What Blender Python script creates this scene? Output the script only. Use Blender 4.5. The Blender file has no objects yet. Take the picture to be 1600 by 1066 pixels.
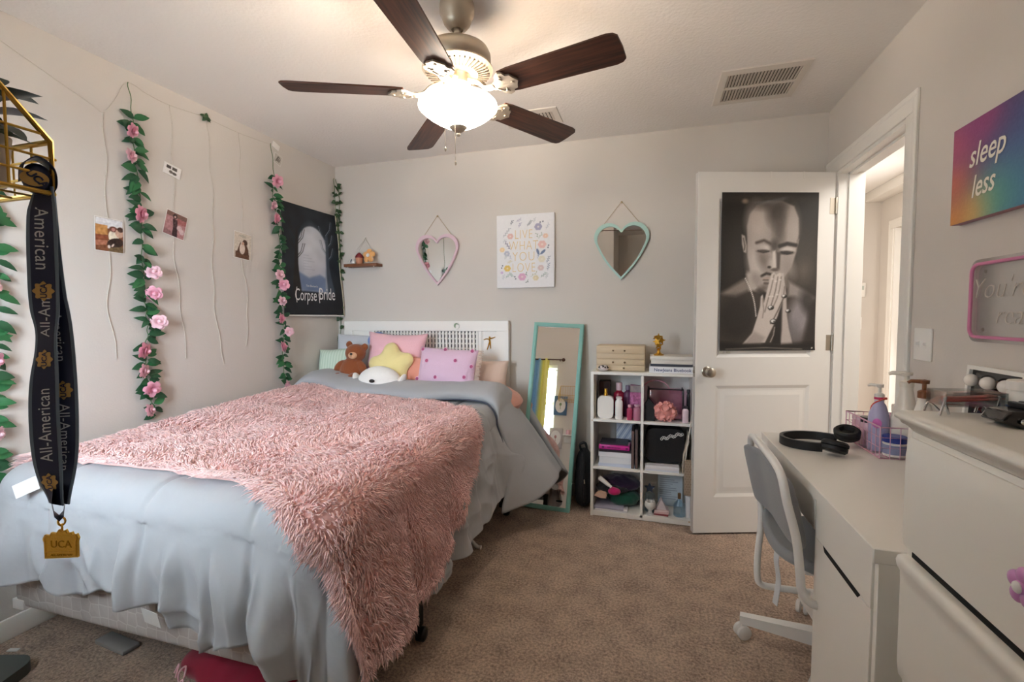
import bpy, bmesh, math, random
import numpy as np
from mathutils import Vector, Matrix, Euler
random.seed(7); np.random.seed(7)
PI = math.pi
S = bpy.context.scene
COL = S.collection

# ---------------------------------------------------------------- camera
XL, XR, YB, H = -2.405, 0.991, 3.1986, 2.44
YF = 0.20                       # window wall
CAM = Vector((0, 0, 1.2565))
def cam_axes(yaw, pitch, roll):
    f = Vector((-math.sin(yaw)*math.cos(pitch), math.cos(yaw)*math.cos(pitch), -math.sin(pitch)))
    r = Vector((math.cos(yaw), math.sin(yaw), 0)); u = r.cross(f)
    return f, r*math.cos(roll)+u*math.sin(roll), -r*math.sin(roll)+u*math.cos(roll)
cf, cr, cu = cam_axes(.2885, .0530, -.0049)
cd = bpy.data.cameras.new('camera'); cam = bpy.data.objects.new('camera', cd); COL.objects.link(cam)
cd.sensor_width = 36; cd.lens = 727.05/1600*36; cd.clip_start = .02
cam.matrix_world = Matrix(((cr.x, cu.x, -cf.x, CAM.x), (cr.y, cu.y, -cf.y, CAM.y), (cr.z, cu.z, -cf.z, CAM.z), (0, 0, 0, 1)))
S.camera = cam

# ---------------------------------------------------------------- world, lights, exposure
w = bpy.data.worlds.new('daylight'); S.world = w; w.use_nodes = True
bg = w.node_tree.nodes['Background']; bg.inputs[0].default_value = (.75, .86, 1, 1); bg.inputs[1].default_value = 1.0
S.view_settings.view_transform = 'Standard'; S.view_settings.look = 'None'
S.view_settings.gamma = 1; S.view_settings.use_curve_mapping = False
S.view_settings.exposure = 1.28
S.cycles.max_bounces = 12; S.cycles.diffuse_bounces = 7; S.cycles.transparent_max_bounces = 16
S.cycles.sample_clamp_indirect = 6
def area_light(name, loc, target, sx, sy, power, color):
    l = bpy.data.lights.new(name, 'AREA'); l.shape = 'RECTANGLE'; l.size = sx; l.size_y = sy; l.energy = power; l.color = color
    o = bpy.data.objects.new(name, l); COL.objects.link(o); o.location = loc
    o.rotation_euler = (Vector(target)-Vector(loc)).to_track_quat('-Z', 'Y').to_euler(); return o
area_light('window_daylight', (-1.51, -.06, 1.42), (-1.35, 2.0, 1.15), 1.0, 1.1, 62, (.86, .925, 1))
area_light('hall_daylight', (1.62, 2.2, 2.38), (1.62, 3.4, 0.3), .5, .9, 12, (1, .95, .88))
area_light('hall_far_room', (2.45, 4.4, 1.3), (1.3, 3.9, 1.1), .7, 1.7, 22, (1, .97, .93))

# ---------------------------------------------------------------- materials
MATS = {}
def srgb(h):
    if isinstance(h, str):
        h = h.lstrip('#'); c = [int(h[i:i+2], 16)/255 for i in (0, 2, 4)]
    else: c = list(h)
    return tuple((x/12.92 if x <= .04045 else ((x+.055)/1.055)**2.4) for x in c)+(1,)
def mat(name, color, rough=.6, metal=0, var=.06, vscale=8, bump=0, bscale=60, coat=0, trans=0, alpha=1, emit=0, sheen=0, spec=None, ecol=None):
    if name in MATS: return MATS[name]
    m = bpy.data.materials.new(name); m.use_nodes = True; nt = m.node_tree; N = nt.nodes; Lk = nt.links
    b = N['Principled BSDF']; c = srgb(color)
    b.inputs['Roughness'].default_value = rough; b.inputs['Metallic'].default_value = metal
    b.inputs['Coat Weight'].default_value = coat; b.inputs['Transmission Weight'].default_value = trans; b.inputs['Alpha'].default_value = alpha
    b.inputs['Sheen Weight'].default_value = sheen
    if spec is not None: b.inputs['Specular IOR Level'].default_value = spec
    tc = N.new('ShaderNodeTexCoord')
    if var:
        nz = N.new('ShaderNodeTexNoise'); nz.inputs['Scale'].default_value = vscale; nz.inputs['Detail'].default_value = 4
        Lk.new(tc.outputs['Object'], nz.inputs['Vector'])
        mx = N.new('ShaderNodeMix'); mx.data_type = 'RGBA'
        mx.inputs[6].default_value = tuple(max(0, x*(1-var)) for x in c[:3])+(1,)
        mx.inputs[7].default_value = tuple(min(1, x*(1+var)) for x in c[:3])+(1,)
        Lk.new(nz.outputs['Fac'], mx.inputs[0]); Lk.new(mx.outputs[2], b.inputs['Base Color'])
    else: b.inputs['Base Color'].default_value = c
    if bump:
        n2 = N.new('ShaderNodeTexNoise'); n2.inputs['Scale'].default_value = bscale; n2.inputs['Detail'].default_value = 3
        Lk.new(tc.outputs['Object'], n2.inputs['Vector'])
        bp = N.new('ShaderNodeBump'); bp.inputs['Strength'].default_value = bump; bp.inputs['Distance'].default_value = .01
        Lk.new(n2.outputs['Fac'], bp.inputs['Height']); Lk.new(bp.outputs['Normal'], b.inputs['Normal'])
    if emit:
        b.inputs['Emission Color'].default_value = srgb(ecol) if ecol else c; b.inputs['Emission Strength'].default_value = emit
    MATS[name] = m; return m
def vmat(name, rough=.5, coat=0, bump=0, bscale=200, sheen=0):
    """a printed or dyed surface coloured by the mesh attribute Col"""
    if name in MATS: return MATS[name]
    m = bpy.data.materials.new(name); m.use_nodes = True; nt = m.node_tree; b = nt.nodes['Principled BSDF']
    a = nt.nodes.new('ShaderNodeAttribute'); a.attribute_name = 'Col'
    nt.links.new(a.outputs['Color'], b.inputs['Base Color']); b.inputs['Roughness'].default_value = rough; b.inputs['Coat Weight'].default_value = coat
    b.inputs['Sheen Weight'].default_value = sheen
    if bump:
        n2 = nt.nodes.new('ShaderNodeTexNoise'); n2.inputs['Scale'].default_value = bscale
        bp = nt.nodes.new('ShaderNodeBump'); bp.inputs['Strength'].default_value = bump; bp.inputs['Distance'].default_value = .004
        nt.links.new(n2.outputs['Fac'], bp.inputs['Height']); nt.links.new(bp.outputs['Normal'], b.inputs['Normal'])
    MATS[name] = m; return m
def glass_mat(name, color=(.9, .95, .95), tint=.9, rough=.02):
    if name in MATS: return MATS[name]
    m = bpy.data.materials.new(name); m.use_nodes = True; nt = m.node_tree; N = nt.nodes
    for n in list(N): N.remove(n)
    o = N.new('ShaderNodeOutputMaterial'); t = N.new('ShaderNodeBsdfTransparent'); g = N.new('ShaderNodeBsdfGlossy'); mx = N.new('ShaderNodeMixShader')
    lw = N.new('ShaderNodeLayerWeight'); lw.inputs[0].default_value = .25
    t.inputs[0].default_value = srgb(color); g.inputs['Roughness'].default_value = rough
    mr = N.new('ShaderNodeMath'); mr.operation = 'MULTIPLY_ADD'; mr.inputs[1].default_value = .6; mr.inputs[2].default_value = 1-tint
    nt.links.new(lw.outputs['Facing'], mr.inputs[0]); nt.links.new(mr.outputs[0], mx.inputs[0])
    nt.links.new(t.outputs[0], mx.inputs[1]); nt.links.new(g.outputs[0], mx.inputs[2]); nt.links.new(mx.outputs[0], o.inputs[0])
    MATS[name] = m; return m

# ---------------------------------------------------------------- mesh builder
def Tr(x, y, z): return Matrix.Translation((x, y, z))
def Rz(a): return Matrix.Rotation(a, 4, 'Z')
def Rx(a): return Matrix.Rotation(a, 4, 'X')
def Ry(a): return Matrix.Rotation(a, 4, 'Y')
def Sc(x, y, z): return Matrix.Diagonal((x, y, z, 1))
I4 = Matrix.Identity(4)
class MB:
    def __init__(s): s.v = []; s.f = []; s.m = []; s.c = None
    def add(s, vs, fs, mi=0, M=None):
        o = len(s.v)
        if M is not None: vs = [M @ Vector(p) for p in vs]
        s.v += [tuple(p) for p in vs]; s.f += [tuple(i+o for i in f) for f in fs]; s.m += [mi]*len(fs); return s
    def box(s, x0, x1, y0, y1, z0, z1, mi=0, M=None, b=0.0, seg=2):
        if b <= 0:
            return s.add([(x0,y0,z0),(x1,y0,z0),(x1,y1,z0),(x0,y1,z0),(x0,y0,z1),(x1,y0,z1),(x1,y1,z1),(x0,y1,z1)],
                  [(0,3,2,1),(4,5,6,7),(0,1,5,4),(1,2,6,5),(2,3,7,6),(3,0,4,7)], mi, M)
        bm = bmesh.new(); bmesh.ops.create_cube(bm, size=1)
        for q in bm.verts: q.co = Vector(((x0+x1)/2+q.co.x*(x1-x0), (y0+y1)/2+q.co.y*(y1-y0), (z0+z1)/2+q.co.z*(z1-z0)))
        bmesh.ops.bevel(bm, geom=list(bm.edges), offset=min(b, .49*min(x1-x0, y1-y0, z1-z0)), segments=seg, affect='EDGES', profile=.5)
        return s.bm(bm, mi, M)
    def bm(s, bm, mi=0, M=None):
        bm.verts.index_update(); vs = [q.co.copy() for q in bm.verts]; fs = [tuple(q.index for q in f.verts) for f in bm.faces]; bm.free()
        return s.add(vs, fs, mi, M)
    def lathe(s, prof, n=24, mi=0, M=None, cap=True):
        vs = []; fs = []; k = len(prof)
        for i in range(n):
            a = 2*PI*i/n
            for r, z in prof: vs.append((r*math.cos(a), r*math.sin(a), z))
        for i in range(n):
            j = (i+1) % n
            for t in range(k-1): fs.append((i*k+t, j*k+t, j*k+t+1, i*k+t+1))
        if cap:
            if prof[0][0] > 1e-6: fs.append(tuple(i*k for i in range(n))[::-1])
            if prof[-1][0] > 1e-6: fs.append(tuple(i*k+k-1 for i in range(n)))
        return s.add(vs, fs, mi, M)
    def tube(s, pts, r, n=8, mi=0, M=None, closed=False, cap=True):
        pts = [Vector(p) for p in pts]; m = len(pts); rr = r if isinstance(r, (list, tuple)) else [r]*m
        vs = []; fs = []; prev = None
        for i, p in enumerate(pts):
            a = pts[i-1] if (i > 0 or closed) else p; b = pts[(i+1) % m] if (i < m-1 or closed) else p
            t = (b-a).normalized()
            if prev is None:
                ref = Vector((0, 0, 1)) if abs(t.z) < .9 else Vector((1, 0, 0))
                nx = t.cross(ref).normalized()
            else:
                nx = (prev-t*prev.dot(t)); nx = nx.normalized() if nx.length > 1e-6 else t.orthogonal().normalized()
            prev = nx; ny = t.cross(nx)
            for k in range(n):
                q = 2*PI*k/n; vs.append(p+(nx*math.cos(q)+ny*math.sin(q))*rr[i])
        e = m if closed else m-1
        for i in range(e):
            j = (i+1) % m
            for k in range(n):
                l = (k+1) % n; fs.append((i*n+k, i*n+l, j*n+l, j*n+k))
        if cap and not closed:
            fs.append(tuple(range(n))[::-1]); fs.append(tuple((m-1)*n+k for k in range(n)))
        return s.add(vs, fs, mi, M)
    def ribbon(s, pts, w, nrm, t=.001, mi=0, M=None):
        """strip of width vectors w[i] along pts with thickness t along nrm[i]"""
        vs = []; fs = []
        for p, q, nn in zip(pts, w, nrm):
            p = Vector(p); q = Vector(q)/2; nn = Vector(nn)*t/2
            vs += [p-q-nn, p+q-nn, p+q+nn, p-q+nn]
        for i in range(len(pts)-1):
            a = i*4; b = a+4
            for k in range(4): fs.append((a+k, a+(k+1) % 4, b+(k+1) % 4, b+k))
        a = (len(pts)-1)*4; fs += [(3,2,1,0), (a, a+1, a+2, a+3)]
        return s.add(vs, fs, mi, M)
    def ell(s, c, r, n=16, k=10, mi=0, M=None, rot=None, p=1.0):
        vs = []; fs = []; R = rot if rot is not None else I4
        sg = lambda x: math.copysign(abs(x)**p, x)
        vs.append(Vector((0, 0, -r[2])));
        for j in range(1, k):
            b = -PI/2+PI*j/k
            for i in range(n):
                a = 2*PI*i/n; vs.append(Vector((r[0]*sg(math.cos(b))*sg(math.cos(a)), r[1]*sg(math.cos(b))*sg(math.sin(a)), r[2]*sg(math.sin(b)))))
        vs.append(Vector((0, 0, r[2])))
        for i in range(n): fs.append((0, 1+(i+1) % n, 1+i))
        for j in range(k-2):
            for i in range(n):
                a = 1+j*n; l = (i+1) % n; fs.append((a+i, a+l, a+n+l, a+n+i))
        e = len(vs)-1; a = 1+(k-2)*n
        for i in range(n): fs.append((a+i, a+(i+1) % n, e))
        C0 = Vector(c); vs = [C0+(R @ q) for q in vs]
        return s.add(vs, fs, mi, M)
    def prism(s, poly, y0, y1, mi=0, M=None, holes=None):
        """poly in local x,z ; extruded along y from y0 (front) to y1"""
        n = len(poly)
        vs = [(x, y0, z) for x, z in poly]+[(x, y1, z) for x, z in poly]
        fs = [(i, (i+1) % n, n+(i+1) % n, n+i) for i in range(n)]
        from mathutils.geometry import tessellate_polygon
        tri = tessellate_polygon([[Vector((x, z, 0)) for x, z in poly]])
        fs += [tuple(t) for t in tri]+[tuple(n+i for i in t[::-1]) for t in tri]
        return s.add(vs, fs, mi, M)
    def ring(s, outer, inner, y0, y1, mi=0, M=None):
        n = len(outer)
        vs = [(x, y0, z) for x, z in outer]+[(x, y0, z) for x, z in inner]+[(x, y1, z) for x, z in outer]+[(x, y1, z) for x, z in inner]
        fs = []
        for i in range(n):
            j = (i+1) % n
            fs += [(i, j, n+j, n+i), (2*n+i, 3*n+i, 3*n+j, 2*n+j), (i, 2*n+i, 2*n+j, j), (n+i, n+j, 3*n+j, 3*n+i)]
        return s.add(vs, fs, mi, M)
    def grid(s, P, mi=0, M=None, wrap=False):
        """P[i][j] array of points"""
        P = np.asarray(P, float); a, b = P.shape[:2]; vs = [tuple(q) for q in P.reshape(-1, 3)]; fs = []
        for i in range(a-1):
            for j in range(b-1): fs.append((i*b+j, i*b+j+1, (i+1)*b+j+1, (i+1)*b+j))
            if wrap: fs.append((i*b+b-1, i*b, (i+1)*b, (i+1)*b+b-1))
        return s.add(vs, fs, mi, M)

def link(o, parent=None):
    COL.objects.link(o)
    if parent is not None: o.parent = parent
    return o
def mesh_from(name, mb, mats, smooth=True, fixn=True, angle=40):
    me = bpy.data.meshes.new(name); me.from_pydata(mb.v, [], mb.f)
    for m in (mats if isinstance(mats, (list, tuple)) else [mats]): me.materials.append(m)
    if any(mb.m): me.polygons.foreach_set('material_index', mb.m)
    if fixn:
        bm = bmesh.new(); bm.from_mesh(me); bmesh.ops.recalc_face_normals(bm, faces=bm.faces); bm.to_mesh(me); bm.free()
    if smooth:
        me.polygons.foreach_set('use_smooth', [True]*len(me.polygons))
        if angle < 180:
            try: me.set_sharp_from_angle(angle=math.radians(angle))
            except Exception: pass
    me.update(); return me
def obj(name, mb, mats, parent=None, M=None, smooth=True, fixn=True, angle=40, label=None):
    me = mb if isinstance(mb, bpy.types.Mesh) else mesh_from(name, mb, mats, smooth, fixn, angle)
    o = link(bpy.data.objects.new(name, me), parent)
    if M is not None: o.matrix_local = M
    if label: o['label'] = label
    return o
def tag(o, label, cat, group=None, kind=None):
    o['label'] = label; o['category'] = cat
    if group: o['group'] = group
    if kind: o['kind'] = kind
    return o
def thing(name, label, cat, M=None, group=None):
    o = link(bpy.data.objects.new(name, None)); o.empty_display_size = .05
    if M is not None: o.matrix_world = M
    return tag(o, label, cat, group)
def struct(name, mb, mats, parent=None, **k):
    o = obj(name, mb, mats, parent, **k)
    if parent is None: o['kind'] = 'structure'
    return o
def color_attr(me, cols):
    a = me.color_attributes.new('Col', 'FLOAT_COLOR', 'POINT')
    c = np.ones((len(me.vertices), 4), np.float32); c[:, :3] = cols; a.data.foreach_set('color', c.ravel())
def lin(c):
    c = np.asarray(c, float); return np.where(c <= .04045, c/12.92, ((c+.055)/1.055)**2.4)
def text_mb(body, size, M=None, depth=.0006, mb=None, mi=0, align='CENTER', shear=0, space=1, offset=0):
    """lettering as geometry: local x right, z up, front towards -y"""
    cu_ = bpy.data.curves.new('t', 'FONT'); cu_.body = body; cu_.size = size; cu_.align_x = align; cu_.extrude = depth/2; cu_.shear = shear
    cu_.space_character = space; cu_.offset = offset; cu_.resolution_u = 3
    o = bpy.data.objects.new('t', cu_); COL.objects.link(o)
    dg = bpy.context.evaluated_depsgraph_get(); dg.update()
    me = bpy.data.meshes.new_from_object(o.evaluated_get(dg))
    mb = mb or MB(); R = (M or I4) @ Rx(PI/2)
    mb.add([R @ v.co for v in me.vertices], [tuple(p.vertices) for p in me.polygons], mi)
    bpy.data.objects.remove(o); bpy.data.curves.remove(cu_); bpy.data.meshes.remove(me); return mb
def bez(pts, n=12):
    """Catmull-Rom through pts"""
    pts = [Vector(p) for p in pts]; out = []
    for i in range(len(pts)-1):
        a = pts[max(i-1, 0)]; b = pts[i]; c = pts[i+1]; d = pts[min(i+2, len(pts)-1)]
        for k in range(n):
            t = k/n; out.append(.5*((2*b)+(c-a)*t+(2*a-5*b+4*c-d)*t*t+(3*b-a-3*c+d)*t**3))
    out.append(pts[-1]); return out
def copy_tree(o, M=None, parent=None, label=None):
    c = o.copy(); COL.objects.link(c)
    if parent is not None: c.parent = parent
    if M is not None: c.matrix_local = M
    if label: c['label'] = label
    for ch in o.children: copy_tree(ch, None, c)
    return c
def rrect(w, h, r, n=5, cx=0, cz=0):
    out = []
    for (sx, sz, a0) in ((1, 1, 0), (-1, 1, 90), (-1, -1, 180), (1, -1, 270)):
        for k in range(n+1):
            a = math.radians(a0+90*k/n); out.append((cx+sx*(w/2-r)+r*math.cos(a), cz+sz*(h/2-r)+r*math.sin(a)))
    return out
# ================================================================ room shell
m_wall = mat('wall_paint', '#d1cbc4', .85, var=.015, vscale=3, bump=.06, bscale=140)
m_ceil = mat('ceiling_paint', '#e9e6e2', .9, var=.015, vscale=4, bump=.25, bscale=70)
m_trim = mat('white_trim_paint', '#e9e6e0', .45, var=.01)
m_door = mat('door_paint', '#e6e3de', .4, var=.01)
m_nickel = mat('satin_nickel', '#b9b2a6', .28, 1, var=.03)
def carpet():
    m = bpy.data.materials.new('carpet'); m.use_nodes = True; nt = m.node_tree; N = nt.nodes; L = nt.links; b = N['Principled BSDF']
    b.inputs['Roughness'].default_value = 1; b.inputs['Sheen Weight'].default_value = .25; b.inputs['Specular IOR Level'].default_value = .1
    tc = N.new('ShaderNodeTexCoord')
    n1 = N.new('ShaderNodeTexNoise'); n1.inputs['Scale'].default_value = 9; n1.inputs['Detail'].default_value = 5
    n2 = N.new('ShaderNodeTexNoise'); n2.inputs['Scale'].default_value = 95; n2.inputs['Detail'].default_value = 6; n2.inputs['Roughness'].default_value = .75
    ad = N.new('ShaderNodeMath'); ad.operation = 'MULTIPLY_ADD'; ad.inputs[1].default_value = .22
    mu = N.new('ShaderNodeMath'); mu.operation = 'MULTIPLY'; mu.inputs[1].default_value = .78
    for n in (n1, n2): L.new(tc.outputs['Object'], n.inputs['Vector'])
    L.new(n2.outputs['Fac'], mu.inputs[0]); L.new(n1.outputs['Fac'], ad.inputs[0]); L.new(mu.outputs[0], ad.inputs[2])
    r = N.new('ShaderNodeValToRGB'); e = r.color_ramp.elements
    e[0].position = .39; e[0].color = srgb('#82695a'); e[1].position = .585; e[1].color = srgb('#dcc0a8'); L.new(ad.outputs[0], r.inputs[0]); L.new(r.outputs[0], b.inputs['Base Color'])
    bp = N.new('ShaderNodeBump'); bp.inputs['Strength'].default_value = .9; bp.inputs['Distance'].default_value = .012
    L.new(n2.outputs['Fac'], bp.inputs['Height']); L.new(bp.outputs['Normal'], b.inputs['Normal']); return m
m_carpet = carpet()
struct('floor', MB().box(XL-.1, 3.2, -.75, 5.6, -.06, 0), m_carpet, smooth=False)
struct('ceiling', MB().box(XL-.1, 3.2, -.75, 5.6, H, H+.1), m_ceil, smooth=False)
struct('wall_left', MB().box(XL-.1, XL, -.1, YB+.1, 0, H), m_wall, smooth=False)
struct('wall_back', MB().box(XL, XR+.12, YB, YB+.1, 0, H), m_wall, smooth=False)
DY0, DY1, DZ = 2.295, 3.03, 2.05          # doorway in the right wall
WT = .12
b = MB(); b.box(XR, XR+WT, -.75, DY0, 0, H); b.box(XR, XR+WT, DY1, YB, 0, H); b.box(XR, XR+WT, DY0, DY1, DZ, H)
struct('wall_right', b, m_wall, smooth=False)
WX0, WX1, WZ0, WZ1 = -1.96, -1.06, .85, 1.90   # window
b = MB(); y0, y1 = YF-.12, YF
b.box(XL, WX0, y0, y1, 0, H); b.box(WX1, -.46, y0, y1, 0, H); b.box(WX0, WX1, y0, y1, 0, WZ0); b.box(WX0, WX1, y0, y1, WZ1, H)
struct('wall_front', b, m_wall, smooth=False)
b = MB(); b.box(-.58, -.46, -.75, YF-.12, 0, H); struct('wall_closet_side', b, m_wall, smooth=False)
struct('wall_closet_back', MB().box(-.58, XR+.1, -.85, -.75, 0, H), m_wall, smooth=False)
# hall beyond the doorway
struct('wall_hall_end', MB().box(XR+.12, 3.2, 5.42, 5.52, 0, H), m_wall, smooth=False)
HX = 2.15
b = MB(); b.box(HX, HX+.1, 1.2, 4.2, 0, H); b.box(HX, HX+.1, 5.16, 5.42, 0, H); b.box(HX, HX+.1, 4.2, 5.16, 2.05, H)
struct('wall_hall_side', b, m_wall, smooth=False)
struct('wall_hall_near', MB().box(XR+.12, HX, 1.2, 1.3, 0, H), m_wall, smooth=False)
struct('wall_hall_left', MB().box(XR, XR+.12, YB+.1, 5.42, 0, H), m_wall, smooth=False)
struct('wall_far_room', MB().box(3.1, 3.2, 1.2, 5.42, 0, H), m_trim, smooth=False)
struct('trim_4', MB().box(HX-.14, HX, 1.3, 5.42, H-.09, H-.0005, b=.006), m_trim)     # boxed strip along the hall ceiling
# baseboards
def bb(name, x0, x1, y0, y1):
    b = MB(); b.box(x0, x1, y0, y1, 0, .085, b=.004); struct(name, b, m_trim)
bb('baseboard_back', XL+.002, XR-.002, YB-.013, YB-.0005); bb('baseboard_left', XL+.0005, XL+.013, YF+.001, YB-.014)
bb('baseboard_right', XR-.013, XR-.0005, -.7, 2.205); bb('baseboard_front', XL+.014, -.47, YF+.0005, YF+.013)
bb('baseboard_hall', HX-.013, HX-.0005, 5.25, 5.4); bb('baseboard_hall_end', XR+.13, HX-.02, 5.407, 5.4195)
# door casings (profiled: flat + raised outer bead)
def casing(name, y0, y1, z0, z1, X, s, wide=.085, far=None):
    wf = far or wide
    b = MB()
    def leg(ya, yb, za, zb):
        xa, xb = sorted((X, X+s*.012)); b.box(xa, xb, ya, yb, za, zb, b=.003)
    def bead(ya, yb, za, zb):
        xa, xb = sorted((X, X+s*.0145)); b.box(xa, xb, ya, yb, za, zb, b=.0068, seg=3)
    leg(y0-wide, y0, z0, z1); bead(y0-wide, y0-wide+.028, z0, z1+wide-.0283)
    leg(y1, y1+wf, z0, z1); bead(y1+wf-.028, y1+wf, z0, z1+wide-.0283)
    leg(y0-wide+.0003, y1+wf-.0003, z1+.0003, z1+wide-.0003); bead(y0-wide, y1+wf, z1+wide-.028, z1+wide)
    return struct(name, b, m_trim)
casing('trim_1', DY0, DY1, 0, DZ, XR, -1, .082, .155)
casing('trim_2', DY0, DY1, 0, DZ, XR+WT, 1, .082, .1)
b = MB(); b.box(XR-.002, XR+WT+.002, DY1-.018, DY1+.002, 0, DZ); b.box(XR-.002, XR+WT+.002, DY0-.002, DY0+.018, 0, DZ); b.box(XR-.002, XR+WT+.002, DY0+.018, DY1-.018, DZ-.018, DZ+.002)
b.box(XR+.045, XR+.075, DY1-.03, DY1-.018, 0, DZ-.018); b.box(XR+.045, XR+.075, DY0+.018, DY0+.03, 0, DZ-.018); b.box(XR+.045, XR+.075, DY0+.018, DY1-.018, DZ-.03, DZ-.018)
struct('trim_3', b, m_trim)
casing('trim_5', 4.2, 5.16, 0, 2.05, HX, -1, .08)
b = MB(); b.box(HX-.002, HX+.102, 5.142, 5.162, 0, 2.05); b.box(HX-.002, HX+.102, 4.198, 4.218, 0, 2.05); struct('trim_6', b, m_trim)
# hall door standing open inside the far room
b = MB(); b.box(HX+.10, HX+.84, 5.07, 5.105, .012, 2.03, b=.003); b.box(HX+.2, HX+.74, 5.062, 5.07, .2, .95, b=.004); b.box(HX+.2, HX+.74, 5.062, 5.07, 1.1, 1.85, b=.004); struct('door_2', b, m_door)

# ---- bedroom door, open about 70 degrees
hx, hy, fx, fy = .978, 3.024, .2475, 2.787
hinge = Vector((hx, hy, 0)); free = Vector((fx, fy, 0)); dirx = (hinge-free).normalized(); DW = (hinge-free).length
DM = Matrix(((dirx.x, -dirx.y, 0, fx), (dirx.y, dirx.x, 0, fy), (0, 0, 1, 0), (0, 0, 0, 1)))   # local x along door from free edge, y into wall
door = link(bpy.data.objects.new('door_1', None)); door.matrix_world = DM; door['kind'] = 'structure'
T = .035
b = MB()
z0, z1 = .012, 2.045
xs = [0, .115, DW-.115, DW]; zs = [z0, .22, .86, 1.02, 1.9, z1]
b.box(0, DW, .008, T-.008, z0, z1)
def stile(x0, x1, za, zb): b.box(x0, x1, 0, T, za, zb)
stile(0, xs[1], z0, z1); stile(xs[2], DW, z0, z1)
for za, zb in ((z0, .22), (.86, 1.02), (1.9, z1)): stile(xs[1], xs[2], za, zb)
for za, zb in ((.22, .86), (1.02, 1.9)):       # sloped moulding then raised field
    for y, ys in ((0, 1), (T, -1)):
        o = [(xs[1], za), (xs[2], za), (xs[2], zb), (xs[1], zb)]
        def ins(d): return [(xs[1]+d, za+d), (xs[2]-d, za+d), (xs[2]-d, zb-d), (xs[1]+d, zb-d)]
        rings = [(0, 0), (.018, .0078), (.030, .0078), (.055, .0015)]
        for (d0, q0), (d1, q1) in zip(rings[:-1], rings[1:]):
            A = ins(d0); Bq = ins(d1)
            vs = [(x, y+ys*q0, z) for x, z in A]+[(x, y+ys*q1, z) for x, z in Bq]
            b.add(vs, [(i, (i+1) % 4, 4+(i+1) % 4, 4+i) for i in range(4)])
        Fq = ins(.055); b.add([(x, y+ys*.0015, z) for x, z in Fq], [(0, 1, 2, 3)])
obj('leaf', b, m_door, door, angle=25)
kz = .94; kx = .065
b = MB(); b.lathe([(0, 0), (.03, 0), (.031, .004), (.026, .008), (.014, .010), (.012, .022), (.016, .026), (.0265, .034), (.029, .046), (.025, .058), (.014, .064), (0, .0655)], 28, M=Tr(kx, 0, kz) @ Rx(PI/2))
obj('handle', b, m_nickel, door, label='round satin nickel door knob')
b = MB(); b.lathe([(0, 0), (.03, 0), (.026, .008), (.013, .010), (.012, .022), (.0265, .034), (.029, .046), (.014, .064), (0, .0655)], 24, M=Tr(kx, T, kz) @ Rx(-PI/2))
obj('handle', b, m_nickel, door)
obj('latch_plate', MB().box(-.0015, 0, .006, T-.006, kz-.03, kz+.03).box(-.008, -.001, .012, .022, kz-.009, kz+.009, b=.003), m_nickel, door)
for hz in (.22, 1.1, 1.86):
    b = MB(); b.tube([(DW+.004, -.006, hz-.045), (DW+.004, -.006, hz+.045)], .006, 10); b.box(DW-.028, DW+.001, -.0018, .0, hz-.044, hz+.044); obj('hinge', b, m_nickel, door)
for q in (.40, .585):   # thin over-door hooks
    b = MB(); b.box(q, q+.008, -.002, -.0005, z1-.035, z1+.0015); b.box(q, q+.008, -.002, T+.002, z1+.0005, z1+.002); b.box(q, q+.008, T+.0005, T+.002, z1-.03, z1+.0015); obj('door_hook', b, m_trim, door)

# ---- window with blinds, behind the camera
win = link(bpy.data.objects.new('window_1', None)); win.matrix_world = Tr(0, YF, 0); win['kind'] = 'structure'
b = MB(); f = .045
for x0, x1, za, zb in ((WX0, WX0+f, WZ0, WZ1), (WX1-f, WX1, WZ0, WZ1), (WX0+f, WX1-f, WZ0, WZ0+f), (WX0+f, WX1-f, WZ1-f, WZ1), (WX0+f, WX1-f, 1.36, 1.40)): b.box(x0, x1, -.11, -.06, za, zb)
obj('window_frame', b, m_trim, win, smooth=False)
m_pane = glass_mat('window_glass', (.97, .99, 1), .95)
for za, zb in ((WZ0+f, 1.36), (1.40, WZ1-f)): obj('pane', MB().box(WX0+f, WX1-f, -.088, -.083, za, zb), m_pane, win, smooth=False)
obj('sill', MB().box(WX0-.03, WX1+.03, -.06, .035, WZ0-.025, WZ0, b=.004), m_trim, win)
m_slat = mat('blind_slat', '#eeece6', .5, var=0)
sl = MB(); sl.box(WX0+.01, WX1-.01, -.022, .022, -.0012, .0012); sm = mesh_from('slat', sl, m_slat, smooth=False)
z = WZ0+.03
while z < WZ1-.06:
    obj('slat', sm, None, win, M=Tr(0, -.032, z) @ Rx(math.radians(-14))); z += .0425
obj('head_rail', MB().box(WX0+.005, WX1-.005, -.055, -.01, WZ1-.05, WZ1-.003, b=.003), m_slat, win)
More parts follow.
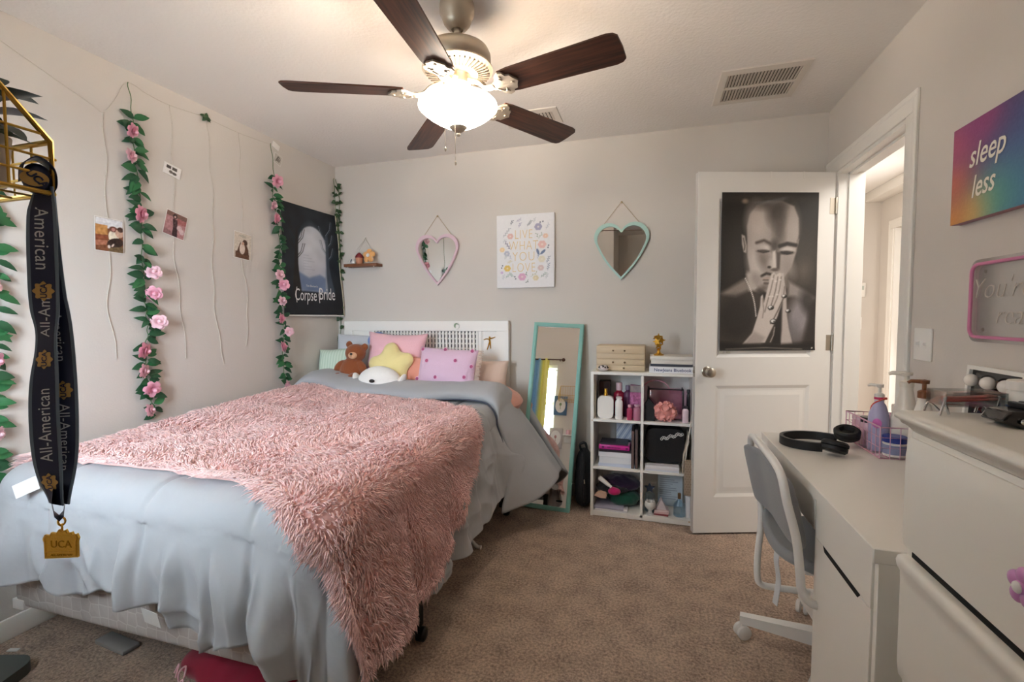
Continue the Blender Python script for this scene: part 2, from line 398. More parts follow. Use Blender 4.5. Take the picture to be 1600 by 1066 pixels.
# ================================================================ ceiling fan
m_fmet = mat('fan_brushed_nickel', '#b3a898', .42, .75, var=.03)
m_fdark = mat('fan_slot_dark', '#3a332c', .8, var=0)
m_bowl = mat('lit_frosted_bowl', '#fff4e4', .4, var=0, emit=9, ecol='#fff2e2')
def wood_dark():
    m = bpy.data.materials.new('espresso_blade'); m.use_nodes = True; nt = m.node_tree; N = nt.nodes; L = nt.links; b = N['Principled BSDF']
    tc = N.new('ShaderNodeTexCoord'); mp = N.new('ShaderNodeMapping'); mp.inputs['Scale'].default_value = (1.2, 18, 18)
    n = N.new('ShaderNodeTexNoise'); n.inputs['Scale'].default_value = 4; n.inputs['Detail'].default_value = 6; n.inputs['Distortion'].default_value = .6
    r = N.new('ShaderNodeValToRGB'); e = r.color_ramp.elements; e[0].position = .3; e[0].color = srgb('#2c1910'); e[1].position = .75; e[1].color = srgb('#653a25')
    L.new(tc.outputs['Object'], mp.inputs[0]); L.new(mp.outputs[0], n.inputs[0]); L.new(n.outputs['Fac'], r.inputs[0]); L.new(r.outputs[0], b.inputs['Base Color'])
    b.inputs['Roughness'].default_value = .42; return m
m_blade = wood_dark()
FX, FY = -.712, 1.69
FD = Tr(0, 0, -.028); FU = Tr(0, 0, .012)
fan = thing('ceiling_fan', 'five-blade ceiling fan with dark wood blades and a lit frosted bowl', 'ceiling fan', Tr(FX, FY, 0))
obj('canopy', MB().lathe([(0, H-.0005), (.062, H-.0005), (.066, H-.012), (.066, H-.04), (.060, H-.05), (.056, H-.062), (.050, H-.078), (.038, H-.092), (.022, H-.1), (.022, H-.094), (0, H-.094)], 36), m_fmet, fan)
obj('downrod', MB().lathe([(0, H-.09), (.0125, H-.09), (.0125, 2.30), (.022, 2.298), (.022, 2.28), (0, 2.28)], 20), m_fmet, fan)
obj('motor_housing', MB().lathe([(0, 2.272), (.045, 2.27), (.098, 2.262), (.118, 2.25), (.126, 2.232), (.127, 2.205), (.120, 2.192), (.133, 2.186), (.134, 2.18), (.110, 2.168), (.075, 2.162), (.05, 2.158), (0, 2.158)], 48), m_fmet, fan, M=FU)
b = MB()
for k in range(40):
    a = 2*PI*k/40; b.box(.078, .122, -.0032, .0032, -.003, .0008, M=Rz(a) @ Tr(0, 0, 2.1655) @ Tr(.1, 0, 0) @ Ry(-.17) @ Tr(-.1, 0, 0))
obj('vent_slots', b, m_fdark, fan, M=FU, smooth=False, label='ring of dark vent slots')
obj('switch_housing', MB().lathe([(0, 2.172), (.046, 2.172), (.050, 2.164), (.050, 2.135), (.040, 2.128), (.034, 2.11), (.034, 2.085), (.05, 2.078), (.05, 2.07), (0, 2.07)], 36), m_fmet, fan)
bowl = obj('light_bowl', MB().lathe([(.030, 1.978), (.052, 1.986), (.085, 2.003), (.118, 2.024), (.140, 2.042), (.150, 2.052), (.149, 2.064), (.142, 2.072), (.136, 2.072), (.144, 2.063), (.145, 2.052), (.135, 2.038), (.112, 2.020), (.08, 2.001), (.05, 1.988), (.03, 1.983)], 48, cap=False), m_bowl, fan, label='lit white frosted glass bowl')
obj('finial', MB().lathe([(0, 1.966), (.006, 1.967), (.009, 1.972), (.007, 1.978), (.014, 1.982), (.024, 1.990), (.033, 1.998), (.034, 2.004), (.01, 2.006), (.006, 2.10), (0, 2.10)], 28), m_fmet, fan, M=Tr(0, 0, -.020))
for dx, ln, nm in ((-.028, .075, 'pull_chain'), (.012, .13, 'pull_chain')):
    b = MB(); b.tube([(dx, -.05, 2.108), (dx*1.02, -.06, 2.0), (dx, -.058, 1.99-ln)], .0011, 6); b.ell((dx, -.058, 1.985-ln), (.004, .004, .009), 8, 6); obj(nm, b, m_fmet, fan, M=FD)
# bulbs inside the bowl, seen above its rim
m_bulb = mat('lit_bulb', '#ffe8c8', .5, var=0, emit=14, ecol='#ffdcae')
for k in range(2):
    a = .9+PI*k; q = (.075*math.cos(a), .075*math.sin(a), 2.095); b = MB(); b.ell(q, (.024, .024, .024), 12, 8); b.tube([(.045*math.cos(a), .045*math.sin(a), 2.112), (.06*math.cos(a), .06*math.sin(a), 2.1)], .012, 8); obj('bulb', b, m_bulb, fan, M=FD)
BZ = 2.094
for k, deg in enumerate((-157, -85, -13, 59, 131)):
    M = Rz(math.radians(deg)) @ Tr(0, 0, BZ)
    P = Rx(math.radians(-12))
    poly = [(.20, -.052), (.24, -.058), (.60, -.067), (.622, -.062), (.634, -.05), (.637, 0), (.634, .05), (.622, .062), (.60, .067), (.24, .058), (.20, .052)]
    bm = bmesh.new(); lo = [bm.verts.new((x, y, 0)) for x, y in poly]; fc = bm.faces.new(lo)
    ex = bmesh.ops.extrude_face_region(bm, geom=[fc]); bmesh.ops.translate(bm, verts=[q for q in ex['geom'] if isinstance(q, bmesh.types.BMVert)], vec=(0, 0, .006))
    bl = obj('blade', MB().bm(bm), m_blade, fan, M=M @ P @ Tr(0, 0, .006), label='dark espresso wood blade')
    # ornate blade iron: neck from the motor, then scalloped plate under the blade
    ib = MB()
    sc = [(.155, -.012), (.175, -.02), (.188, -.045), (.205, -.056), (.222, -.05), (.228, -.036), (.243, -.034), (.250, -.018), (.262, 0), (.250, .018), (.243, .034), (.228, .036), (.222, .05), (.205, .056), (.188, .045), (.175, .02), (.155, .012)]
    ib.prism([(x, z) for x, z in sc], -.0035, .0035, M=P @ Rx(PI/2))
    ib.tube(bez([(.06, 0, .075), (.10, 0, .048), (.13, 0, .004), (.165, 0, 0)], 5), [.014]*2+[.012]*13+[.011], 8, M=Sc(1, 1.5, .6))
    for sx, sy in ((.205, .036), (.205, -.036), (.24, 0)): ib.lathe([(0, -.0065), (.005, -.006), (.006, -.0035), (.006, 0)], 10, M=P @ Tr(sx, sy, 0))
    for s in (1, -1): ib.tube([P @ Vector(q) for q in bez([(.172, s*.012, -.004), (.188, s*.026, -.005), (.2, s*.03, -.005), (.207, s*.02, -.005)], 4)], .0028, 6)
    obj('blade_iron', ib, m_fmet, bl, M=(P @ Tr(0, 0, .006)).inverted())
l = bpy.data.lights.new('fan_bulb_light', 'POINT'); l.energy = 62; l.color = (1, .88, .74); l.shadow_soft_size = .05
o = link(bpy.data.objects.new('fan_bulb_light', l)); o.location = (FX, FY, 2.088)

# ================================================================ ceiling vents
m_vent = mat('vent_enamel', '#d9d3ca', .5, var=.01); m_vdark = mat('vent_duct', '#4c443b', .9, var=0)
def vent(name, label, cx, cy, wx, wy, n, rot=0, rows=2):
    t = thing(name, label, 'ceiling vent', Tr(cx, cy, H) @ Rz(rot), 'ceiling vents')
    ix, iy = wx/2-.035, wy/2-.045
    o = [(-wx/2, -wy/2), (wx/2, -wy/2), (wx/2, wy/2), (-wx/2, wy/2)]; i = [(-ix, -iy), (ix, -iy), (ix, iy), (-ix, iy)]
    b = MB(); vs = [(x, y, -.0005) for x, y in o]+[(x*.985, y*.985, -.006) for x, y in o]+[(x, y, -.009) for x, y in i]+[(x, y, -.002) for x, y in i]; fs = []
    for r in range(3):
        for k in range(4): fs.append((r*4+k, r*4+(k+1) % 4, r*4+4+(k+1) % 4, r*4+4+k))
    b.add(vs, fs)
    if rows == 2: b.box(-ix, ix, -.008, .008, -.009, -.0015)
    obj('frame', b, m_vent, t, smooth=False)
    obj('backing', MB().box(-ix, ix, -iy, iy, -.0018, -.0006), m_vdark, t, smooth=False)
    st = 2*ix/n; segs = [(-iy, -.008), (.008, iy)] if rows == 2 else [(-iy, iy)]
    for ya, yb in segs:
        me = mesh_from('slat', MB().box(-.0008, .0008, ya, yb, -.0125, .0), m_vent, smooth=False)
        for k in range(n): obj('slat', me, None, t, M=Tr(-ix+st*(k+.5), 0, -.0022) @ Tr(0, 0, -.002) @ Ry(math.radians(62)) @ Tr(0, 0, .006))
    return t
vent('ceiling_vent', 'wide white slatted ceiling return vent nearer the open door', .52, 2.71, .40, .39, 22)
vent('ceiling_vent', 'small white ceiling vent partly hidden behind a fan blade', -.69, 2.76, .34, .22, 14, rows=1)
# ================================================================ bed
from mathutils import noise as mnoise
BX0, BX1, BY0, BY1 = -2.30, -.90, 1.10, 3.08
m_white = mat('white_lacquer', '#eceae5', .42, var=.01)
def m_tick():
    m = bpy.data.materials.new('quilted_ticking'); m.use_nodes = True; nt = m.node_tree; N = nt.nodes; L = nt.links; b = N['Principled BSDF']; b.inputs['Roughness'].default_value = .85
    tc = N.new('ShaderNodeTexCoord'); v = N.new('ShaderNodeTexVoronoi'); v.feature = 'DISTANCE_TO_EDGE'; v.inputs['Scale'].default_value = 22; v.inputs['Randomness'].default_value = .35
    r = N.new('ShaderNodeValToRGB'); e = r.color_ramp.elements; e[0].position = 0; e[0].color = srgb('#cbc6c2'); e[1].position = .06; e[1].color = srgb('#b5aeaa')
    L.new(tc.outputs['Object'], v.inputs['Vector']); L.new(v.outputs['Distance'], r.inputs[0]); L.new(r.outputs[0], b.inputs['Base Color'])
    bp = N.new('ShaderNodeBump'); bp.inputs['Strength'].default_value = .35; bp.inputs['Distance'].default_value = .01; L.new(v.outputs['Distance'], bp.inputs['Height']); L.new(bp.outputs[0], b.inputs['Normal']); return m
m_ticking = m_tick()
m_black = mat('black_metal', '#17150f', .45, .3, var=0); m_blackp = mat('black_plastic', '#121214', .35, var=0)
m_sheet = mat('blush_sheet', '#dba696', .9, var=.03, bump=.15, bscale=25)
bed = thing('bed', 'full-size bed base and mattress under the grey comforter, pale quilted box spring showing', 'bed', Tr((BX0+BX1)/2, (BY0+BY1)/2, 0))
bi = bed.matrix_world.inverted()
obj('box_spring', MB().box(BX0, BX1, BY0, BY1, .165, .405, b=.025, seg=3, M=bi), m_ticking, bed)
obj('mattress', MB().box(BX0, BX1, BY0, BY1, .407, .66, b=.05, seg=4, M=bi), m_sheet, bed, label='mattress in a blush pink fitted sheet')
obj('corner_guard', MB().box(BX0-.004, BX0+.06, BY0-.004, BY0+.05, .161, .20, b=.004, M=bi), mat('guard_plastic', '#d9d5d2', .5, var=0), bed, label='pale plastic corner guard')
b = MB()
for x0, x1, y0, y1 in ((BX0+.03, BX1-.03, BY0+.10, BY0+.14), (BX0+.03, BX1-.03, BY1-.12, BY1-.08), (BX0+.03, BX0+.07, BY0+.14, BY1-.12), (BX1-.07, BX1-.03, BY0+.14, BY1-.12), ((BX0+BX1)/2-.02, (BX0+BX1)/2+.02, BY0+.14, BY1-.12)): b.box(x0, x1, y0, y1, .125, .163)
obj('frame_rail', b, m_black, bed, M=bi, smooth=False)
for k, (x, y) in enumerate(((-.86, 1.57), (-2.2, 1.57), (-.88, 2.75), (-2.2, 2.75))):
    b = MB(); b.box(x-.02, x+.02, y-.02, y+.02, .055, .165); b.box(x-.06, x+.012, y-.016, y+.016, .140, .163)
    lg = obj('frame_leg', b, m_black, bed, M=bi)
    b = MB(); b.lathe([(0, -.018), (.02, -.018), (.027, -.013), (.027, .013), (.02, .018), (0, .018)], 20, M=Tr(x+.022, y, .0275) @ Ry(PI/2)); b.box(x-.008, x+.012, y-.012, y+.012, .03, .06)
    cs = obj('caster', b, m_blackp, lg)
b = MB(); b.tube([(-.93, 2.30, .05), (-.885, 2.298, .012), (-.862, 2.298, .012)], .011, 10); obj('glide_foot', b, m_white, bed, M=bi, label='small white plastic glide foot')

# ---------------------------------------------------------------- comforter surface
def sm(x, a, b):
    t = np.clip((x-a)/(b-a), 0, 1); return t*t*(3-2*t)
def noise2(x, y, s, seed=0):
    x = np.asarray(x, float); y = np.asarray(y, float); xx, yy = np.broadcast_arrays(x, y)
    o = np.empty(xx.shape); f = o.ravel()
    for i, (p, q) in enumerate(zip(xx.ravel(), yy.ravel())): f[i] = mnoise.noise((p*s+seed*7.13, q*s-seed*3.7, seed*1.9))
    return o
RC, PUF = .11, .045
cx0, cx1, cy0 = BX0-PUF+RC, BX1+PUF-RC, BY0-PUF+RC
def drape(u, v, lift=0.0, fold=1.0):
    """cloth coordinates (u,v) -> point on the bed; works on arrays"""
    u = np.asarray(u, float); v = np.asarray(v, float)
    px = np.clip(u, cx0, cx1); py = np.maximum(v, cy0)
    dx, dy = u-px, v-py; d = np.hypot(dx, dy); nz = d > 1e-9
    nx = np.where(nz, dx/np.where(nz, d, 1), 0); ny = np.where(nz, dy/np.where(nz, d, 1), 0)
    q = RC*PI/2
    ins = d < q; ang = np.minimum(d/RC, PI/2); R = RC+lift
    side = sm(nx, .3, 1.0); flare = side*sm(py, 2.40, 2.72)
    slope = .16*side+.05*(1-side)+.60*flare
    h = np.maximum(d-q, 0)
    out = (R)*np.sin(ang)-lift*0+h*slope/np.sqrt(1+slope**2)
    drop = R*(1-np.cos(ang))+h/np.sqrt(1+slope**2)
    # perimeter coordinate for the folds
    th = np.arctan2(ny, nx+1e-12)                       # 0 at +x side, -pi/2 at foot
    per = px*1.0+ (-py)*1.0*0 + np.where(nz, (th+PI/2)*.16, 0) + (py-cy0)
    amp = sm(h, -.02, .22)
    f = .018*np.sin(per*17+1.3+2.0*np.sin(per*3.1))+.014*np.sin(per*31+.6+1.7*np.sin(per*4.7+1))
    rid = np.zeros_like(per)
    for c, wd, a, sl in ((-2.02, .012, .034, .05), (-1.84, .022, .03, -.03), (-1.66, .010, .045, .03), (-1.60, .03, -.022, .03), (-1.47, .012, .06, .02), (-1.40, .035, -.03, .02), (-1.27, .016, .03, .07), (-1.12, .012, .05, .03), (-1.03, .03, -.02, .03), (-.93, .03, .05, 0), (-.72, .03, .03, 0), (-.45, .03, .022, 0), (-.1, .03, .028, 0), (.25, .03, .02, 0)):
        rid += a*np.exp(-(((per-c-sl*h*2)/wd)**2))
    corner = sm(nx, .15, .45)*sm(-ny, .15, .45)
    out = out+fold*amp*(f+.01-rid*.9+.8*corner*.035*np.sin(th*9))
    out = np.maximum(out, RC+.006*sm(h, 0, .05))*np.where(ins, 0, 1)+np.where(ins, out, 0)
    x = px+nx*out; y = py+ny*out
    top = .715+lift
    topz = top+.055*sm(-u, 1.75, 2.3)*sm(v, 1.3, 2.3)+.02*sm(v, 2.2, 2.75)
    z = topz-drop
    return x, y, z, h, ins, per
def comforter_points(u, v, lift=0, wr=1.0, fold=1.0):
    x, y, z, h, ins, per = drape(u, v, lift, fold)
    n = noise2(u, v, 3.2, 1)*.014+noise2(u, v, 8.0, 2)*.007
    # long soft wrinkles and stitched channels on the top
    t = ins.astype(float)
    st = np.zeros_like(z)
    for c in (-2.0, -1.55, -1.12): st += np.exp(-((u-c)/.012)**2)
    for c in (1.45, 1.95, 2.45): st += np.exp(-((v-c)/.012)**2)
    w_ = np.sin(v*55+6*noise2(u, v, 2.2, 5)+u*6)*.0035*sm(-np.abs(noise2(u, v, 1.6, 9)), -.3, 0)
    z = z+wr*(n+w_*t-.010*st*t)
    if wr:
        cr2 = (np.clip(1-np.abs(noise2(u*1.0, v*.45, 7.5, 14))*2.4, 0, 1)**2*.020+np.clip(1-np.abs(noise2(u*.5+v*.6, v*.5, 9, 15))*3, 0, 1)**2*.012)*(1-t)*wr*sm(h, .02, .15)
        y = y-cr2*np.where(v < cy0, 1, 0)*(1-sm(u, cx1-.05, cx1+.05)); x = x+cr2*np.where((u > cx1) & (v >= cy0), .7, 0)
        x = x+wr*(1-t)*noise2(u, v, 9, 3)*.010; y = y+wr*(1-t)*noise2(u, v, 9, 4)*.010
        g = wr*(1-t)*st*.008
        x = x-g*np.where(u > cx1, 1, 0); y = y+g*np.where(v < cy0, 1, 0)
    return x, y, np.maximum(z, .02)
NA, NB = 400, 260
a = np.linspace(0, 1, NA)[:, None]; bb_ = np.linspace(0, 1, NB)[None, :]
u1 = BX1+.50+.02*np.sin(bb_*14)+.05*sm(bb_, .82, .98)
u0 = BX0-.06
u = u0+(u1-u0)*a
vfoot = BY0-(.36+.05*sm(u, -1.75, -1.2)+.13*sm(u, -1.12, -.85)+.02*np.sin(u*9)+.015*np.sin(u*23)+.05*sm(-u, 2.05, 2.3))
v = vfoot+(2.90-vfoot)*bb_
u = np.broadcast_to(u, v.shape)
x, y, z = comforter_points(u, v)
x = np.maximum(x, XL+.02)
m_comf = mat('grey_comforter_cotton', '#a5a7ab', .75, var=.025, vscale=3, bump=.5, bscale=11, sheen=.15)
cm = obj('comforter', MB().grid(np.stack([x, y, z], -1)), m_comf, None, angle=180)
sol = cm.modifiers.new('thickness', 'SOLIDIFY'); sol.thickness = .012; sol.offset = -1
tag(cm, 'pale grey comforter spread over the bed and hanging to the foot and side', 'comforter')
# turned-back top edge: a thicker double layer, hanging past the side as a loose corner
ub = np.linspace(BX0-.05, BX1+.56, 150)[:, None]; t = np.linspace(0, 1, 36)[None, :]
vb = 2.60-.06*sm(ub, -1.3, -.6)+.03*np.sin(ub*5)+.025*np.sin(ub*11+1)-.10*sm(ub, -.8, -.3)
vb = vb+(2.97-.0*ub-vb)*t; vb = vb-.04*sm(-ub, 2.1, 2.35)*(1-t)
x, y, z, h, ins, per = drape(np.broadcast_to(ub, vb.shape), vb, .012, .3)
cr_ = np.sqrt(np.clip(1-(2*np.clip(t, 0, 1)-1)**2, 0, 1))**.7
thick = .082*cr_*(1-.45*sm(h, 0, .25))+.004
nb = noise2(np.broadcast_to(ub, vb.shape), vb, 4, 21)*.012+noise2(np.broadcast_to(ub, vb.shape), vb, 11, 22)*.004
sidef = sm(h, -.01, .12); z = z+(thick+nb)*(1-sidef)+0*sidef; x = x+(thick*.8+nb)*sidef
x2 = np.maximum(x, XL+.02)
fe = MB().grid(np.stack([x2, y, z], -1)); o = obj('folded_edge', fe, m_comf, cm, angle=180); s2 = o.modifiers.new('thickness', 'SOLIDIFY'); s2.thickness = .014; s2.offset = -1
# dark piped seam under the fold
x, y, z, h, ins, per = drape(ub[:, 0], vb[:, 0]-.006, .006, .3)
ins_f = h < .12
b = MB(); b.tube([(p, q, r+.009) for p, q, r, k in zip(x, y, z, ins_f) if k][6:], .0045, 6); obj('seam_piping', b, mat('navy_piping', '#4b4f5e', .8, var=0), cm, label='dark piped seam along the fold')
# care tag at the foot-left
b = MB(); b.box(-.036, .036, -.001, .0, -.024, .024, M=Tr(-2.06, 1.035, .675) @ Rz(math.radians(35)) @ Ry(math.radians(-24)) @ Rx(math.radians(-20))); 
b.box(-.014, .014, -.002, -.001, -.024, .0, M=Tr(-2.06, 1.035, .675) @ Rz(math.radians(35)) @ Ry(math.radians(-24)) @ Rx(math.radians(-20)))
m_tag = mat('care_label', '#d3d1cf', .8, var=.05, vscale=60)
obj('care_label', b, m_tag, cm, label='white fabric care label')
b = MB(); b.box(-.035, .035, -.001, 0, -.06, .0, M=Tr(-1.505, 1.035, .335) @ Ry(.12) @ Rx(.25)); obj('care_label', b, m_tag, cm, label='white fabric care label')

# ---------------------------------------------------------------- shaggy blanket
def interp(P, t):
    P = np.array(P, float); L_ = np.r_[0, np.cumsum(np.hypot(*np.diff(P, axis=0).T))]; L_ /= L_[-1]
    return np.stack([np.interp(t, L_, P[:, 0]), np.interp(t, L_, P[:, 1])], -1)
foot_e = [(-2.34, 1.17), (-2.08, 1.165), (-1.62, 1.19), (-1.3, 1.17), (-1.05, 1.09), (-.92, 1.02), (-.62, .99), (-.43, 1.0)]
head_e = [(-2.34, 2.68), (-1.9, 2.58), (-1.4, 2.56), (-1.15, 2.50), (-.98, 2.40), (-.84, 2.26), (-.74, 2.15)]
side_e = [(-.43, 1.0), (-.40, 1.25), (-.44, 1.5), (-.54, 1.8), (-.67, 2.0), (-.74, 2.15)]
left_e = [(-2.34, 1.17), (-2.34, 2.68)]
def coons(s_, t_):
    Bt = interp(foot_e, s_); Tp = interp(head_e, s_); Lf = interp(left_e, t_); Rt = interp(side_e, t_)
    s1 = s_[:, None]; t1 = t_[:, None]; c = [np.array(p) for p in (foot_e[0], foot_e[-1], head_e[0], head_e[-1])]
    return (1-t1)*Bt+t1*Tp+(1-s1)*Lf+s1*Rt-((1-s1)*(1-t1)*c[0]+s1*(1-t1)*c[1]+(1-s1)*t1*c[2]+s1*t1*c[3])
NS, NT = 110, 90
ss, tt = np.meshgrid(np.linspace(0, 1, NS), np.linspace(0, 1, NT), indexing='ij')
uv = coons(ss.ravel(), tt.ravel())
def blanket_pts(uv): 
    x, y, z = comforter_points(uv[:, 0], uv[:, 1], .016, .8, .6); return np.stack([np.maximum(x, XL+.03), y, z], -1)
PB = blanket_pts(uv)
m_fur = vmat('shaggy_fur', .8, sheen=.5)
mb_ = MB().grid(PB.reshape(NS, NT, 3)); bl_me = mesh_from('fur_blanket', mb_, m_fur, angle=180)
color_attr(bl_me, lin(np.array([.90, .70, .67])))
blk = obj('fur_blanket', bl_me, None, None); tag(blk, 'pink shaggy faux fur blanket draped across the bed', 'blanket')
s3 = blk.modifiers.new('thickness', 'SOLIDIFY'); s3.thickness = .008; s3.offset = -1
NTF = 42000
G3 = PB.reshape(NS, NT, 3); ar = np.linalg.norm(np.cross(G3[1:, :-1]-G3[:-1, :-1], G3[:-1, 1:]-G3[:-1, :-1]), axis=2).ravel()
cell = np.random.choice(ar.size, NTF, p=ar/ar.sum()); rs = (cell//(NT-1)+np.random.rand(NTF))/(NS-1); rt = (cell % (NT-1)+np.random.rand(NTF))/(NT-1)
# rows of extra tufts on the four hems
e = 1500; rs[:e] = np.random.rand(e); rt[:e] = np.random.rand(e)*.012; rs[-4000:] = np.random.rand(4000); rt[-4000:] = np.random.rand(4000)*.03; rs[e:2*e] = 1-np.random.rand(e)*.012; rt[2*e:3*e] = 1-np.random.rand(e)*.012; rs[3*e:3*e+500] = np.random.rand(500)*.01
uvt = coons(rs, rt); P0 = blanket_pts(uvt); ep = .006
Pu = blanket_pts(uvt+np.array([ep, 0])); Pv = blanket_pts(uvt+np.array([0, ep]))
Nn = np.cross(Pu-P0, Pv-P0); Nn /= np.linalg.norm(Nn, axis=1)[:, None]+1e-9; Nn[Nn[:, 2] < -.2] *= -1
fx_ = noise2(uvt[:, 0], uvt[:, 1], 5.5, 31)*1.6; fy_ = noise2(uvt[:, 0], uvt[:, 1], 5.5, 32)*1.6
Tn = np.stack([fx_, fy_, np.zeros(NTF)], -1)+np.random.normal(0, .38, (NTF, 3))
Tn += np.stack([(rs > .985)*.5, (rt > .985)*.9-(rt < .03)*.9, -(1-np.abs(Nn[:, 2]))*1.3], -1)
Tn -= (Tn*Nn).sum(1)[:, None]*Nn
Ln = np.random.uniform(.022, .042, NTF)[:, None]
K = 3; ring = []
side1 = np.cross(Nn, Tn); side1 /= np.linalg.norm(side1, axis=1)[:, None]+1e-9
wid = np.random.uniform(.0016, .0032, NTF)[:, None]
verts = np.empty((NTF, 3*3+1, 3)); 
for k, (f, wk) in enumerate(((0, 1.0), (.4, 1.15), (.78, .7))):
    c = P0+Ln*(Nn*(.80*f-.35*f*f)+Tn*(.25*f+.42*f*f))
    up = np.cross(side1, Tn+Nn); up /= np.linalg.norm(up, axis=1)[:, None]+1e-9
    for j in range(3):
        an = 2*PI*j/3; verts[:, k*3+j] = c+wid*wk*(side1*math.cos(an)+up*math.sin(an))
verts[:, 9] = P0+Ln*(Nn*.40+Tn*.72)
verts[:, :, 2] = np.maximum(verts[:, :, 2], .01); verts[:, :, 0] = np.maximum(verts[:, :, 0], XL+.006)
base = (np.arange(NTF)*10)[:, None]
q4 = []
for k in range(2):
    for j in range(3): q4.append([k*3+j, k*3+(j+1) % 3, k*3+3+(j+1) % 3, k*3+3+j])
t3 = [[6+j, 6+(j+1) % 3, 9] for j in range(3)]
quads = (base[:, None, :]+np.array(q4)[None]).reshape(-1, 4); tris = (base[:, None, :]+np.array(t3)[None]).reshape(-1, 3)
me = bpy.data.meshes.new('fur_pile'); nv = NTF*10; me.vertices.add(nv); me.vertices.foreach_set('co', verts.reshape(-1))
nl = quads.size+tris.size; me.loops.add(nl); me.loops.foreach_set('vertex_index', np.r_[quads.ravel(), tris.ravel()].astype(np.int32))
npol = len(quads)+len(tris); me.polygons.add(npol); ls = np.r_[np.arange(len(quads))*4, quads.size+np.arange(len(tris))*3].astype(np.int32)
me.polygons.foreach_set('loop_start', ls); me.update(calc_edges=True); me.polygons.foreach_set('use_smooth', [True]*npol); me.validate()
tone = np.random.rand(NTF, 1)*.55+.45*(noise2(uvt[:, 0], uvt[:, 1], 6, 41)[:, None]*.5+.5)
cA, cB = lin([.98, .85, .845]), lin([.935, .745, .72]); colr = cA*tone+cB*(1-tone)
color_attr(me, np.repeat(colr, 10, axis=0)); me.materials.append(m_fur)
pile = obj('fur_pile', me, None, blk); pile['kind'] = 'stuff'

# ================================================================ headboard
m_gold = mat('polished_gold', '#cf9f3f', .28, 1, var=.05); m_shadow = mat('slat_gap_shade', '#5c6068', .8, var=.1)
HBM = Tr(0, 3.155, 0)
hb = thing('headboard', 'white panelled headboard with a slatted centre against the back wall', 'headboard', HBM)
hx0, hx1, hz1 = -2.322, -.963, 1.226
b = MB(); TH = .035
px = [(-2.25, -2.074), (-2.05, -1.19), (-1.165, -1.054)]; pz0, pz1 = .93, 1.15
zs_ = [.0, .55, .62, pz0, pz1, hz1]
b.box(hx0, hx1, .0, TH, pz1, hz1, b=.004); b.box(hx0, hx1, 0, TH, .50, pz0, b=.004); b.box(hx0, hx0+.07, 0, TH, .0, .50); b.box(hx1-.07, hx1, 0, TH, .0, .50)
for x0, x1 in ((hx0, px[0][0]), (px[0][1], px[1][0]), (px[1][1], px[2][0]), (px[2][1], hx1)): b.box(x0, x1, 0, TH, pz0-.001, pz1+.001)
obj('body', b, m_white, hb, smooth=False)
for x0, x1 in (px[0], px[2]):
    b = MB(); b.box(x0-.002, x1+.002, .010, TH, pz0, pz1); obj('panel', b, m_white, hb, smooth=False)
    b = MB(); 
    for (p, q, r, s_) in ((x0, x1, pz0, pz0+.008), (x0, x1, pz1-.008, pz1), (x0, x0+.008, pz0, pz1), (x1-.008, x1, pz0, pz1)): b.box(p, q, .004, .010, r, s_)
    obj('panel_moulding', b, m_white, hb)
x0, x1 = px[1]
obj('backing', MB().box(x0, x1, .029, TH, pz0, pz1), m_shadow, hb, smooth=False)  # dark grey sheet paints the shade seen between the slats
slm = mesh_from('slat', MB().box(-.0085, .0085, .006, .016, pz0, pz1, b=.002, seg=1), m_white); n = 32
for k in range(n): obj('slat', slm, None, hb, M=Tr(x0+(x1-x0)*(k+.5)/n, 0, 0))
rm = mesh_from('cross_rail', MB().box(x0, x1, .017, .026, -.006, .006), m_white, smooth=False)
for k in range(6): obj('cross_rail', rm, None, hb, M=Tr(0, 0, pz0+.02+k*.036))
b = MB(); b.lathe([(.0, .0), (.022, 0), (.026, -.003), (.024, -.006), (.018, -.004), (0, -.003)], 28, M=Tr(-1.359, 0, 1.19) @ Rx(-PI/2)); hh = obj('moon_knob', b, m_white, hb, label='round white inset with a green crescent')
cres = [(.019*math.cos(a_), .019*math.sin(a_)) for a_ in np.linspace(.5, 3.9, 14)]+[(.006+.013*math.cos(a_), -.004+.014*math.sin(a_)) for a_ in np.linspace(3.9, .5, 14)]
b = MB(); b.prism(cres, -.0078, -.006, M=Tr(-1.359, 0, 1.19)); obj('crescent', b, mat('sage_inlay', '#7c9677', .5, var=0), hh)
# small leaping-figure emblem in gold
b = MB(); E0 = Vector((-1.104, .004, 1.075))
def limb(pts, r): b.tube([E0+Vector((x, 0, z)) for x, z in pts], r, 8, M=None)
limb([(0, 0), (-.004, .018)], [.006, .007]); limb([(-.004, .018), (-.026, .020), (-.046, .014)], [.005, .004, .003]); limb([(-.004, .02), (.018, .026), (.042, .034)], [.005, .004, .003])
limb([(0, 0), (.003, -.02), (.006, -.05)], [.006, .005, .003]); limb([(0, 0), (-.012, -.03), (-.022, -.058)], [.006, .004, .003]); b.ell(E0+Vector((-.002, 0, .031)), (.007, .005, .007), 10, 8)
tag(obj('leaping_figure_emblem', b, m_gold), 'small gold leaping-figure emblem stuck on the right headboard panel', 'emblem', None); bpy.data.objects['leaping_figure_emblem'].location = HBM.translation
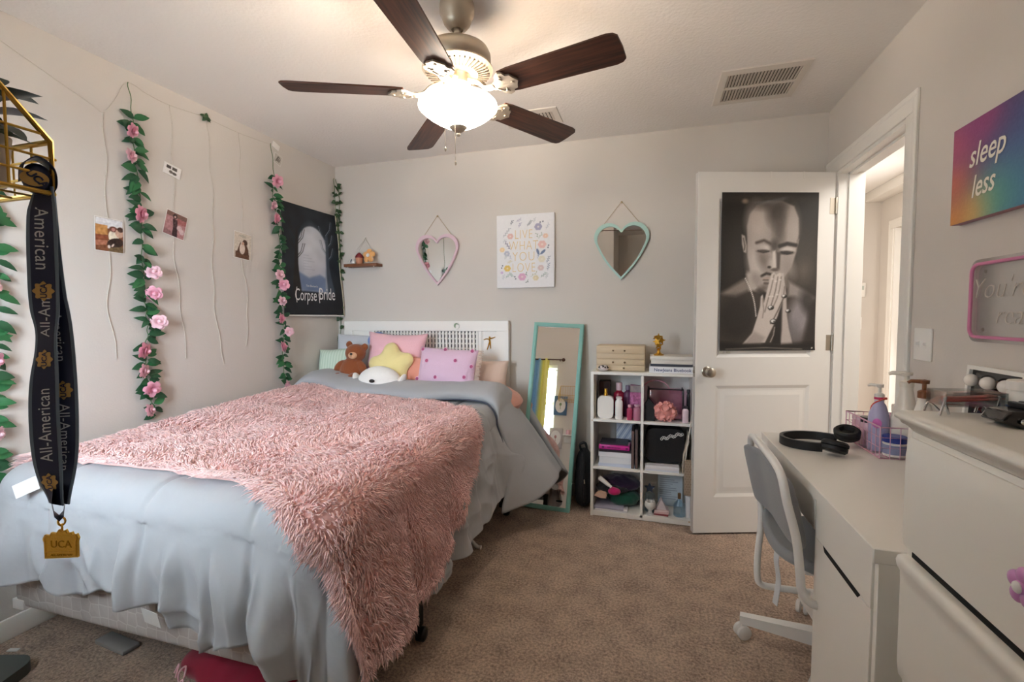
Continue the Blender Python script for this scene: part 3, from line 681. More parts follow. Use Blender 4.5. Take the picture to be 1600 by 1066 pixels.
# ================================================================ pillows and plush
def pillow_mb(w, h, t, n=22, ear=.06, wr=.006, seed=0, rnd=0):
    """puffed square in local x,z, thickness along y"""
    a = np.linspace(-1, 1, n); A, Bq = np.meshgrid(a, a, indexing='ij')
    th = t/2*np.clip((1-np.abs(A)**2.6), 0, 1)**.55*np.clip((1-np.abs(Bq)**2.6), 0, 1)**.55
    pin = 1-ear*(1-np.abs(A)**2)*np.abs(Bq)**3; pin2 = 1-ear*(1-np.abs(Bq)**2)*np.abs(A)**3
    X = A*w/2*pin2*np.sqrt(1-rnd*Bq**2); Z = Bq*h/2*pin*np.sqrt(1-rnd*A**2); nz = noise2(A, Bq, 1.8, 50+seed)*wr*(th/(t/2+1e-9))+noise2(A, Bq, 5, 60+seed)*wr*.4
    mb = MB(); mb.grid(np.stack([X, -(th+.002+nz), Z], -1)); mb.grid(np.stack([X, (th+.002), Z], -1)[::-1])
    e = []      # rim
    idx = [(i, 0) for i in range(n)]+[(n-1, j) for j in range(1, n)]+[(i, n-1) for i in range(n-2, -1, -1)]+[(0, j) for j in range(n-2, 0, -1)]
    m = n*n; f = lambda i, j: i*n+j; g = lambda i, j: m+(n-1-i)*n+j
    for k in range(len(idx)):
        p, q = idx[k], idx[(k+1) % len(idx)]; mb.f.append((f(*p), f(*q), g(*q), g(*p))); mb.m.append(0)
    return mb
def puff_mb(rfun, t, nr=9, nt=60, pw=2.2):
    th = np.linspace(0, 2*PI, nt, endpoint=False); mb = MB()
    R = np.array([rfun(q) for q in th])
    for s in (-1, 1):
        P = []
        for k in range(nr+1):
            f = k/nr; f2 = 1-(1-f)**1.4; y = s*t/2*math.sqrt(max(0, 1-f2**pw)); P.append(np.stack([R*f2*np.cos(th), np.full(nt, y), R*f2*np.sin(th)], -1))
        mb.grid(np.array(P), wrap=True)
    return mb
def blob(name, ells, mats, parent=None, voxel=.006, smooth_it=8, M=None):
    mb = MB()
    for e_ in ells: mb.ell(e_[0], e_[1], 20, 14, rot=e_[2] if len(e_) > 2 else None)
    me = mesh_from(name+'_src', mb, [], fixn=True); o = bpy.data.objects.new('tmp', me); COL.objects.link(o)
    r = o.modifiers.new('r', 'REMESH'); r.mode = 'VOXEL'; r.voxel_size = voxel
    s_ = o.modifiers.new('s', 'SMOOTH'); s_.iterations = smooth_it; s_.factor = .5
    dg = bpy.context.evaluated_depsgraph_get(); dg.update(); m2 = bpy.data.meshes.new_from_object(o.evaluated_get(dg)); m2.name = name
    bpy.data.objects.remove(o); bpy.data.meshes.remove(me)
    m2.materials.clear(); m2.materials.append(mats); m2.polygons.foreach_set('use_smooth', [True]*len(m2.polygons))
    o = link(bpy.data.objects.new(name, m2), parent)
    if M is not None: o.matrix_local = M
    return o
def cloth(name, c, **k): return mat(name, c, .9, var=.04, bump=.25, bscale=k.get('bs', 180), sheen=.3)
m_pink = cloth('rose_plush_cloth', '#eebcc6'); m_polka = cloth('lilac_pink_cloth', '#dcbcd3'); m_dot = cloth('magenta_dot', '#b2557f'); m_dot2 = cloth('pale_dot_rim', '#e8b6d4')
m_mint = None
def striped(name, a_, b_, sc):
    m = bpy.data.materials.new(name); m.use_nodes = True; nt = m.node_tree; N = nt.nodes; L = nt.links; b = N['Principled BSDF']; b.inputs['Roughness'].default_value = .9
    tc = N.new('ShaderNodeTexCoord'); w_ = N.new('ShaderNodeTexWave'); w_.inputs['Scale'].default_value = sc; w_.bands_direction = 'X'
    r = N.new('ShaderNodeValToRGB'); e = r.color_ramp.elements; e[0].color = srgb(a_); e[1].color = srgb(b_); L.new(tc.outputs['Object'], w_.inputs[0]); L.new(w_.outputs['Fac'], r.inputs[0]); L.new(r.outputs[0], b.inputs['Base Color']); return m
m_mint = striped('mint_striped_cloth', '#bcd3c0', '#d3e3d4', 14)
def place(name, mb, m, label, cat, loc, rx=0, rz=0, ry=0, group=None):
    M = Tr(*loc) @ Rz(rz) @ Rx(rx) @ Ry(ry); return tag(obj(name, mb, m, None, M=M, angle=180), label, cat, group)
# behind: sleeping pillows leaning on the headboard
place('pillow', pillow_mb(.62, .40, .13, seed=3), cloth('pale_grey_pillowcase', '#c9ced6'), 'pale grey pillow standing behind the teddy bear against the headboard', 'pillow', (-2.03, 3.06, .93), rx=-.22, group='pillows on the bed')
place('pillow', pillow_mb(.50, .27, .13, seed=4), cloth('beige_pillowcase', '#d9bfae'), 'beige pillow standing behind the spotted cushion at the right of the headboard', 'pillow', (-1.19, 3.065, .815), rx=-.18, group='pillows on the bed')
place('pillow', pillow_mb(.52, .36, .17, seed=5, wr=.014, ear=0, rnd=.46), cloth('dusty_peach_pillowcase', '#dba18f'), 'dusty peach pillow slumped over the right edge by the leaning mirror', 'pillow', (-1.05, 2.92, .70), rx=-1.42, rz=.02, ry=.22, group='pillows on the bed')
place('cushion', pillow_mb(.30, .30, .12, seed=6), m_mint, 'mint green ribbed cushion at the far left of the bed', 'cushion', (-2.235, 2.94, .88), rx=-.30, ry=-.08, rz=.1, group='cushions on the bed')
place('cushion', pillow_mb(.485, .38, .15, seed=7, ear=.10), m_pink, 'large plain rose pink cushion standing in the middle behind the yellow star', 'cushion', (-1.77, 2.99, .955), rx=-.16, ry=.03, group='cushions on the bed')
place('cushion', puff_mb(lambda q: .085+.0*q, .11), cloth('periwinkle_plush', '#7f97cf'), 'small periwinkle blue plush cushion peeking out behind the teddy bear', 'cushion', (-1.97, 3.075, 1.06), rx=-.1, group='cushions on the bed')
place('cushion', pillow_mb(.26, .24, .10, seed=9), cloth('coral_cloth', '#e29a86'), 'small coral cushion wedged between the yellow star and the spotted cushion', 'cushion', (-1.60, 2.93, .865), rx=-.2, ry=.2, group='cushions on the bed')
# spotted cushion with fringe
pc = thing('cushion', 'lilac pink rectangular cushion with magenta dots and a beige fringe', 'cushion', Tr(-1.325, 2.90, .905) @ Rz(-.08) @ Rx(-.25) @ Ry(.035), 'cushions on the bed')
PW, PH, PT = .445, .275, .14
obj('cover', pillow_mb(PW, PH, PT, seed=8, ear=.05), m_polka, pc, angle=180)
for x, z in ((-.195, .118), (-.01, .122), (.185, .125), (-.128, .035), (.092, .048), (-.042, -.072), (.165, -.055), (-.205, -.09), (.205, -.128), (.20, .02), (.0, -.125)):
    A, Bq = x/(PW/2), z/(PH/2); th = PT/2*max(0, 1-abs(A)**2.6)**.55*max(0, 1-abs(Bq)**2.6)**.55
    b = MB(); b.ell((x, -th-.001, z), (.0165, .006, .0165), 14, 8); ho = obj('dot_rim', b, m_dot2, pc)
    b = MB(); b.ell((x, -th-.005, z), (.0115, .006, .0115), 14, 8); obj('dot', b, m_dot, ho)
b = MB()
for k in range(46):
    z = -PH/2+PH*(k+.5)/46; L_ = random.uniform(.022, .036); b.tube([(PW/2-.006, 0, z), (PW/2+L_*.5, random.uniform(-.006, .006), z+random.uniform(-.003, .003)), (PW/2+L_, random.uniform(-.012, .012), z+random.uniform(-.008, .004))], .0022, 5)
obj('fringe', b, cloth('beige_fringe', '#d8c3b4'), pc, label='beige tasselled fringe')
# yellow star cushion
def star(q, R=.178, dip=.27): c = math.cos(5*(q-PI/2)); return R*(1-dip*.5+dip*.5*math.copysign(abs(c)**.8, c))
place('star_cushion', puff_mb(lambda q: star(q), .13, nt=100), cloth('butter_yellow_plush', '#eadb9b'), 'butter yellow star-shaped plush cushion in front of the pink cushion', 'cushion', (-1.735, 2.865, .905), rx=-.28, ry=-.12, group='cushions on the bed')
# teddy bear
m_bear = cloth('brown_teddy_plush', '#8a4a25', bs=90); m_muz = cloth('tan_plush', '#d9a884'); m_nose = mat('dark_nose', '#2a1d18', .5, var=0)
bear = thing('teddy_bear', 'brown teddy bear with a tan muzzle sitting by the mint cushion', 'teddy bear', Tr(-2.045, 2.845, .80) @ Rz(.1) @ Rx(-.12) @ Sc(1, 1, 1))
blob('body', [((0, 0, .075), (.085, .07, .095)), ((.03, -.01, .20), (.074, .064, .066)), ((-.03, .005, .262), (.026, .016, .027)), ((.092, .005, .245), (.026, .016, .027)), ((-.085, -.015, .105), (.03, .03, .055), Ry(.75)), ((.09, -.02, .10), (.03, .03, .055), Ry(-.6)), ((-.06, -.075, .02), (.04, .06, .04)), ((.06, -.075, .02), (.04, .06, .04))], m_bear, bear)
b = MB(); b.ell((.038, -.062, .182), (.033, .02, .026), 16, 10); mz = obj('muzzle', b, m_muz, bear)
b = MB(); b.ell((.038, -.084, .190), (.011, .006, .008), 12, 8); b.tube([(.038, -.083, .183), (.038, -.082, .170)], .0016, 6); obj('nose', b, m_nose, mz)
for s in (-1, 1): b = MB(); b.ell((.032+s*.027, -.058, .216), (.006, .004, .006), 10, 6); obj('eye', b, m_nose, bear)
# white plush head
wp = thing('plush_toy', 'white plush animal with floppy ears and dark nose half under the grey comforter', 'plush toy', Tr(-1.755, 2.75, .79) @ Rz(0.05))
blob('head', [((0, 0, .03), (.155, .095, .105)), ((0, .10, .0), (.14, .12, .08))], cloth('white_plush', '#ecebe8', bs=90), wp)
for s in (-1, 1):
    b = MB(); b.ell((s*.155, .0, .015), (.022, .05, .078), 14, 10, rot=Ry(s*.45)); obj('ear', b, cloth('white_plush', '#ecebe8'), wp)
b = MB(); b.ell((0, -.098, .046), (.02, .01, .012), 12, 8); obj('nose', b, m_nose, wp)
# ================================================================ painter for flat prints
class Paint:
    def __init__(s, w, h, nx, nz, bg):
        s.w, s.h, s.nx, s.nz = w, h, nx, nz
        s.X, s.Z = np.meshgrid(np.linspace(0, w, nx), np.linspace(0, h, nz), indexing='ij'); s.px = w/nx
        s.c = np.ones((nx, nz, 3))*np.array(s.rgb(bg))
    @staticmethod
    def rgb(c): return [int(c.lstrip('#')[i:i+2], 16)/255 for i in (0, 2, 4)] if isinstance(c, str) else ([c]*3 if isinstance(c, (int, float)) else list(c))
    def blend(s, a, col): s.c = s.c*(1-a[..., None])+np.array(s.rgb(col))*a[..., None]; return s
    def ell(s, cx, cz, rx, rz, col, rot=0, soft=None, op=1):
        x, z = s.X-cx, s.Z-cz; c, n = math.cos(rot), math.sin(rot); u, v = (x*c+z*n)/rx, (-x*n+z*c)/rz; d = (np.sqrt(u*u+v*v)-1)*min(rx, rz); k = soft or s.px
        return s.blend(op*np.clip(.5-d/k, 0, 1), col)
    def poly(s, pts, col, soft=None, op=1):
        P = [np.array(p, float) for p in pts]; n = len(P); ins = np.zeros(s.X.shape, bool); dm = np.full(s.X.shape, 1e9)
        for i in range(n):
            a, b = P[i], P[(i+1) % n]; ex, ez = b-a; t = np.clip(((s.X-a[0])*ex+(s.Z-a[1])*ez)/(ex*ex+ez*ez+1e-12), 0, 1)
            dm = np.minimum(dm, np.hypot(s.X-a[0]-t*ex, s.Z-a[1]-t*ez)); cr_ = ((a[1] > s.Z) != (b[1] > s.Z))
            with np.errstate(all='ignore'): xi = (b[0]-a[0])*(s.Z-a[1])/(b[1]-a[1]+1e-12)+a[0]
            ins ^= cr_ & (s.X < xi)
        d = np.where(ins, -dm, dm); k = soft or s.px; return s.blend(op*np.clip(.5-d/k, 0, 1), col)
    def line(s, pts, wd, col, soft=None, op=1):
        dm = np.full(s.X.shape, 1e9)
        for a, b in zip(pts[:-1], pts[1:]):
            ex, ez = b[0]-a[0], b[1]-a[1]; t = np.clip(((s.X-a[0])*ex+(s.Z-a[1])*ez)/(ex*ex+ez*ez+1e-12), 0, 1); dm = np.minimum(dm, np.hypot(s.X-a[0]-t*ex, s.Z-a[1]-t*ez))
        k = soft or s.px; return s.blend(op*np.clip(.5-(dm-wd/2)/k, 0, 1), col)
    def noise(s, amp, sc, seed=1):
        s.c = np.clip(s.c+noise2(s.X, s.Z, sc, seed)[..., None]*amp, 0, 1); return s
    def mesh(s, name, m, f=None):
        """f maps (x,z) arrays to points; default flat, centred, facing -y"""
        P = f(s.X, s.Z) if f else np.stack([s.X-s.w/2, np.zeros_like(s.X), s.Z-s.h/2], -1)
        me = mesh_from(name, MB().grid(P), m, fixn=False, angle=180); color_attr(me, lin(s.c.reshape(-1, 3))); return me
m_print = vmat('printed_paper', .45); m_gloss = vmat('glossy_poster_print', .6, coat=.03); m_canvas = vmat('printed_canvas', .7, bump=.2, bscale=300)
m_paper = mat('white_paper', '#e9e7e3', .6, var=.01)
WL = lambda y, z, off=.004, roll=0: Tr(XL+off, y, z) @ Rz(PI/2) @ Ry(roll)      # frame on the left wall: local x -> +Y, front -> room
WB = lambda x, z, off=.004, roll=0: Tr(x, YB-off, z) @ Ry(roll)
WR = lambda y, z, off=.004, roll=0: Tr(XR-off, y, z) @ Rz(-PI/2) @ Ry(roll)
# ---------------------------------------------------------------- snapshots
def snapshot(paint, y, z, roll, label, off=.006):
    t = thing('photo_print', label, 'photograph', WL(y, z, off, roll), 'snapshots on the left wall'); w, h = paint.w, paint.h
    obj('card', MB().box(-w/2-.003, w/2+.003, .0005, .0015, -h/2-.003, h/2+.003), m_paper, t, smooth=False)
    obj('image', paint.mesh('image', m_gloss), None, t); return t
p = Paint(.115, .150, 46, 60, '#7a4a2c'); p.poly([(0, .105), (.115, .105), (.115, .15), (0, .15)], '#dfe0e4').poly([(0, .07), (.05, .075), (.05, .118), (0, .118)], '#c08a4e').poly([(0, .045), (.05, .055), (.05, .07), (0, .072)], '#8b4a2c').poly([(0, .02), (.045, .03), (.05, .05), (0, .045)], '#b0745a')
p.ell(.075, .072, .022, .028, '#e6dcc8').ell(.075, .105, .018, .013, '#6c3d30').ell(.074, .104, .008, .008, '#c98f86').ell(.1, .09, .018, .02, '#c9a38d').ell(.104, .108, .013, .012, '#4a2c20').ell(.082, .042, .036, .022, '#2c160d', .35).poly([(.05, 0), (.115, 0), (.115, .03), (.06, .018)], '#6d5a3d').ell(.055, .022, .006, .008, '#efe6e0').ell(.071, .03, .004, .009, '#e8d8cc', -.6).noise(.12, 90)
snapshot(p, 1.555, 1.640, .03, 'square snapshot in warm browns clipped beside the rose garland')
p = Paint(.085, .052, 40, 26, '#e9e6e2'); p.poly([(.010, .029), (.034, .029), (.034, .045), (.010, .045)], '#4b443f').poly([(.040, .029), (.066, .029), (.066, .045), (.040, .045)], '#57504a').ell(.036, .015, .010, .008, '#6b625b').ell(.055, .013, .012, .007, '#5d5650').noise(.06, 200)
snapshot(p, 1.868, 2.025, .20, 'tiny white photo strip with two dark frames, hung highest on its string')
p = Paint(.110, .125, 44, 50, '#b07f80'); p.poly([(0, .1), (.11, .1), (.11, .125), (0, .125)], '#7c5c52').poly([(.06, .07), (.11, .075), (.11, .1), (.06, .1)], '#a2605f').ell(.045, .105, .011, .013, '#2c1a1a').ell(.046, .103, .005, .006, '#d7b2a6').poly([(.035, .09), (.06, .09), (.068, .05), (.075, .0), (.045, 0), (.045, .05)], '#3d2428').ell(.078, .052, .014, .014, '#cdb4b6').ell(.094, .037, .014, .014, '#d5bcbf').poly([(.0, .03), (.04, .02), (.05, 0), (0, 0)], '#8e6466').noise(.10, 100)
snapshot(p, 1.872, 1.745, .24, 'snapshot in dusty pinks tilted on its string beside the rose garland')
p = Paint(.125, .155, 44, 56, '#cfc5b7'); p.ell(.062, .136, .028, .009, '#b7b1a2').poly([(.012, .0), (.112, .0), (.112, .03), (.012, .04)], '#6a4630').poly([(.02, .03), (.045, .1), (.06, .06), (.08, .105), (.105, .06), (.11, .02)], '#5b3a28').ell(.078, .1, .018, .018, '#4e3122').ell(.06, .06, .02, .034, '#dccbbd').ell(.064, .093, .009, .01, '#caa08a').noise(.1, 110)
snapshot(p, 2.292, 1.695, .09, 'pale snapshot with a brown group picture hung between the garland and the poster')
p = Paint(.062, .062, 30, 30, '#c4beb5'); p.line([(.018, .014), (.03, .05), (.045, .045)], .007, '#5a534c').line([(.02, .02), (.045, .018), (.05, .04)], .006, '#6a625a').ell(.034, .03, .008, .01, '#77706a').noise(.05, 200)
snapshot(p, 2.598, 2.313, .3, 'tiny square snapshot under the white hook above the second garland')
tag(obj('wall_hook', MB().box(-.03, .03, -.008, 0, -.02, .02, b=.004), m_white, None, M=WL(2.585, 2.395, .0012, .35)), 'white adhesive wall hook holding the end of the light string', 'hook')

# ---------------------------------------------------------------- fairy-light string
m_wire = mat('pale_clear_wire', '#d3cdc2', .5, var=.05); m_wire2 = mat('olive_twine', '#857f5e', .8, var=.05)
cable = thing('light_string', 'thin pale wire light string draped along the top of the left wall', 'string lights', Tr(XL, 1.9, 2.3))
ci = cable.matrix_world.inverted()
def onwall(pts, off=.006): return [(XL+off, y, z) for y, z in pts]
b = MB(); b.tube(bez(onwall([(.95, 2.425), (1.25, 2.308), (1.50, 2.214), (1.555, 2.197), (1.61, 2.28), (1.664, 2.378), (1.76, 2.365), (1.872, 2.359), (2.065, 2.377), (2.297, 2.375), (2.58, 2.395)]), 6),   .0015, 6, M=ci); obj('wire', b, m_wire, cable)
hang = [[(1.555, 2.197), (1.556, 2.04), (1.553, 1.87), (1.546, 1.72), (1.557, 1.546), (1.535, 1.338), (1.562, 1.069)], [(1.872, 2.359), (1.873, 2.148), (1.872, 1.83), (1.858, 1.649), (1.875, 1.415), (1.905, 1.039)], [(2.081, 2.377), (2.093, 2.115), (2.098, 1.866), (2.08, 1.537), (2.092, 1.244), (2.136, .98)], [(2.297, 2.375), (2.293, 2.061), (2.302, 1.9), (2.295, 1.772), (2.287, 1.596), (2.315, 1.362), (2.294, 1.084)]]
m_led = mat('clear_micro_bulb', '#dedbd0', .25, var=0)
for hs in hang:
    pts = bez(onwall([(y, z) for y, z in hs], .004), 8)
    pts = [(x, y+.006*math.sin(z*23), z) for x, y, z in pts]
    b = MB(); b.tube(pts, .0013, 5, M=ci)
    for q in pts[4::5]: b.ell(ci @ Vector(q), (.0026, .0026, .0045), 6, 4)
    obj('hanging_wire', b, m_wire, cable)

# ---------------------------------------------------------------- rose garlands
def leaf_mesh(name, L_, W_, m, fold=.25, droop=.25, n=5):
    P = []
    for i in range(n+1):
        t = i/n; w_ = W_*math.sin(PI*min(1, t**.8*.97+.02))**.9*(1 if i < n else 0); x = L_*t; z = -droop*L_*t*t
        P.append([(x, -w_, z+fold*w_), (x, 0, z), (x, w_, z+fold*w_)])
    return mesh_from(name, MB().grid(P), m, angle=180, fixn=False)
m_leafA = mat('silk_leaf_green', '#2c6a3c', .55, var=.25, vscale=14); m_leafB = mat('silk_leaf_dark', '#1f4f30', .55, var=.2, vscale=14); m_ivy = mat('ivy_leaf', '#33502f', .55, var=.2, vscale=20); m_stem = mat('garland_stem', '#4f6b3c', .6, var=.1)
LEAF = [leaf_mesh('leaf', .058, .0155, m_leafA), leaf_mesh('leaf', .050, .016, m_leafB, .15, .4), leaf_mesh('leaf', .045, .014, m_leafA, .35, .1), leaf_mesh('leaf', .054, .013, m_leafB, .3, .5)]
IVY = [leaf_mesh('leaf', .034, .0125, m_ivy, .15, .3, 4), leaf_mesh('leaf', .028, .0115, m_ivy, .25, .5, 4)]
def rose_mesh(r, m):
    mb = MB(); rng = random.Random(3)
    mb.ell((0, 0, r*.45), (r*.28, r*.28, r*.45), 10, 7)
    for ring, (n, rad, tilt, sz) in enumerate(((3, .18, .25, .62), (4, .34, .55, .72), (5, .5, .95, .8), (6, .55, 1.3, .75))):
        for k in range(n):
            a = 2*PI*k/n+ring*.7+rng.uniform(-.15, .15); P = []
            for i in range(5):
                t = i/4; row = []
                for j in range(5):
                    s = j/4*2-1; wdt = sz*r*.62*math.sin(PI*(.18+.62*t)); rr = rad*r*(.3+.7*t)+math.sin(tilt)*t*sz*r*.62+(.10*r*t**3); hh_ = math.cos(tilt)*t*sz*r*1.15-.12*r*t**4*(ring+1)*.5
                    rr2 = rr-abs(s)**2*wdt*.28; q = Vector((rr2, s*wdt, hh_)); row.append(Rz(a) @ q)
                P.append(row)
            mb.grid(P)
    return mesh_from('rose', mb, m, angle=180, fixn=False)
m_rose = [mat('pink_silk_petal', '#efb0c4', .7, var=.18, vscale=30, sheen=.2), mat('pale_pink_silk_petal', '#f2cbd5', .7, var=.12, vscale=30, sheen=.2)]
ROSE = [rose_mesh(.037, m_rose[0]), rose_mesh(.034, m_rose[1])]
def frame(d, n):
    d = Vector(d).normalized(); n = Vector(n); n = (n-d*n.dot(d)).normalized(); y = n.cross(d)
    return Matrix(((d.x, y.x, n.x, 0), (d.y, y.y, n.y, 0), (d.z, y.z, n.z, 0), (0, 0, 0, 1)))
def garland(name, label, pts, roses, leaves, step, normal, seed, group, clear=.10, sc=1.0, off=.012, cat='garland'):
    """pts: world points; normal: direction into the room"""
    rng = random.Random(seed); t = thing(name, label, cat, Tr(*pts[0]), group); inv = t.matrix_world.inverted(); n = Vector(normal); side = n.cross(Vector((0, 0, 1)))
    path = bez(pts, 10); b = MB(); b.tube([Vector(q)+side*.004*math.sin(i*.9) for i, q in enumerate(path)], .0021, 6, M=inv); obj('stem', b, m_stem, t)
    acc = 0; last = path[0]; run = 0
    for q in path[1:]:
        run += (q-last).length; acc += (q-last).length; last = q
        while acc > step:
            acc -= step
            if run < clear: continue
            for k in range(rng.choice((1, 2, 2))):
                s = rng.choice((-1, 1)); d = side*s*rng.uniform(.5, 1)+Vector((0, 0, rng.uniform(-.7, .55)))+n*rng.uniform(.05, .55)
                M = inv @ Matrix.Translation(Vector(q)+n*rng.uniform(.0, off)) @ frame(d, n*1+Vector((rng.uniform(-.3, .3), rng.uniform(-.3, .3), rng.uniform(.0, .6)))) @ Matrix.Scale(sc*rng.uniform(.8, 1.15), 4)
                obj('leaf', rng.choice(leaves), None, t, M=M)
    for k, (q, sgn) in enumerate(roses):
        nn = n*.9+side*sgn*.55+Vector((0, 0, rng.uniform(-.35, .2))); d = nn.orthogonal()
        M = inv @ Matrix.Translation(Vector(q)+n*.012) @ frame(d, nn) @ Matrix.Scale(rng.uniform(.9, 1.1), 4); obj('rose', ROSE[k % 2], None, t, M=M)
    return t
NL = (1, 0, 0)
def gl(L_, off=.012): return [(XL+off, y, z) for y, z in L_]
def rl(L_): return [((XL+.022, y, z), s) for y, z, s in L_]
garland('rose_garland', 'pink rose garland hanging nearest the golden medal ribbon, cut by the photo edge', gl([(1.16, 2.38), (1.15, 2.0), (1.14, 1.72), (1.15, 1.452), (1.13, 1.2), (1.12, 1.004), (1.11, .80), (1.105, .60)]), rl([(1.125, 1.62, -1), (1.125, 1.38, -1), (1.12, 1.10, -1), (1.11, .82, -1)]), LEAF, .026, NL, 5, 'artificial garlands on the left wall', clear=.62, sc=1.15)
garland('rose_garland', 'full pink rose garland hanging between the first two string-hung snapshots', gl([(1.664, 2.378), (1.676, 2.23), (1.675, 2.05), (1.688, 1.90), (1.696, 1.749), (1.690, 1.562), (1.693, 1.406), (1.699, 1.279), (1.701, 1.184), (1.685, 1.105), (1.688, 1.026), (1.693, .929), (1.705, .846), (1.72, .762)]), rl([(1.655, 2.148, -1), (1.643, 2.026, -1), (1.675, 1.76, -1), (1.728, 1.485, 1), (1.725, 1.38, 1), (1.744, 1.238, 1), (1.66, 1.10, -1), (1.655, 1.0, -1), (1.692, .905, 0), (1.675, .80, -1)]), LEAF, .025, NL, 11, 'artificial garlands on the left wall', clear=.16, sc=1.2)
garland('rose_garland', 'pink rose garland hanging along the left edge of the dark poster', gl([(2.514, 2.386), (2.533, 2.21), (2.518, 2.079), (2.54, 1.959), (2.565, 1.754), (2.545, 1.539), (2.550, 1.369), (2.575, 1.197), (2.562, .98), (2.58, .80)], .03), [((XL+.04, y, z), s) for y, z, s in [(2.537, 2.150, 0), (2.495, 1.985, -1), (2.515, 1.905, -1), (2.533, 1.538, 0), (2.564, 1.476, 1), (2.548, 1.365, 0), (2.53, 1.25, -1), (2.60, 1.16, 1), (2.54, 1.06, -1), (2.56, .80, -1)]], LEAF, .025, NL, 19, 'artificial garlands on the left wall', clear=.2, sc=1.15)
garland('ivy_strand', 'thin small-leaved ivy strand hanging in the corner on the back wall side', [(-2.39, YB-.012, 2.345), (-2.36, YB-.012, 2.2), (-2.372, YB-.012, 2.0), (-2.37, YB-.012, 1.87), (-2.365, YB-.012, 1.6), (-2.375, YB-.012, 1.337), (-2.385, YB-.012, 1.03)], [], IVY, .058, (0, -1, 0), 23, 'ivy strands in the corner', clear=.02, sc=1.3, cat='ivy')
garland('ivy_strand', 'thin small-leaved ivy strand hanging down the right edge of the dark poster', [(XL+.012, 3.165, 2.345), (XL+.03, 3.15, 2.18), (XL+.05, 3.145, 2.0), (XL+.06, 3.155, 1.84), (XL+.055, 3.145, 1.64)], [], IVY, .06, NL, 29, 'ivy strands in the corner', clear=.02, sc=1.25, cat='ivy')
tl = thing('leaf_sprig', 'tiny green leaf sprig caught on the light string near the ceiling', 'leaf sprig', Tr(XL+.01, 2.068, 2.375))
for k in range(5): obj('leaf', IVY[k % 2], None, tl, M=frame((.3, math.cos(k*1.4), math.sin(k*1.4)*.6), (1, 0, .3)))

# ---------------------------------------------------------------- dark film poster, generic night scene
W_, H_ = .575, .775
p = Paint(W_, H_, 116, 156, '#0d1218')
p.ell(.29, .44, .36, .42, '#1d2a36', soft=.25, op=.6)
arch = [(.145, .17), (.145, .45)]+[(.29+.145*math.cos(a), .49+.155*math.sin(a)) for a in np.linspace(PI, 0, 16)]+[(.435, .45), (.435, .17)]
p.poly(arch, '#b9bdc8', soft=.012); p.poly([(.145, .17), (.435, .17), (.435, .27), (.36, .30), (.25, .27), (.145, .31)], '#6f82a4', soft=.02)
p.ell(.29, .47, .10, .14, '#d5d6db', soft=.12, op=.7)
for x0, lean, col, wd in ((.105, .02, '#1a1512', .030), (.155, -.012, '#17130f', .020), (.425, .01, '#8b95a4', .030), (.47, -.02, '#3c4856', .045)):      # plain tree trunks instead of figures
    p.poly([(x0-wd, .09), (x0-wd*.35+lean, .36), (x0-wd*.3+lean*1.4, .60), (x0+wd*.3+lean*1.4, .60), (x0+wd*.35+lean, .36), (x0+wd, .09)], col, soft=.01)
    for k in range(5): z = .40+.05*k; s = (-1)**k; p.line([(x0+lean, z), (x0+lean+s*.05, z+.05), (x0+lean+s*.07, z+.11)], .0045, col)
p.poly([(0, 0), (W_, 0), (W_, .17), (.4, .15), (.2, .165), (0, .14)], '#0d1118', soft=.03)
for k in range(6): p.line([(.20, .43-.0*k-.02*k), (.25+.06*((k*7) % 3)/2, .43-.02*k)], .002, '#8e93a2', op=.5)
p.line([(.15, .178), (.43, .178)], .003, '#8d97a8', op=.7).noise(.05, 14, 3)
def curl(X, Z):
    s = X/W_; t = 1-Z/H_; x = .010+.052*s**2*(.35+.65*t)+.004*np.sin(Z*14)
    y = X*(1-.05*s*(1-t)); return np.stack([y-W_/2, -x, Z-H_/2+0*X], -1)
po = thing('film_poster', 'dark curling poster with a pale moonlit arch on the left wall', 'poster', WL(2.895, 1.663, .0))
o = obj('sheet', p.mesh('sheet', m_gloss, curl), None, po)
def on_poster(mb, lift=.0014):
    P = np.array(mb.v); X = P[:, 0]+W_/2; Z = P[:, 2]+H_/2; q = curl(X, Z); q[:, 1] -= lift; mb.v = [tuple(v) for v in q]; return mb
m_ink = mat('white_poster_ink', '#e6e6e6', .5, var=0)
t_ = text_mb('Corpse', .098, Tr(-.085, 0, -.285) @ Rx(0) @ Matrix.Diagonal((.72, 1, 1.25, 1)), depth=0, shear=.12); text_mb('Bride', .105, Tr(.125, 0, -.275) @ Matrix.Diagonal((.72, 1, 1.25, 1)), depth=0, mb=t_, shear=.12); text_mb("Tim Burton's", .022, Tr(-.02, 0, -.185), depth=0, mb=t_, shear=.2)
for x in (-.165, .055): t_.tube([(x, 0, -.19), (x-.012, 0, -.24), (x-.006, 0, -.30)], .003, 4)
obj('title_lettering', on_poster(t_), m_ink, po, fixn=False, smooth=False, label='white spidery title lettering')
b = MB(); b.tube([(-.28, -.012, -.392), (0, -.022, -.394), (.285, -.06, -.396)], .0055, 10); obj('hanging_strip', b, m_white, po, label='white plastic strip along the bottom edge')
e_ = curl(np.full(40, W_), np.linspace(0, H_, 40)); b = MB(); b.tube([(x+.002, y, z) for x, y, z in e_], .004, 6); obj('rolled_edge', b, mat('poster_back', '#d6cfb5', .7, var=.03), po, label='cream paper edge curling off the wall')
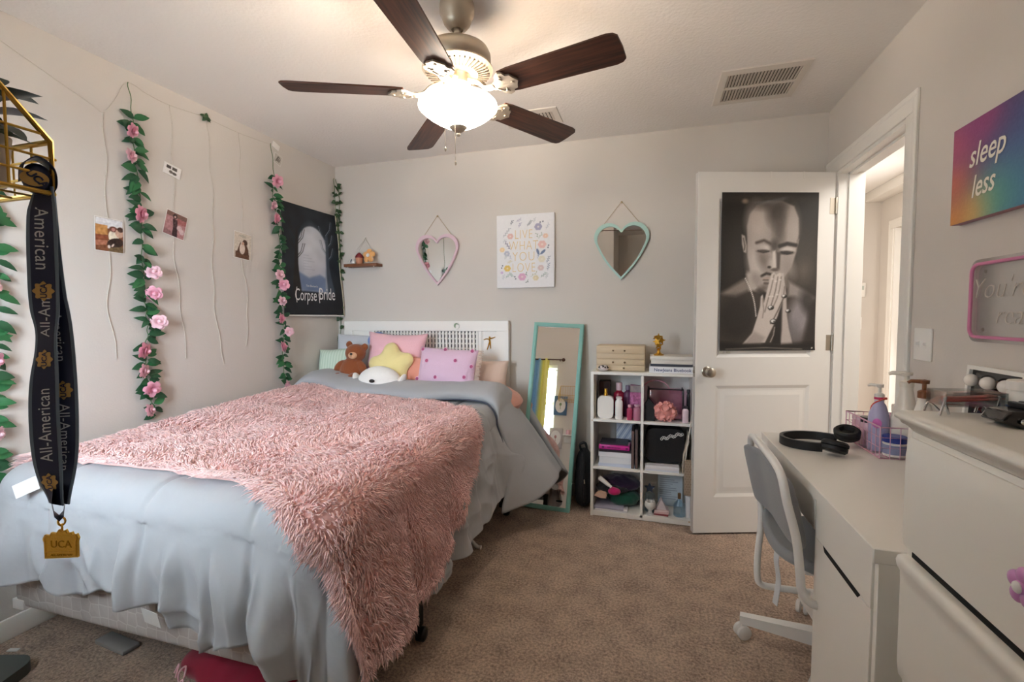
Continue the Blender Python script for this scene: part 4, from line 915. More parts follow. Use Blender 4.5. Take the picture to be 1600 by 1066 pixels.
# ================================================================ back wall
m_mirror = mat('mirror_silver', '#e4e6e6', .015, 1, var=0); m_cord = mat('hemp_cord', '#b59f7c', .9, var=.1)
def heart_pts(w, h, n=64, grow=0):
    """outline of the mirror: two rounded lobes and a long point; centred on the notch axis, z from 0 (tip) to h"""
    R = w/4+.004; zc = h-R; pts = []
    for a in np.linspace(math.radians(150), math.radians(-28), n//4): pts.append((w/2-R+R*math.cos(a), zc+R*math.sin(a)))
    e0 = pts[-1]
    for t in np.linspace(0, 1, n//4)[1:]: pts.append((e0[0]*(1-t)**1.0-.0+.018*math.sin(PI*t)*(w/.35), e0[1]*(1-t)))
    r = pts; l = [(-x, z) for x, z in r[::-1]][1:]; return r+l
def inset(P, d):
    P = [Vector((x, z)) for x, z in P]; n = len(P); out = []
    for i in range(n):
        a = (P[i]-P[i-1]); b_ = (P[(i+1) % n]-P[i]); t = (a.normalized()+b_.normalized()); t = t.normalized() if t.length > .2 else Vector((-1, 0)) if False else a.normalized()
        out.append((P[i].x+t.y*d, P[i].y-t.x*d))
    return out
def heart_mirror(label, cx, ztip, w, h, znail, col, tilt):
    t = thing('heart_mirror', label, 'mirror', Tr(cx, YB-.001, ztip) @ Rx(0), 'heart mirrors on the back wall')
    m = mat('mirror_frame_'+col[1:], col, .5, var=.02); O = heart_pts(w, h)[::-1]
    # shrink towards a centre for the glass
    c = (0, h*.56); I = [(c[0]+(x-c[0])*(1-.020/w*2), c[1]+(z-c[1])*(1-.020/w*2)) for x, z in O]
    I = [(x, z-.004) for x, z in I]
    Mt = Tr(0, -.004, 0) @ Rx(tilt)
    fr = obj('frame', MB().ring(O, I, -.020, .0), m, t, M=Mt, angle=30)
    I2 = [(c[0]+(x-c[0])*1.02, c[1]+(z-c[1])*1.02) for x, z in I]
    obj('glass', MB().prism(I2, -.009, -.002), m_mirror, t, M=Mt, smooth=False)
    b = MB(); z1 = znail-ztip
    for s in (-1, 1): b.tube([(s*w*.37, -.012, h*.93), (s*.004, -.006, z1)], .0016, 6)
    b.ell((0, -.007, z1), (.007, .007, .007), 10, 6); obj('hanging_cord', b, m_cord, t)
    return t
heart_mirror('pink heart-shaped mirror hung on a cord left of the flowered canvas', -1.518, 1.489, .345, .375, 2.0, '#d8bcc7', .02)
heart_mirror('mint green heart-shaped mirror hung on a cord right of the flowered canvas', -.188, 1.495, .355, .375, 2.005, '#afd2c9', .0)
# ---- flowered canvas
CW, CH, CT = .415, .51, .028
cv = thing('canvas_print', 'white canvas print of little flowers around gold capital lettering', 'canvas', WB(-.843, 1.712, .001))
obj('stretcher', MB().box(-CW/2, CW/2, -CT, 0, -CH/2, CH/2, b=.003), mat('canvas_white', '#e8e8ea', .8, var=.01, bump=.1, bscale=300), cv)
p = Paint(CW-.006, CH-.006, 150, 186, '#e8e8ea'); rng = random.Random(4); sx = lambda v: (v-75)/685*CW; sz = lambda v: (985-v)/890*CH
for (x, y, r, c) in ((237, 360, 36, '#dcb6b2'), (615, 475, 48, '#e3bdb8'), (655, 375, 30, '#e2c2ae'), (200, 750, 40, '#e0c26a'), (378, 858, 46, '#d8a7c6'), (600, 755, 36, '#d9c4c2'), (540, 875, 34, '#ddd2b0'), (138, 520, 30, '#ecd2a6'), (570, 262, 44, '#a6a3bb'), (195, 570, 34, '#b9bccb'), (610, 650, 42, '#e2dccb'), (133, 800, 16, '#cdb2d8')):
    X, Z = sx(x), sz(y); r = r/685*CW
    for k in range(6): a = k*PI/3; p.ell(X+r*.55*math.cos(a), Z+r*.5*math.sin(a), r*.5, r*.45, c)
    p.ell(X, Z, r*.6, r*.55, c); p.ell(X, Z, r*.3, r*.26, '#efe6dc', op=.7)
def sprig(x, y, a, n, L_, c, r=.006):
    X, Z = sx(x), sz(y); p.line([(X, Z), (X+L_*math.cos(a), Z+L_*math.sin(a))], .0018, c)
    for k in range(n): t = (k+1)/n; s = (-1)**k; q = a+s*.8; p.ell(X+L_*t*math.cos(a)+r*math.cos(q), Z+L_*t*math.sin(a)+r*math.sin(q), r, r*.42, c, q)
for q in ((150, 370, .9, 8, .075, '#a9adb5'), (245, 225, 1.2, 4, .03, '#5d6673'), (310, 190, .5, 5, .035, '#b4afc0'), (340, 260, 1.2, 4, .03, '#aaa6bc'), (440, 250, .9, 8, .045, '#8d9399'), (520, 215, 1.4, 4, .03, '#c4c7ca'), (660, 300, 1.1, 5, .04, '#c0c4cc'), (575, 400, 2.0, 3, .035, '#9fae9f'), (580, 400, 1.0, 3, .035, '#9fae9f'), (240, 520, 2.2, 6, .06, '#5d5a78'), (255, 640, 2.2, 4, .04, '#b8b9c8'), (560, 640, 1.1, 2, .03, '#7c8aa5'), (670, 700, 1.2, 6, .045, '#8e96a5'), (680, 790, 1.4, 6, .045, '#8e96a5'), (480, 860, .6, 3, .05, '#b7b79b'), (440, 850, 2.0, 2, .02, '#66746f'), (450, 890, -2.0, 2, .02, '#66746f'), (180, 870, .8, 5, .04, '#9db5ac'), (230, 800, -1.0, 5, .03, '#9db5ac'), (600, 870, .7, 6, .045, '#8fa39c'), (660, 890, 1.3, 4, .03, '#b9bdc0'), (150, 440, 1.0, 4, .025, '#c8ccd0'), (170, 640, 1.2, 6, .03, '#c9cdcf'), (200, 690, .6, 6, .03, '#d6cdb7'), (150, 890, 1.5, 4, .03, '#c8ccd0')): sprig(*q)
for x, y, a in ((565, 560, 1.9), (625, 565, .7)): p.ell(sx(x), sz(y), .022, .009, '#6f7f9e', a)
for x, y in ((593, 210), (625, 202), (690, 490), (683, 515), (140, 715), (130, 742), (290, 855), (300, 880)): p.ell(sx(x), sz(y), .005, .005, '#5b6470')
p.noise(.012, 60)
obj('flower_print', p.mesh('flower_print', m_canvas), None, cv, M=Tr(0, -CT-.0006, 0))
m_goldink = mat('soft_gold_ink', '#d9bd85', .4, .2, var=.12, vscale=40)
b = MB()
for word, zc in (('LIVE', .085), ('WHAT', .008), ('YOU', -.068), ('LOVE', -.145)): text_mb(word, .092, Tr(-.01, -CT-.0016, zc) @ Matrix.Diagonal((.72 if word != 'YOU' else .8, 1, 1.0, 1)), depth=.0006, mb=b, space=1.12, offset=-.0016)
obj('lettering', b, m_goldink, cv, smooth=False, fixn=False, label='slender gold capital lettering')
# ---- tiny hanging shelf with two soft toys
m_walnut = mat('walnut_board', '#7b4a2c', .5, var=.2, vscale=20)
hs = thing('hanging_shelf', 'tiny brown wooden shelf hung from cords near the corner', 'shelf', Tr(-2.135, YB-.001, 1.655))
b = MB(); b.box(-.145, .145, -.088, -.004, -.011, .011, b=.002); obj('board', b, m_walnut, hs)
b = MB(); m_wcord = mat('white_cotton_cord', '#d9d5ca', .9, var=.05)
for x in (-.115, .115):
    for y in (-.078, -.014): b.tube([(x, y, .0), (x*.98, y*.98, .03), (0, -.008, .215)], .0016, 6); b.ell((x, y, -.013), (.005, .005, .005), 8, 6)
b.ell((0, -.008, .218), (.006, .006, .006), 8, 6); b.ell((.055, -.03, .115), (.010, .010, .010), 10, 8); obj('hanging_cord', b, m_wcord, hs)
z0 = 1.655+.0115
def flower_r(q): return .036+.019*abs(math.cos(2.5*(q-PI/2)))**.55
ft = thing('flower_plush', 'small orange flower plush with a white centre on the tiny shelf', 'plush toy', Tr(-2.077, YB-.052, z0+.0605) @ Rx(-.15), 'toys on the tiny shelf')
obj('petals', puff_mb(flower_r, .034, nt=120), cloth('apricot_plush', '#e5ab6b'), ft, angle=180)
b = MB(); b.ell((0, -.016, 0), (.015, .008, .015), 14, 8); obj('centre', b, cloth('white_plush', '#ecebe8'), ft)
ct = thing('cupcake_figure', 'little cupcake figure with dark red icing on the tiny shelf', 'figurine', Tr(-2.165, YB-.05, z0), 'toys on the tiny shelf')
b = MB(); b.lathe([(0, 0), (.022, 0), (.024, .005), (.028, .045), (.026, .048), (0, .048)], 20); obj('cup', b, mat('terracotta_cup', '#c58b6c', .6, var=.05), ct)
b = MB(); b.lathe([(0, .045), (.029, .047), (.031, .056), (.026, .066), (.018, .076), (.008, .086), (0, .089)], 20); obj('icing', b, mat('dark_red_icing', '#7d2226', .5, var=.1), ct)
gt = thing('white_figurine', 'tiny white and grey ornament at the left end of the tiny shelf', 'figurine', Tr(-2.222, YB-.05, z0), 'toys on the tiny shelf')
blob('body', [((0, 0, .014), (.018, .014, .014)), ((.008, -.004, .030), (.010, .010, .010))], mat('white_ceramic', '#dedbd8', .3, var=.02), gt, voxel=.0025)
b = MB(); b.ell((-.017, -.002, .030), (.004, .006, .014), 8, 6, rot=Ry(.3)); obj('wing', b, mat('slate_glaze', '#7d8694', .3, var=.02), gt)
# ---- leaning dressing mirror
m_teal = mat('teal_painted_frame', '#7db4a9', .45, var=.03)
MW, ML, MT_ = .345, 1.235, .02
yb, yt, zt_ = 2.905, YB-.03, 1.203
az = Vector((.055, yt-yb, zt_)).normalized(); ax = Vector((1, .02, 0)); ax = (ax-az*ax.dot(az)).normalized(); ay = az.cross(ax)
lm = thing('standing_mirror', 'tall teal-framed mirror leaning on the back wall between bed and shelf', 'mirror', Matrix(((ax.x, ay.x, az.x, -.655), (ax.y, ay.y, az.y, yb), (ax.z, ay.z, az.z, .0), (0, 0, 0, 1))))
f = .026; b = MB()
rect = lambda d: [(-MW/2+d, d), (MW/2-d, d), (MW/2-d, ML-d), (-MW/2+d, ML-d)]
b.ring(rect(0), rect(f), -.012, MT_); b.ring(rect(.004), rect(f-.006), -.018, -.012); obj('frame', b, m_teal, lm, smooth=False)
obj('glass', MB().box(-MW/2+f-.004, MW/2-f+.004, -.003, .006, f-.004, ML-f+.004), m_mirror, lm, smooth=False)
obj('backing', MB().box(-MW/2+.01, MW/2-.01, .0065, MT_-.002, .01, ML-.01), mat('mirror_backboard', '#6d5a48', .8, var=.1), lm, smooth=False)
b = MB(); b.ell((.10, -.0055, .065), (.022, .003, .007), 12, 6); obj('price_sticker', b, m_black, lm, label='small black oval sticker near the bottom')
# ================================================================ cube shelf and what stands on it
SX0, SX1, SY0, SY1, SH = -.350, .262, 2.895, 3.183, .912
ROWS = [(.036, .300), (.316, .600), (.616, .894)]; COLS = [(-.332, -.048), (-.032, .244)]
cs = thing('cube_shelf', 'white six-cubby cube shelf against the back wall beside the open door', 'shelf', Tr((SX0+SX1)/2, (SY0+SY1)/2, 0)); ci = cs.matrix_world.inverted()
def part(name, *a, m=m_white, **k): return obj(name, MB().box(*a, b=.0015, seg=1, M=ci), m, cs, **k)
part('side_panel', SX0, SX0+.018, SY0, SY1, 0, SH); part('side_panel', SX1-.018, SX1, SY0, SY1, 0, SH); part('divider', -.048, -.032, SY0, SY1-.006, .02, SH-.018)
part('top_panel', SX0+.018, SX1-.018, SY0, SY1, SH-.018, SH); part('bottom_panel', SX0+.018, SX1-.018, SY0, SY1-.006, .004, .036)
for x0, x1 in COLS:
    for z in (.300, .600): part('shelf_board', x0, x1, SY0, SY1-.006, z, z+.016)
part('back_panel', SX0+.018, SX1-.018, SY1-.005, SY1, .004, SH-.018)
b = MB()
for x, z in ((.235, .607), (.235, .028), (-.34, .607)): b.lathe([(0, -.0012), (.004, -.0012), (.004, 0)], 10, M=ci @ Tr(x, SY0, z) @ Rx(PI/2))
obj('dowel_cap', b, m_gold, cs)
def boxy(name, x0, x1, y0, y1, z0, z1, m, label, cat, group=None, rz=0, ry=0, rx=0, b=.002):
    c = ((x0+x1)/2, (y0+y1)/2, z0); w, d, h = x1-x0, y1-y0, z1-z0
    return tag(obj(name, MB().box(-w/2, w/2, -d/2, d/2, 0, h, b=b), m, None, M=Tr(*c) @ Rz(rz) @ Ry(ry) @ Rx(rx)), label, cat, group)
def book(x0, x1, y0, y1, z0, z1, col, label, group, cat='book', rz=0, spine=None):
    """lying book, spine to the front: cover and page block"""
    w, d, h = x1-x0, y1-y0, z1-z0; t = thing('book', label, cat, Tr((x0+x1)/2, (y0+y1)/2, z0) @ Rz(rz), group); m = mat('cover_'+col[1:], col, .45, var=.05); ct = min(.003, h*.2)
    b = MB(); b.box(-w/2, w/2, -d/2, d/2, 0, ct); b.box(-w/2, w/2, -d/2, d/2, h-ct, h); b.box(-w/2, w/2, -d/2, -d/2+ct, ct, h-ct); obj('cover', b, m, t, smooth=False)
    obj('pages', MB().box(-w/2+.003, w/2-.003, -d/2+ct+.0003, d/2-.003, ct+.0002, h-ct-.0002), m_paper, t, smooth=False); return t
G_TOP = 'things on top of the cube shelf'
# jewellery box
m_beige = mat('beige_leatherette', '#cdb99b', .55, var=.03, bump=.08, bscale=250); m_pin = mat('bronze_pull', '#7d6a55', .4, .8, var=0)
JX0, JX1, JY0, JY1, JZ = -.322, -.026, 2.945, 3.14, SH+.0005
jb = thing('jewellery_box', 'beige jewellery box with four shallow drawers on the cube shelf', 'box', Tr((JX0+JX1)/2, (JY0+JY1)/2, JZ)); w, d = JX1-JX0, JY1-JY0
obj('case', MB().box(-w/2, w/2, -d/2+.006, d/2, 0, .158, b=.006, seg=3), m_beige, jb)
for k, (za, zb, pulls) in enumerate(((.005, .036, (.0,)), (.039, .073, (-.065, .005)), (.076, .108, ()), (.111, .146, (-.065, .005)))):
    dr = obj('drawer', MB().box(-w/2+.003, w/2-.003, -d/2, -d/2+.0055, za, zb, b=.002), m_beige, jb)
    for px_ in pulls: b = MB(); b.lathe([(0, 0), (.005, -.001), (.006, -.006), (.004, -.009), (0, -.010)], 14, M=Tr(px_+.02, -d/2, (za+zb)/2) @ Rx(-PI/2)); obj('knob', b, m_pin, dr)
# speckled glass ornament
b = MB(); b.ell((0, 0, .020), (.032, .026, .020), 20, 12); so = tag(obj('glass_ornament', b, mat('pearl_glass', '#d5cbc9', .15, var=.05), None, M=Tr(-.275, 2.915, SH+.0006)), 'pearly glass ornament with black specks in front of the jewellery box', 'ornament')
b = MB(); rng = random.Random(8)
for k in range(16): a = rng.uniform(-2.8, -.2); e2 = rng.uniform(.1, 1.1); b.ell((.031*math.cos(a)*math.cos(e2), .026*math.sin(a)*math.cos(e2), .020+.020*math.sin(e2)), (rng.uniform(.002, .006),)*3, 8, 5)
obj('speckles', b, m_black, so, label='black specks')
# books and white box at the right, gold trophy on top
book(-.002, .252, 2.915, 3.10, SH+.0005, SH+.038, '#eef0f4', 'white book with blue spine lettering, lowest in the stack on the shelf top', G_TOP)
bk1 = bpy.data.objects['book']
b = text_mb('NewJeans Bluebook', .026, Tr(.006, -.0932, .010), depth=.0006, offset=.0003); obj('spine_lettering', b, mat('navy_ink', '#3d4e80', .5, var=0), bk1, smooth=False, fixn=False, label='navy spine lettering')
book(.004, .250, 2.925, 3.10, SH+.0385, SH+.053, '#454852', 'dark grey thin book lying on the white lettered book', G_TOP)
tb = thing('keepsake_box', 'flat white lidded box on top of the book stack under the trophy', 'box', Tr(.126, 3.01, SH+.0535), None)
obj('body', MB().box(-.118, .118, -.085, .085, 0, .026, b=.002), mat('ivory_card', '#e6e1d8', .6, var=.02), tb); obj('lid', MB().box(-.124, .124, -.091, .091, .0262, .046, b=.002), mat('ivory_card', '#e6e1d8', .6, var=.02), tb)
tz = SH+.0535+.0465
tr = thing('trophy', 'small shiny gold trophy with a cluster of stars on the white box', 'trophy', Tr(.053, 3.01, tz)); b = MB(); b.lathe([(0, 0), (.030, 0), (.031, .006), (.022, .009), (.012, .016), (.008, .03), (.014, .04), (.006, .045), (0, .045)], 24); obj('base', b, m_gold, tr)
def star_poly(r, q=.45, a0=PI/2, n=5): return [((r if k % 2 == 0 else r*q)*math.cos(a0+k*PI/n), (r if k % 2 == 0 else r*q)*math.sin(a0+k*PI/n)) for k in range(2*n)]
for x, y, z, r, a in ((0, 0, .062, .028, .1), (-.012, -.008, .085, .026, -.3), (.014, .006, .092, .028, .25), (-.002, .0, .112, .026, 0), (-.020, .002, .108, .016, .5)): b = MB(); b.prism(star_poly(r), -.004, .004, M=Tr(x, y, z) @ Ry(a) @ Rz(a)); obj('star', b, m_gold, tr, angle=20)
# ---- cubby items
def bottle(label, x, y, z, r, h, col, cap_col, cap_h, cap_r, group, cat='bottle', sq=1.0, rough=.25, name='bottle', shoulder=.82, rz=0, capname='cap', metal=0, band=None):
    t = thing(name, label, cat, Tr(x, y, z) @ Rz(rz), group); m = mat('body_'+col[1:], col, rough, var=.04, metal=0)
    b = MB(); b.lathe([(0, 0), (r*.92, 0), (r, h*.03), (r, h*shoulder), (r*.9, h*(shoulder+.08)), (cap_r*.8, h*.97), (cap_r*.8, h), (0, h)], 26, M=Sc(1, sq, 1)); obj('body', b, m, t)
    b = MB(); b.lathe([(0, h+.0005), (cap_r, h+.0005), (cap_r, h+cap_h*.9), (cap_r*.85, h+cap_h), (0, h+cap_h)], 20, M=Sc(1, min(1, sq*1.3), 1)); obj(capname, b, mat('cap_'+cap_col[1:], cap_col, .3, metal, var=.04), t)
    if band: b = MB(); b.lathe([(r*1.004, h*band[0]), (r*1.004, h*band[1])], 26, cap=False, M=Sc(1, sq, 1)); obj('label', b, mat('label_'+band[2][1:], band[2], .5, var=.05), t)
    return t
Z1, Z2, Z3 = .3165, .6165, .0365; Z2 = .6165
GTL, GTR, GML, GMR, GBL, GBR = ('things in the top left cubby', 'things in the top right cubby', 'things in the middle left cubby', 'things in the middle right cubby', 'things in the bottom left cubby', 'things in the bottom right cubby')
t = thing('perfume_bottle', 'big white rounded bottle with a gold neck in the top left cubby', 'bottle', Tr(-.262, 2.945, Z2), GTL)
b = MB(); P = rrect(.098, .140, .03, 6, 0, .0705); b.prism(P, -.022, .022); obj('body', b, mat('gloss_white', '#eeeae6', .2, var=.01, coat=.4), t)
b = MB(); b.lathe([(0, .141), (.012, .141), (.012, .155), (.0095, .158), (.0095, .185), (0, .186)], 20); obj('neck', b, m_gold, t)
bottle('slim white squeeze tube standing beside the big white bottle', -.180, 2.935, Z2, .023, .125, '#ece9e8', '#dcd2d2', .014, .018, GTL, name='tube', sq=.8)
boxy('carton', -.315, -.245, 3.06, 3.14, Z2, Z2+.215, mat('dark_wine_card', '#3d1f1c', .5, var=.1), 'dark wine brown carton behind the big white bottle', 'carton', GTL)
bottle('tall crimson bottle with a pale square cap at the back of the top left cubby', -.185, 3.03, Z2, .036, .165, '#8f1f38', '#d9b6bd', .05, .020, GTL, sq=.8)
bottle('dark plum lotion bottle standing between the crimson and the sparkly pink ones', -.130, 3.02, Z2, .027, .170, '#5c3555', '#7a6a80', .03, .016, GTL)
t = thing('gift_bag', 'sparkly pink foil pouch at the right of the top left cubby', 'pouch', Tr(-.083, 2.985, Z2), GTL)
b = MB(); b.prism([(-.032, 0), (.032, 0), (.034, .12), (.030, .205), (-.030, .21), (-.034, .12)], -.018, .018); obj('body', b, mat('pink_glitter_foil', '#b46a96', .3, .5, var=.6, vscale=90, bump=.5, bscale=80), t); b = MB(); b.box(-.031, .031, -.0195, -.0185, .165, .207); obj('foil_top', b, mat('silver_foil', '#cfc9d2', .25, .8, var=.2, vscale=60), t)
bottle('little raspberry pink bottle at the front of the sparkly pouch', -.115, 2.925, Z2, .017, .078, '#b03f62', '#dfa9b8', .016, .011, GTL)
bottle('small frosted pink dotted bottle at the front right of the top left cubby', -.072, 2.925, Z2, .021, .085, '#b5768f', '#cfa2b4', .012, .016, GTL)
tag(obj('wooden_stick', MB().tube([(-.325, 2.93, Z2), (-.325, 2.955, Z2+.235)], .003, 8), mat('pale_wood_stick', '#d9cdbd', .7, var=.05)), 'thin pale stick leaning in the far left of the top cubby', 'stick', GTL)
# top right: transparent cosmetic bag, puff, bottles
m_clearpink = glass_mat('clear_pink_vinyl', (.98, .86, .92), .85, .08); m_pinkband = mat('pink_vinyl_trim', '#d7a0ad', .4, var=.05)
t = thing('cosmetic_bag', 'see-through pink cosmetic bag with black edging in the top right cubby', 'bag', Tr(.095, 3.035, Z2), GTR)
b = MB(); b.box(-.100, .100, -.05, .05, .004, .185, b=.012); obj('vinyl_body', b, m_clearpink, t)
for x in (-.102, .102): b = MB(); b.tube(bez([(x, -.052, .003), (x, -.054, .17), (x*.96, -.03, .19), (x, .05, .185)], 6), .005, 8); obj('black_piping', b, m_blackp, t)
b = MB(); b.tube([(-.1, -.054, .188), (.1, -.054, .188)], .004, 8); b.tube([(-.1, -.053, .004), (.1, -.053, .004)], .003, 8); obj('zip', b, m_blackp, t)
b = MB(); pts = [( -.055+.085*math.cos(a), .01, .16+.075*math.sin(a)) for a in np.linspace(PI, 0, 14)]; b.ribbon(pts, [(0, .03, 0)]*14, [(math.cos(a), 0, math.sin(a)) for a in np.linspace(PI, 0, 14)], .006); obj('handle', b, m_pinkband, t, label='pink arched strap handle')
rng = random.Random(12)
pf = thing('shower_puff', 'peach pink ruffled shower puff in front of the cosmetic bag', 'shower puff', Tr(.092, 2.93, Z2+.063), GTR); m_puff = mat('peach_pink_mesh', '#e9a39b', .7, var=.12, vscale=30, sheen=.3)
for k in range(34):
    v_ = Vector((rng.gauss(0, 1), rng.gauss(0, .7), rng.gauss(0, 1))).normalized(); u_ = v_.orthogonal().normalized(); w_ = v_.cross(u_); P = []
    rr = rng.uniform(.016, .026)
    for i in range(4):
        t_ = i/3; row = []
        for j in range(11): a = 2*PI*j/11; q = v_*(.022+.040*t_**.8+.008*math.sin(a*3+k)*t_)+(u_*math.cos(a)+w_*math.sin(a))*rr*t_; row.append(Vector((q.x*1.0, q.y*.62, q.z*.93)))
        P.append(row)
    obj('ruffle', MB().grid(P, wrap=True), m_puff, pf, angle=180, fixn=False)
b = MB(); b.ell((0, 0, 0), (.05, .03, .046), 14, 10); obj('core', b, m_puff, pf)
b = MB(); b.prism([(-.03, 0), (.03, 0), (.024, .10), (-.008, .135), (-.03, .10)], -.03, .03); tag(obj('makeup_pouch', b, mat('black_nylon', '#17161a', .6, var=.1, bump=.2, bscale=60), None, M=Tr(.004, 2.955, Z2)), 'black nylon pouch slumped at the left of the top right cubby', 'pouch', GTR)
bottle('pale pink bottle at the right front of the top right cubby', .208, 2.935, Z2, .018, .085, '#ecd3dc', '#3b3038', .014, .013, GTR)
bottle('slim black tube standing behind the pale pink bottle', .226, 2.965, Z2, .011, .175, '#15131a', '#241c26', .02, .010, GTR, name='tube')
# middle left
m_bag = mat('pale_blue_stripe_card', '#b7c3d8', .5, var=.05)
z = Z1
for k, (h, c, lab, w_) in enumerate(((.020, '#c9d3e6', 'pale blue notebook at the bottom of the middle left stack', .22), (.040, '#dfe3ea', 'thick pale book with worn grey edges, second in the middle left stack', .20), (.030, '#e8eaf0', 'white thick book third from the bottom of the middle left stack', .215), (.012, '#2b2730', 'black slim case under the pink one in the middle left stack', .21))):
    book(-.30, -.30+w_, 2.915, 3.08, z, z+h, c, lab, GML, rz=(-.03, .04, -.02, .03)[k]); z += h+.0006
t = thing('game_case', 'hot pink plastic case on top of the middle left stack', 'case', Tr(-.205, 2.985, z) @ Rz(-.04), GML); obj('shell', MB().box(-.094, .094, -.06, .06, 0, .026, b=.003), mat('hot_pink_plastic', '#c92f95', .3, var=.03, coat=.3), t); b = MB()
for k in range(9): b.box(-.04+.009*k, -.034+.009*k, -.0606, -.0602, .009, .017)
b.box(-.075, -.062, -.0606, -.0602, .007, .019); b.box(.07, .085, -.0606, -.0602, .007, .019); obj('spine_print', b, mat('plum_ink', '#5e1a4e', .5, var=0), t, smooth=False)
book(-.295, -.125, 2.94, 3.07, z+.0268, z+.036, '#39343f', 'thin dark book lying above the hot pink case', GML)
p = Paint(.11, .16, 44, 60, '#c3cbdc')
for k in range(12): p.line([(-.06+.02*k, 0), (.04+.02*k, .16)], .006, '#e9edf3' if k % 2 else '#8fa0bf')
pt = thing('gift_box', 'blue and white striped gift box at the back of the middle left cubby', 'box', Tr(-.15, 3.12, Z1), GML); obj('carton', MB().box(-.055, .055, -.02, .02, 0, .25, b=.002), m_bag, pt); obj('striped_front', p.mesh('striped_front', m_print), None, pt, M=Tr(0, -.0208, .165))
for k, (x, c, lab, h) in enumerate(((-.094, '#3a2c33', 'upright dark brown notebook at the left of the standing pair', .235), (-.072, '#1e1b22', 'upright black notebook against the cubby divider', .245))):
    t = thing('notebook', lab, 'book', Tr(x, 2.995, Z1), GML); obj('cover', MB().box(-.009, .009, -.085, .085, 0, h, b=.0015), mat('cover_'+c[1:], c, .5, var=.05), t); obj('page_edge', MB().box(-.0062, .0062, -.0856, -.0851, .004, h-.004), mat('warm_page_edge', '#6b5754', .8, var=.1), t, smooth=False)
# middle right
hb2 = thing('handbag', 'black handbag with a white chain pattern in the middle right cubby', 'handbag', Tr(.095, 3.03, Z1+.035), GMR)
b = MB(); b.prism(rrect(.225, .21, .05, 6, 0, .108), -.07, .06); obj('body', b, mat('black_leather', '#121114', .5, var=.1, bump=.15, bscale=90), hb2); b = MB(); rng = random.Random(2)
for k in range(15): x = .0+.0085*k; zz = .150+.0028*k+.006*math.sin(k*1.3); b.tube([Vector((x-.02+.006*math.cos(a), -.072, zz+.008*math.sin(a))) for a in np.linspace(0, 2*PI, 9)[:-1]], .0022, 5, closed=True)
obj('chain_print', b, m_paper, hb2, label='white chain loops')
z = Z1
for k, (c, lab) in enumerate((('#dfe1ea', 'white notebook at the bottom of the middle right stack'), ('#e9e6ea', 'white notebook in the middle of the middle right stack'), ('#efedf2', 'white notebook on top of the middle right stack'))): book(-.02, .175, 2.90, 2.958, z, z+.0105, c, lab, GMR, rz=.02*(k-1)); z += .0111
b = MB(); b.ribbon([(.0, 0, 0), (.006, 0, .10), (.028, 0, .20), (.034, 0, .225)], [(0, .17, 0)]*4, [(1, 0, 0)]*4, .004); b.ribbon([(.009, 0, .0), (.014, 0, .10), (.034, 0, .195)], [(0, .165, 0)]*3, [(1, 0, 0)]*3, .003); tag(obj('paper_folder', b, mat('cream_card', '#d9cbb8', .7, var=.04), None, M=Tr(.195, 2.985, Z1+.001)), 'cream card folder leaning at the right of the middle right cubby', 'folder', GMR)
# bottom left: crumpled clothes and papers
def heap(name, pts, m, label, cat, loc, group, seed, amp=.012, rz=0):
    mb = MB(); mb.ell((0, 0, 0), pts, 40, 24, rot=None); vs = []
    for v_ in mb.v:
        q = Vector(v_); n_ = mnoise.noise(q*18+Vector((seed, 0, 0)))+.5*mnoise.noise(q*42+Vector((0, seed, 0))); d = q.normalized(); q = q+d*n_*amp; q.z = max(q.z, -pts[2]*.72); vs.append(tuple(q))
    mb.v = vs; return tag(obj(name, mb, m, None, M=Tr(*loc) @ Rz(rz), angle=180), label, cat, group)
z = Z3
for k, (c, lab, w_) in enumerate((('#e4e2e6', 'white folded papers at the very bottom of the bottom left cubby', .20), ('#a5a3b4', 'lavender grey folder lying above the white papers', .18))): boxy('paper_stack', -.325, -.325+w_, 2.90, 3.08, z, z+.011, mat('paper_'+c[1:], c, .6, var=.05), lab, 'papers', GBL, rz=.03*(1-2*k)); z += .0116
heap('folded_clothing', (.105, .09, .05), cloth('deep_green_knit', '#14503f', bs=60), 'deep green folded garment at the lower right of the bottom left cubby', 'clothing', (-.155, 3.03, z+.034), GBL, 3)
heap('folded_clothing', (.13, .09, .05), cloth('dark_plum_knit', '#2d1738', bs=60), 'dark plum garment heaped in the middle of the bottom left cubby', 'clothing', (-.18, 3.06, z+.112), GBL, 5)
heap('folded_clothing', (.10, .07, .03), cloth('charcoal_knit', '#17151a', bs=60), 'black garment at the left of the bottom left cubby', 'clothing', (-.225, 2.995, z+.095), GBL, 7)
heap('hair_scrunchie', (.037, .03, .023), cloth('magenta_satin', '#bf1768', bs=60), 'magenta satin scrunchie in the bottom left cubby', 'scrunchie', (-.205, 2.932, z+.098), GBL, 9, .006)
b = MB(); b.prism([(-.04, 0), (-.02, .022), (.0, .032), (.024, .035), (.036, .024), (.034, .0), (0, -.006)], -.02, .02); tag(obj('ballet_shoe', b, mat('peach_satin', '#d9b39c', .5, var=.05), None, M=Tr(-.288, 2.93, z+.058) @ Ry(.15)), 'peach satin slipper at the left of the bottom left cubby', 'shoe', GBL)
b = MB(); b.tube([(-.30, 2.945, z+.172), (-.235, 2.93, z+.130)], [.016, .012], 12); b.tube([(-.235, 2.93, z+.130), (-.222, 2.928, z+.122)], .009, 12); tag(obj('white_tube', b, mat('gloss_white', '#eeeae6', .2)), 'white cream tube lying on the dark clothes in the bottom left cubby', 'tube', GBL)
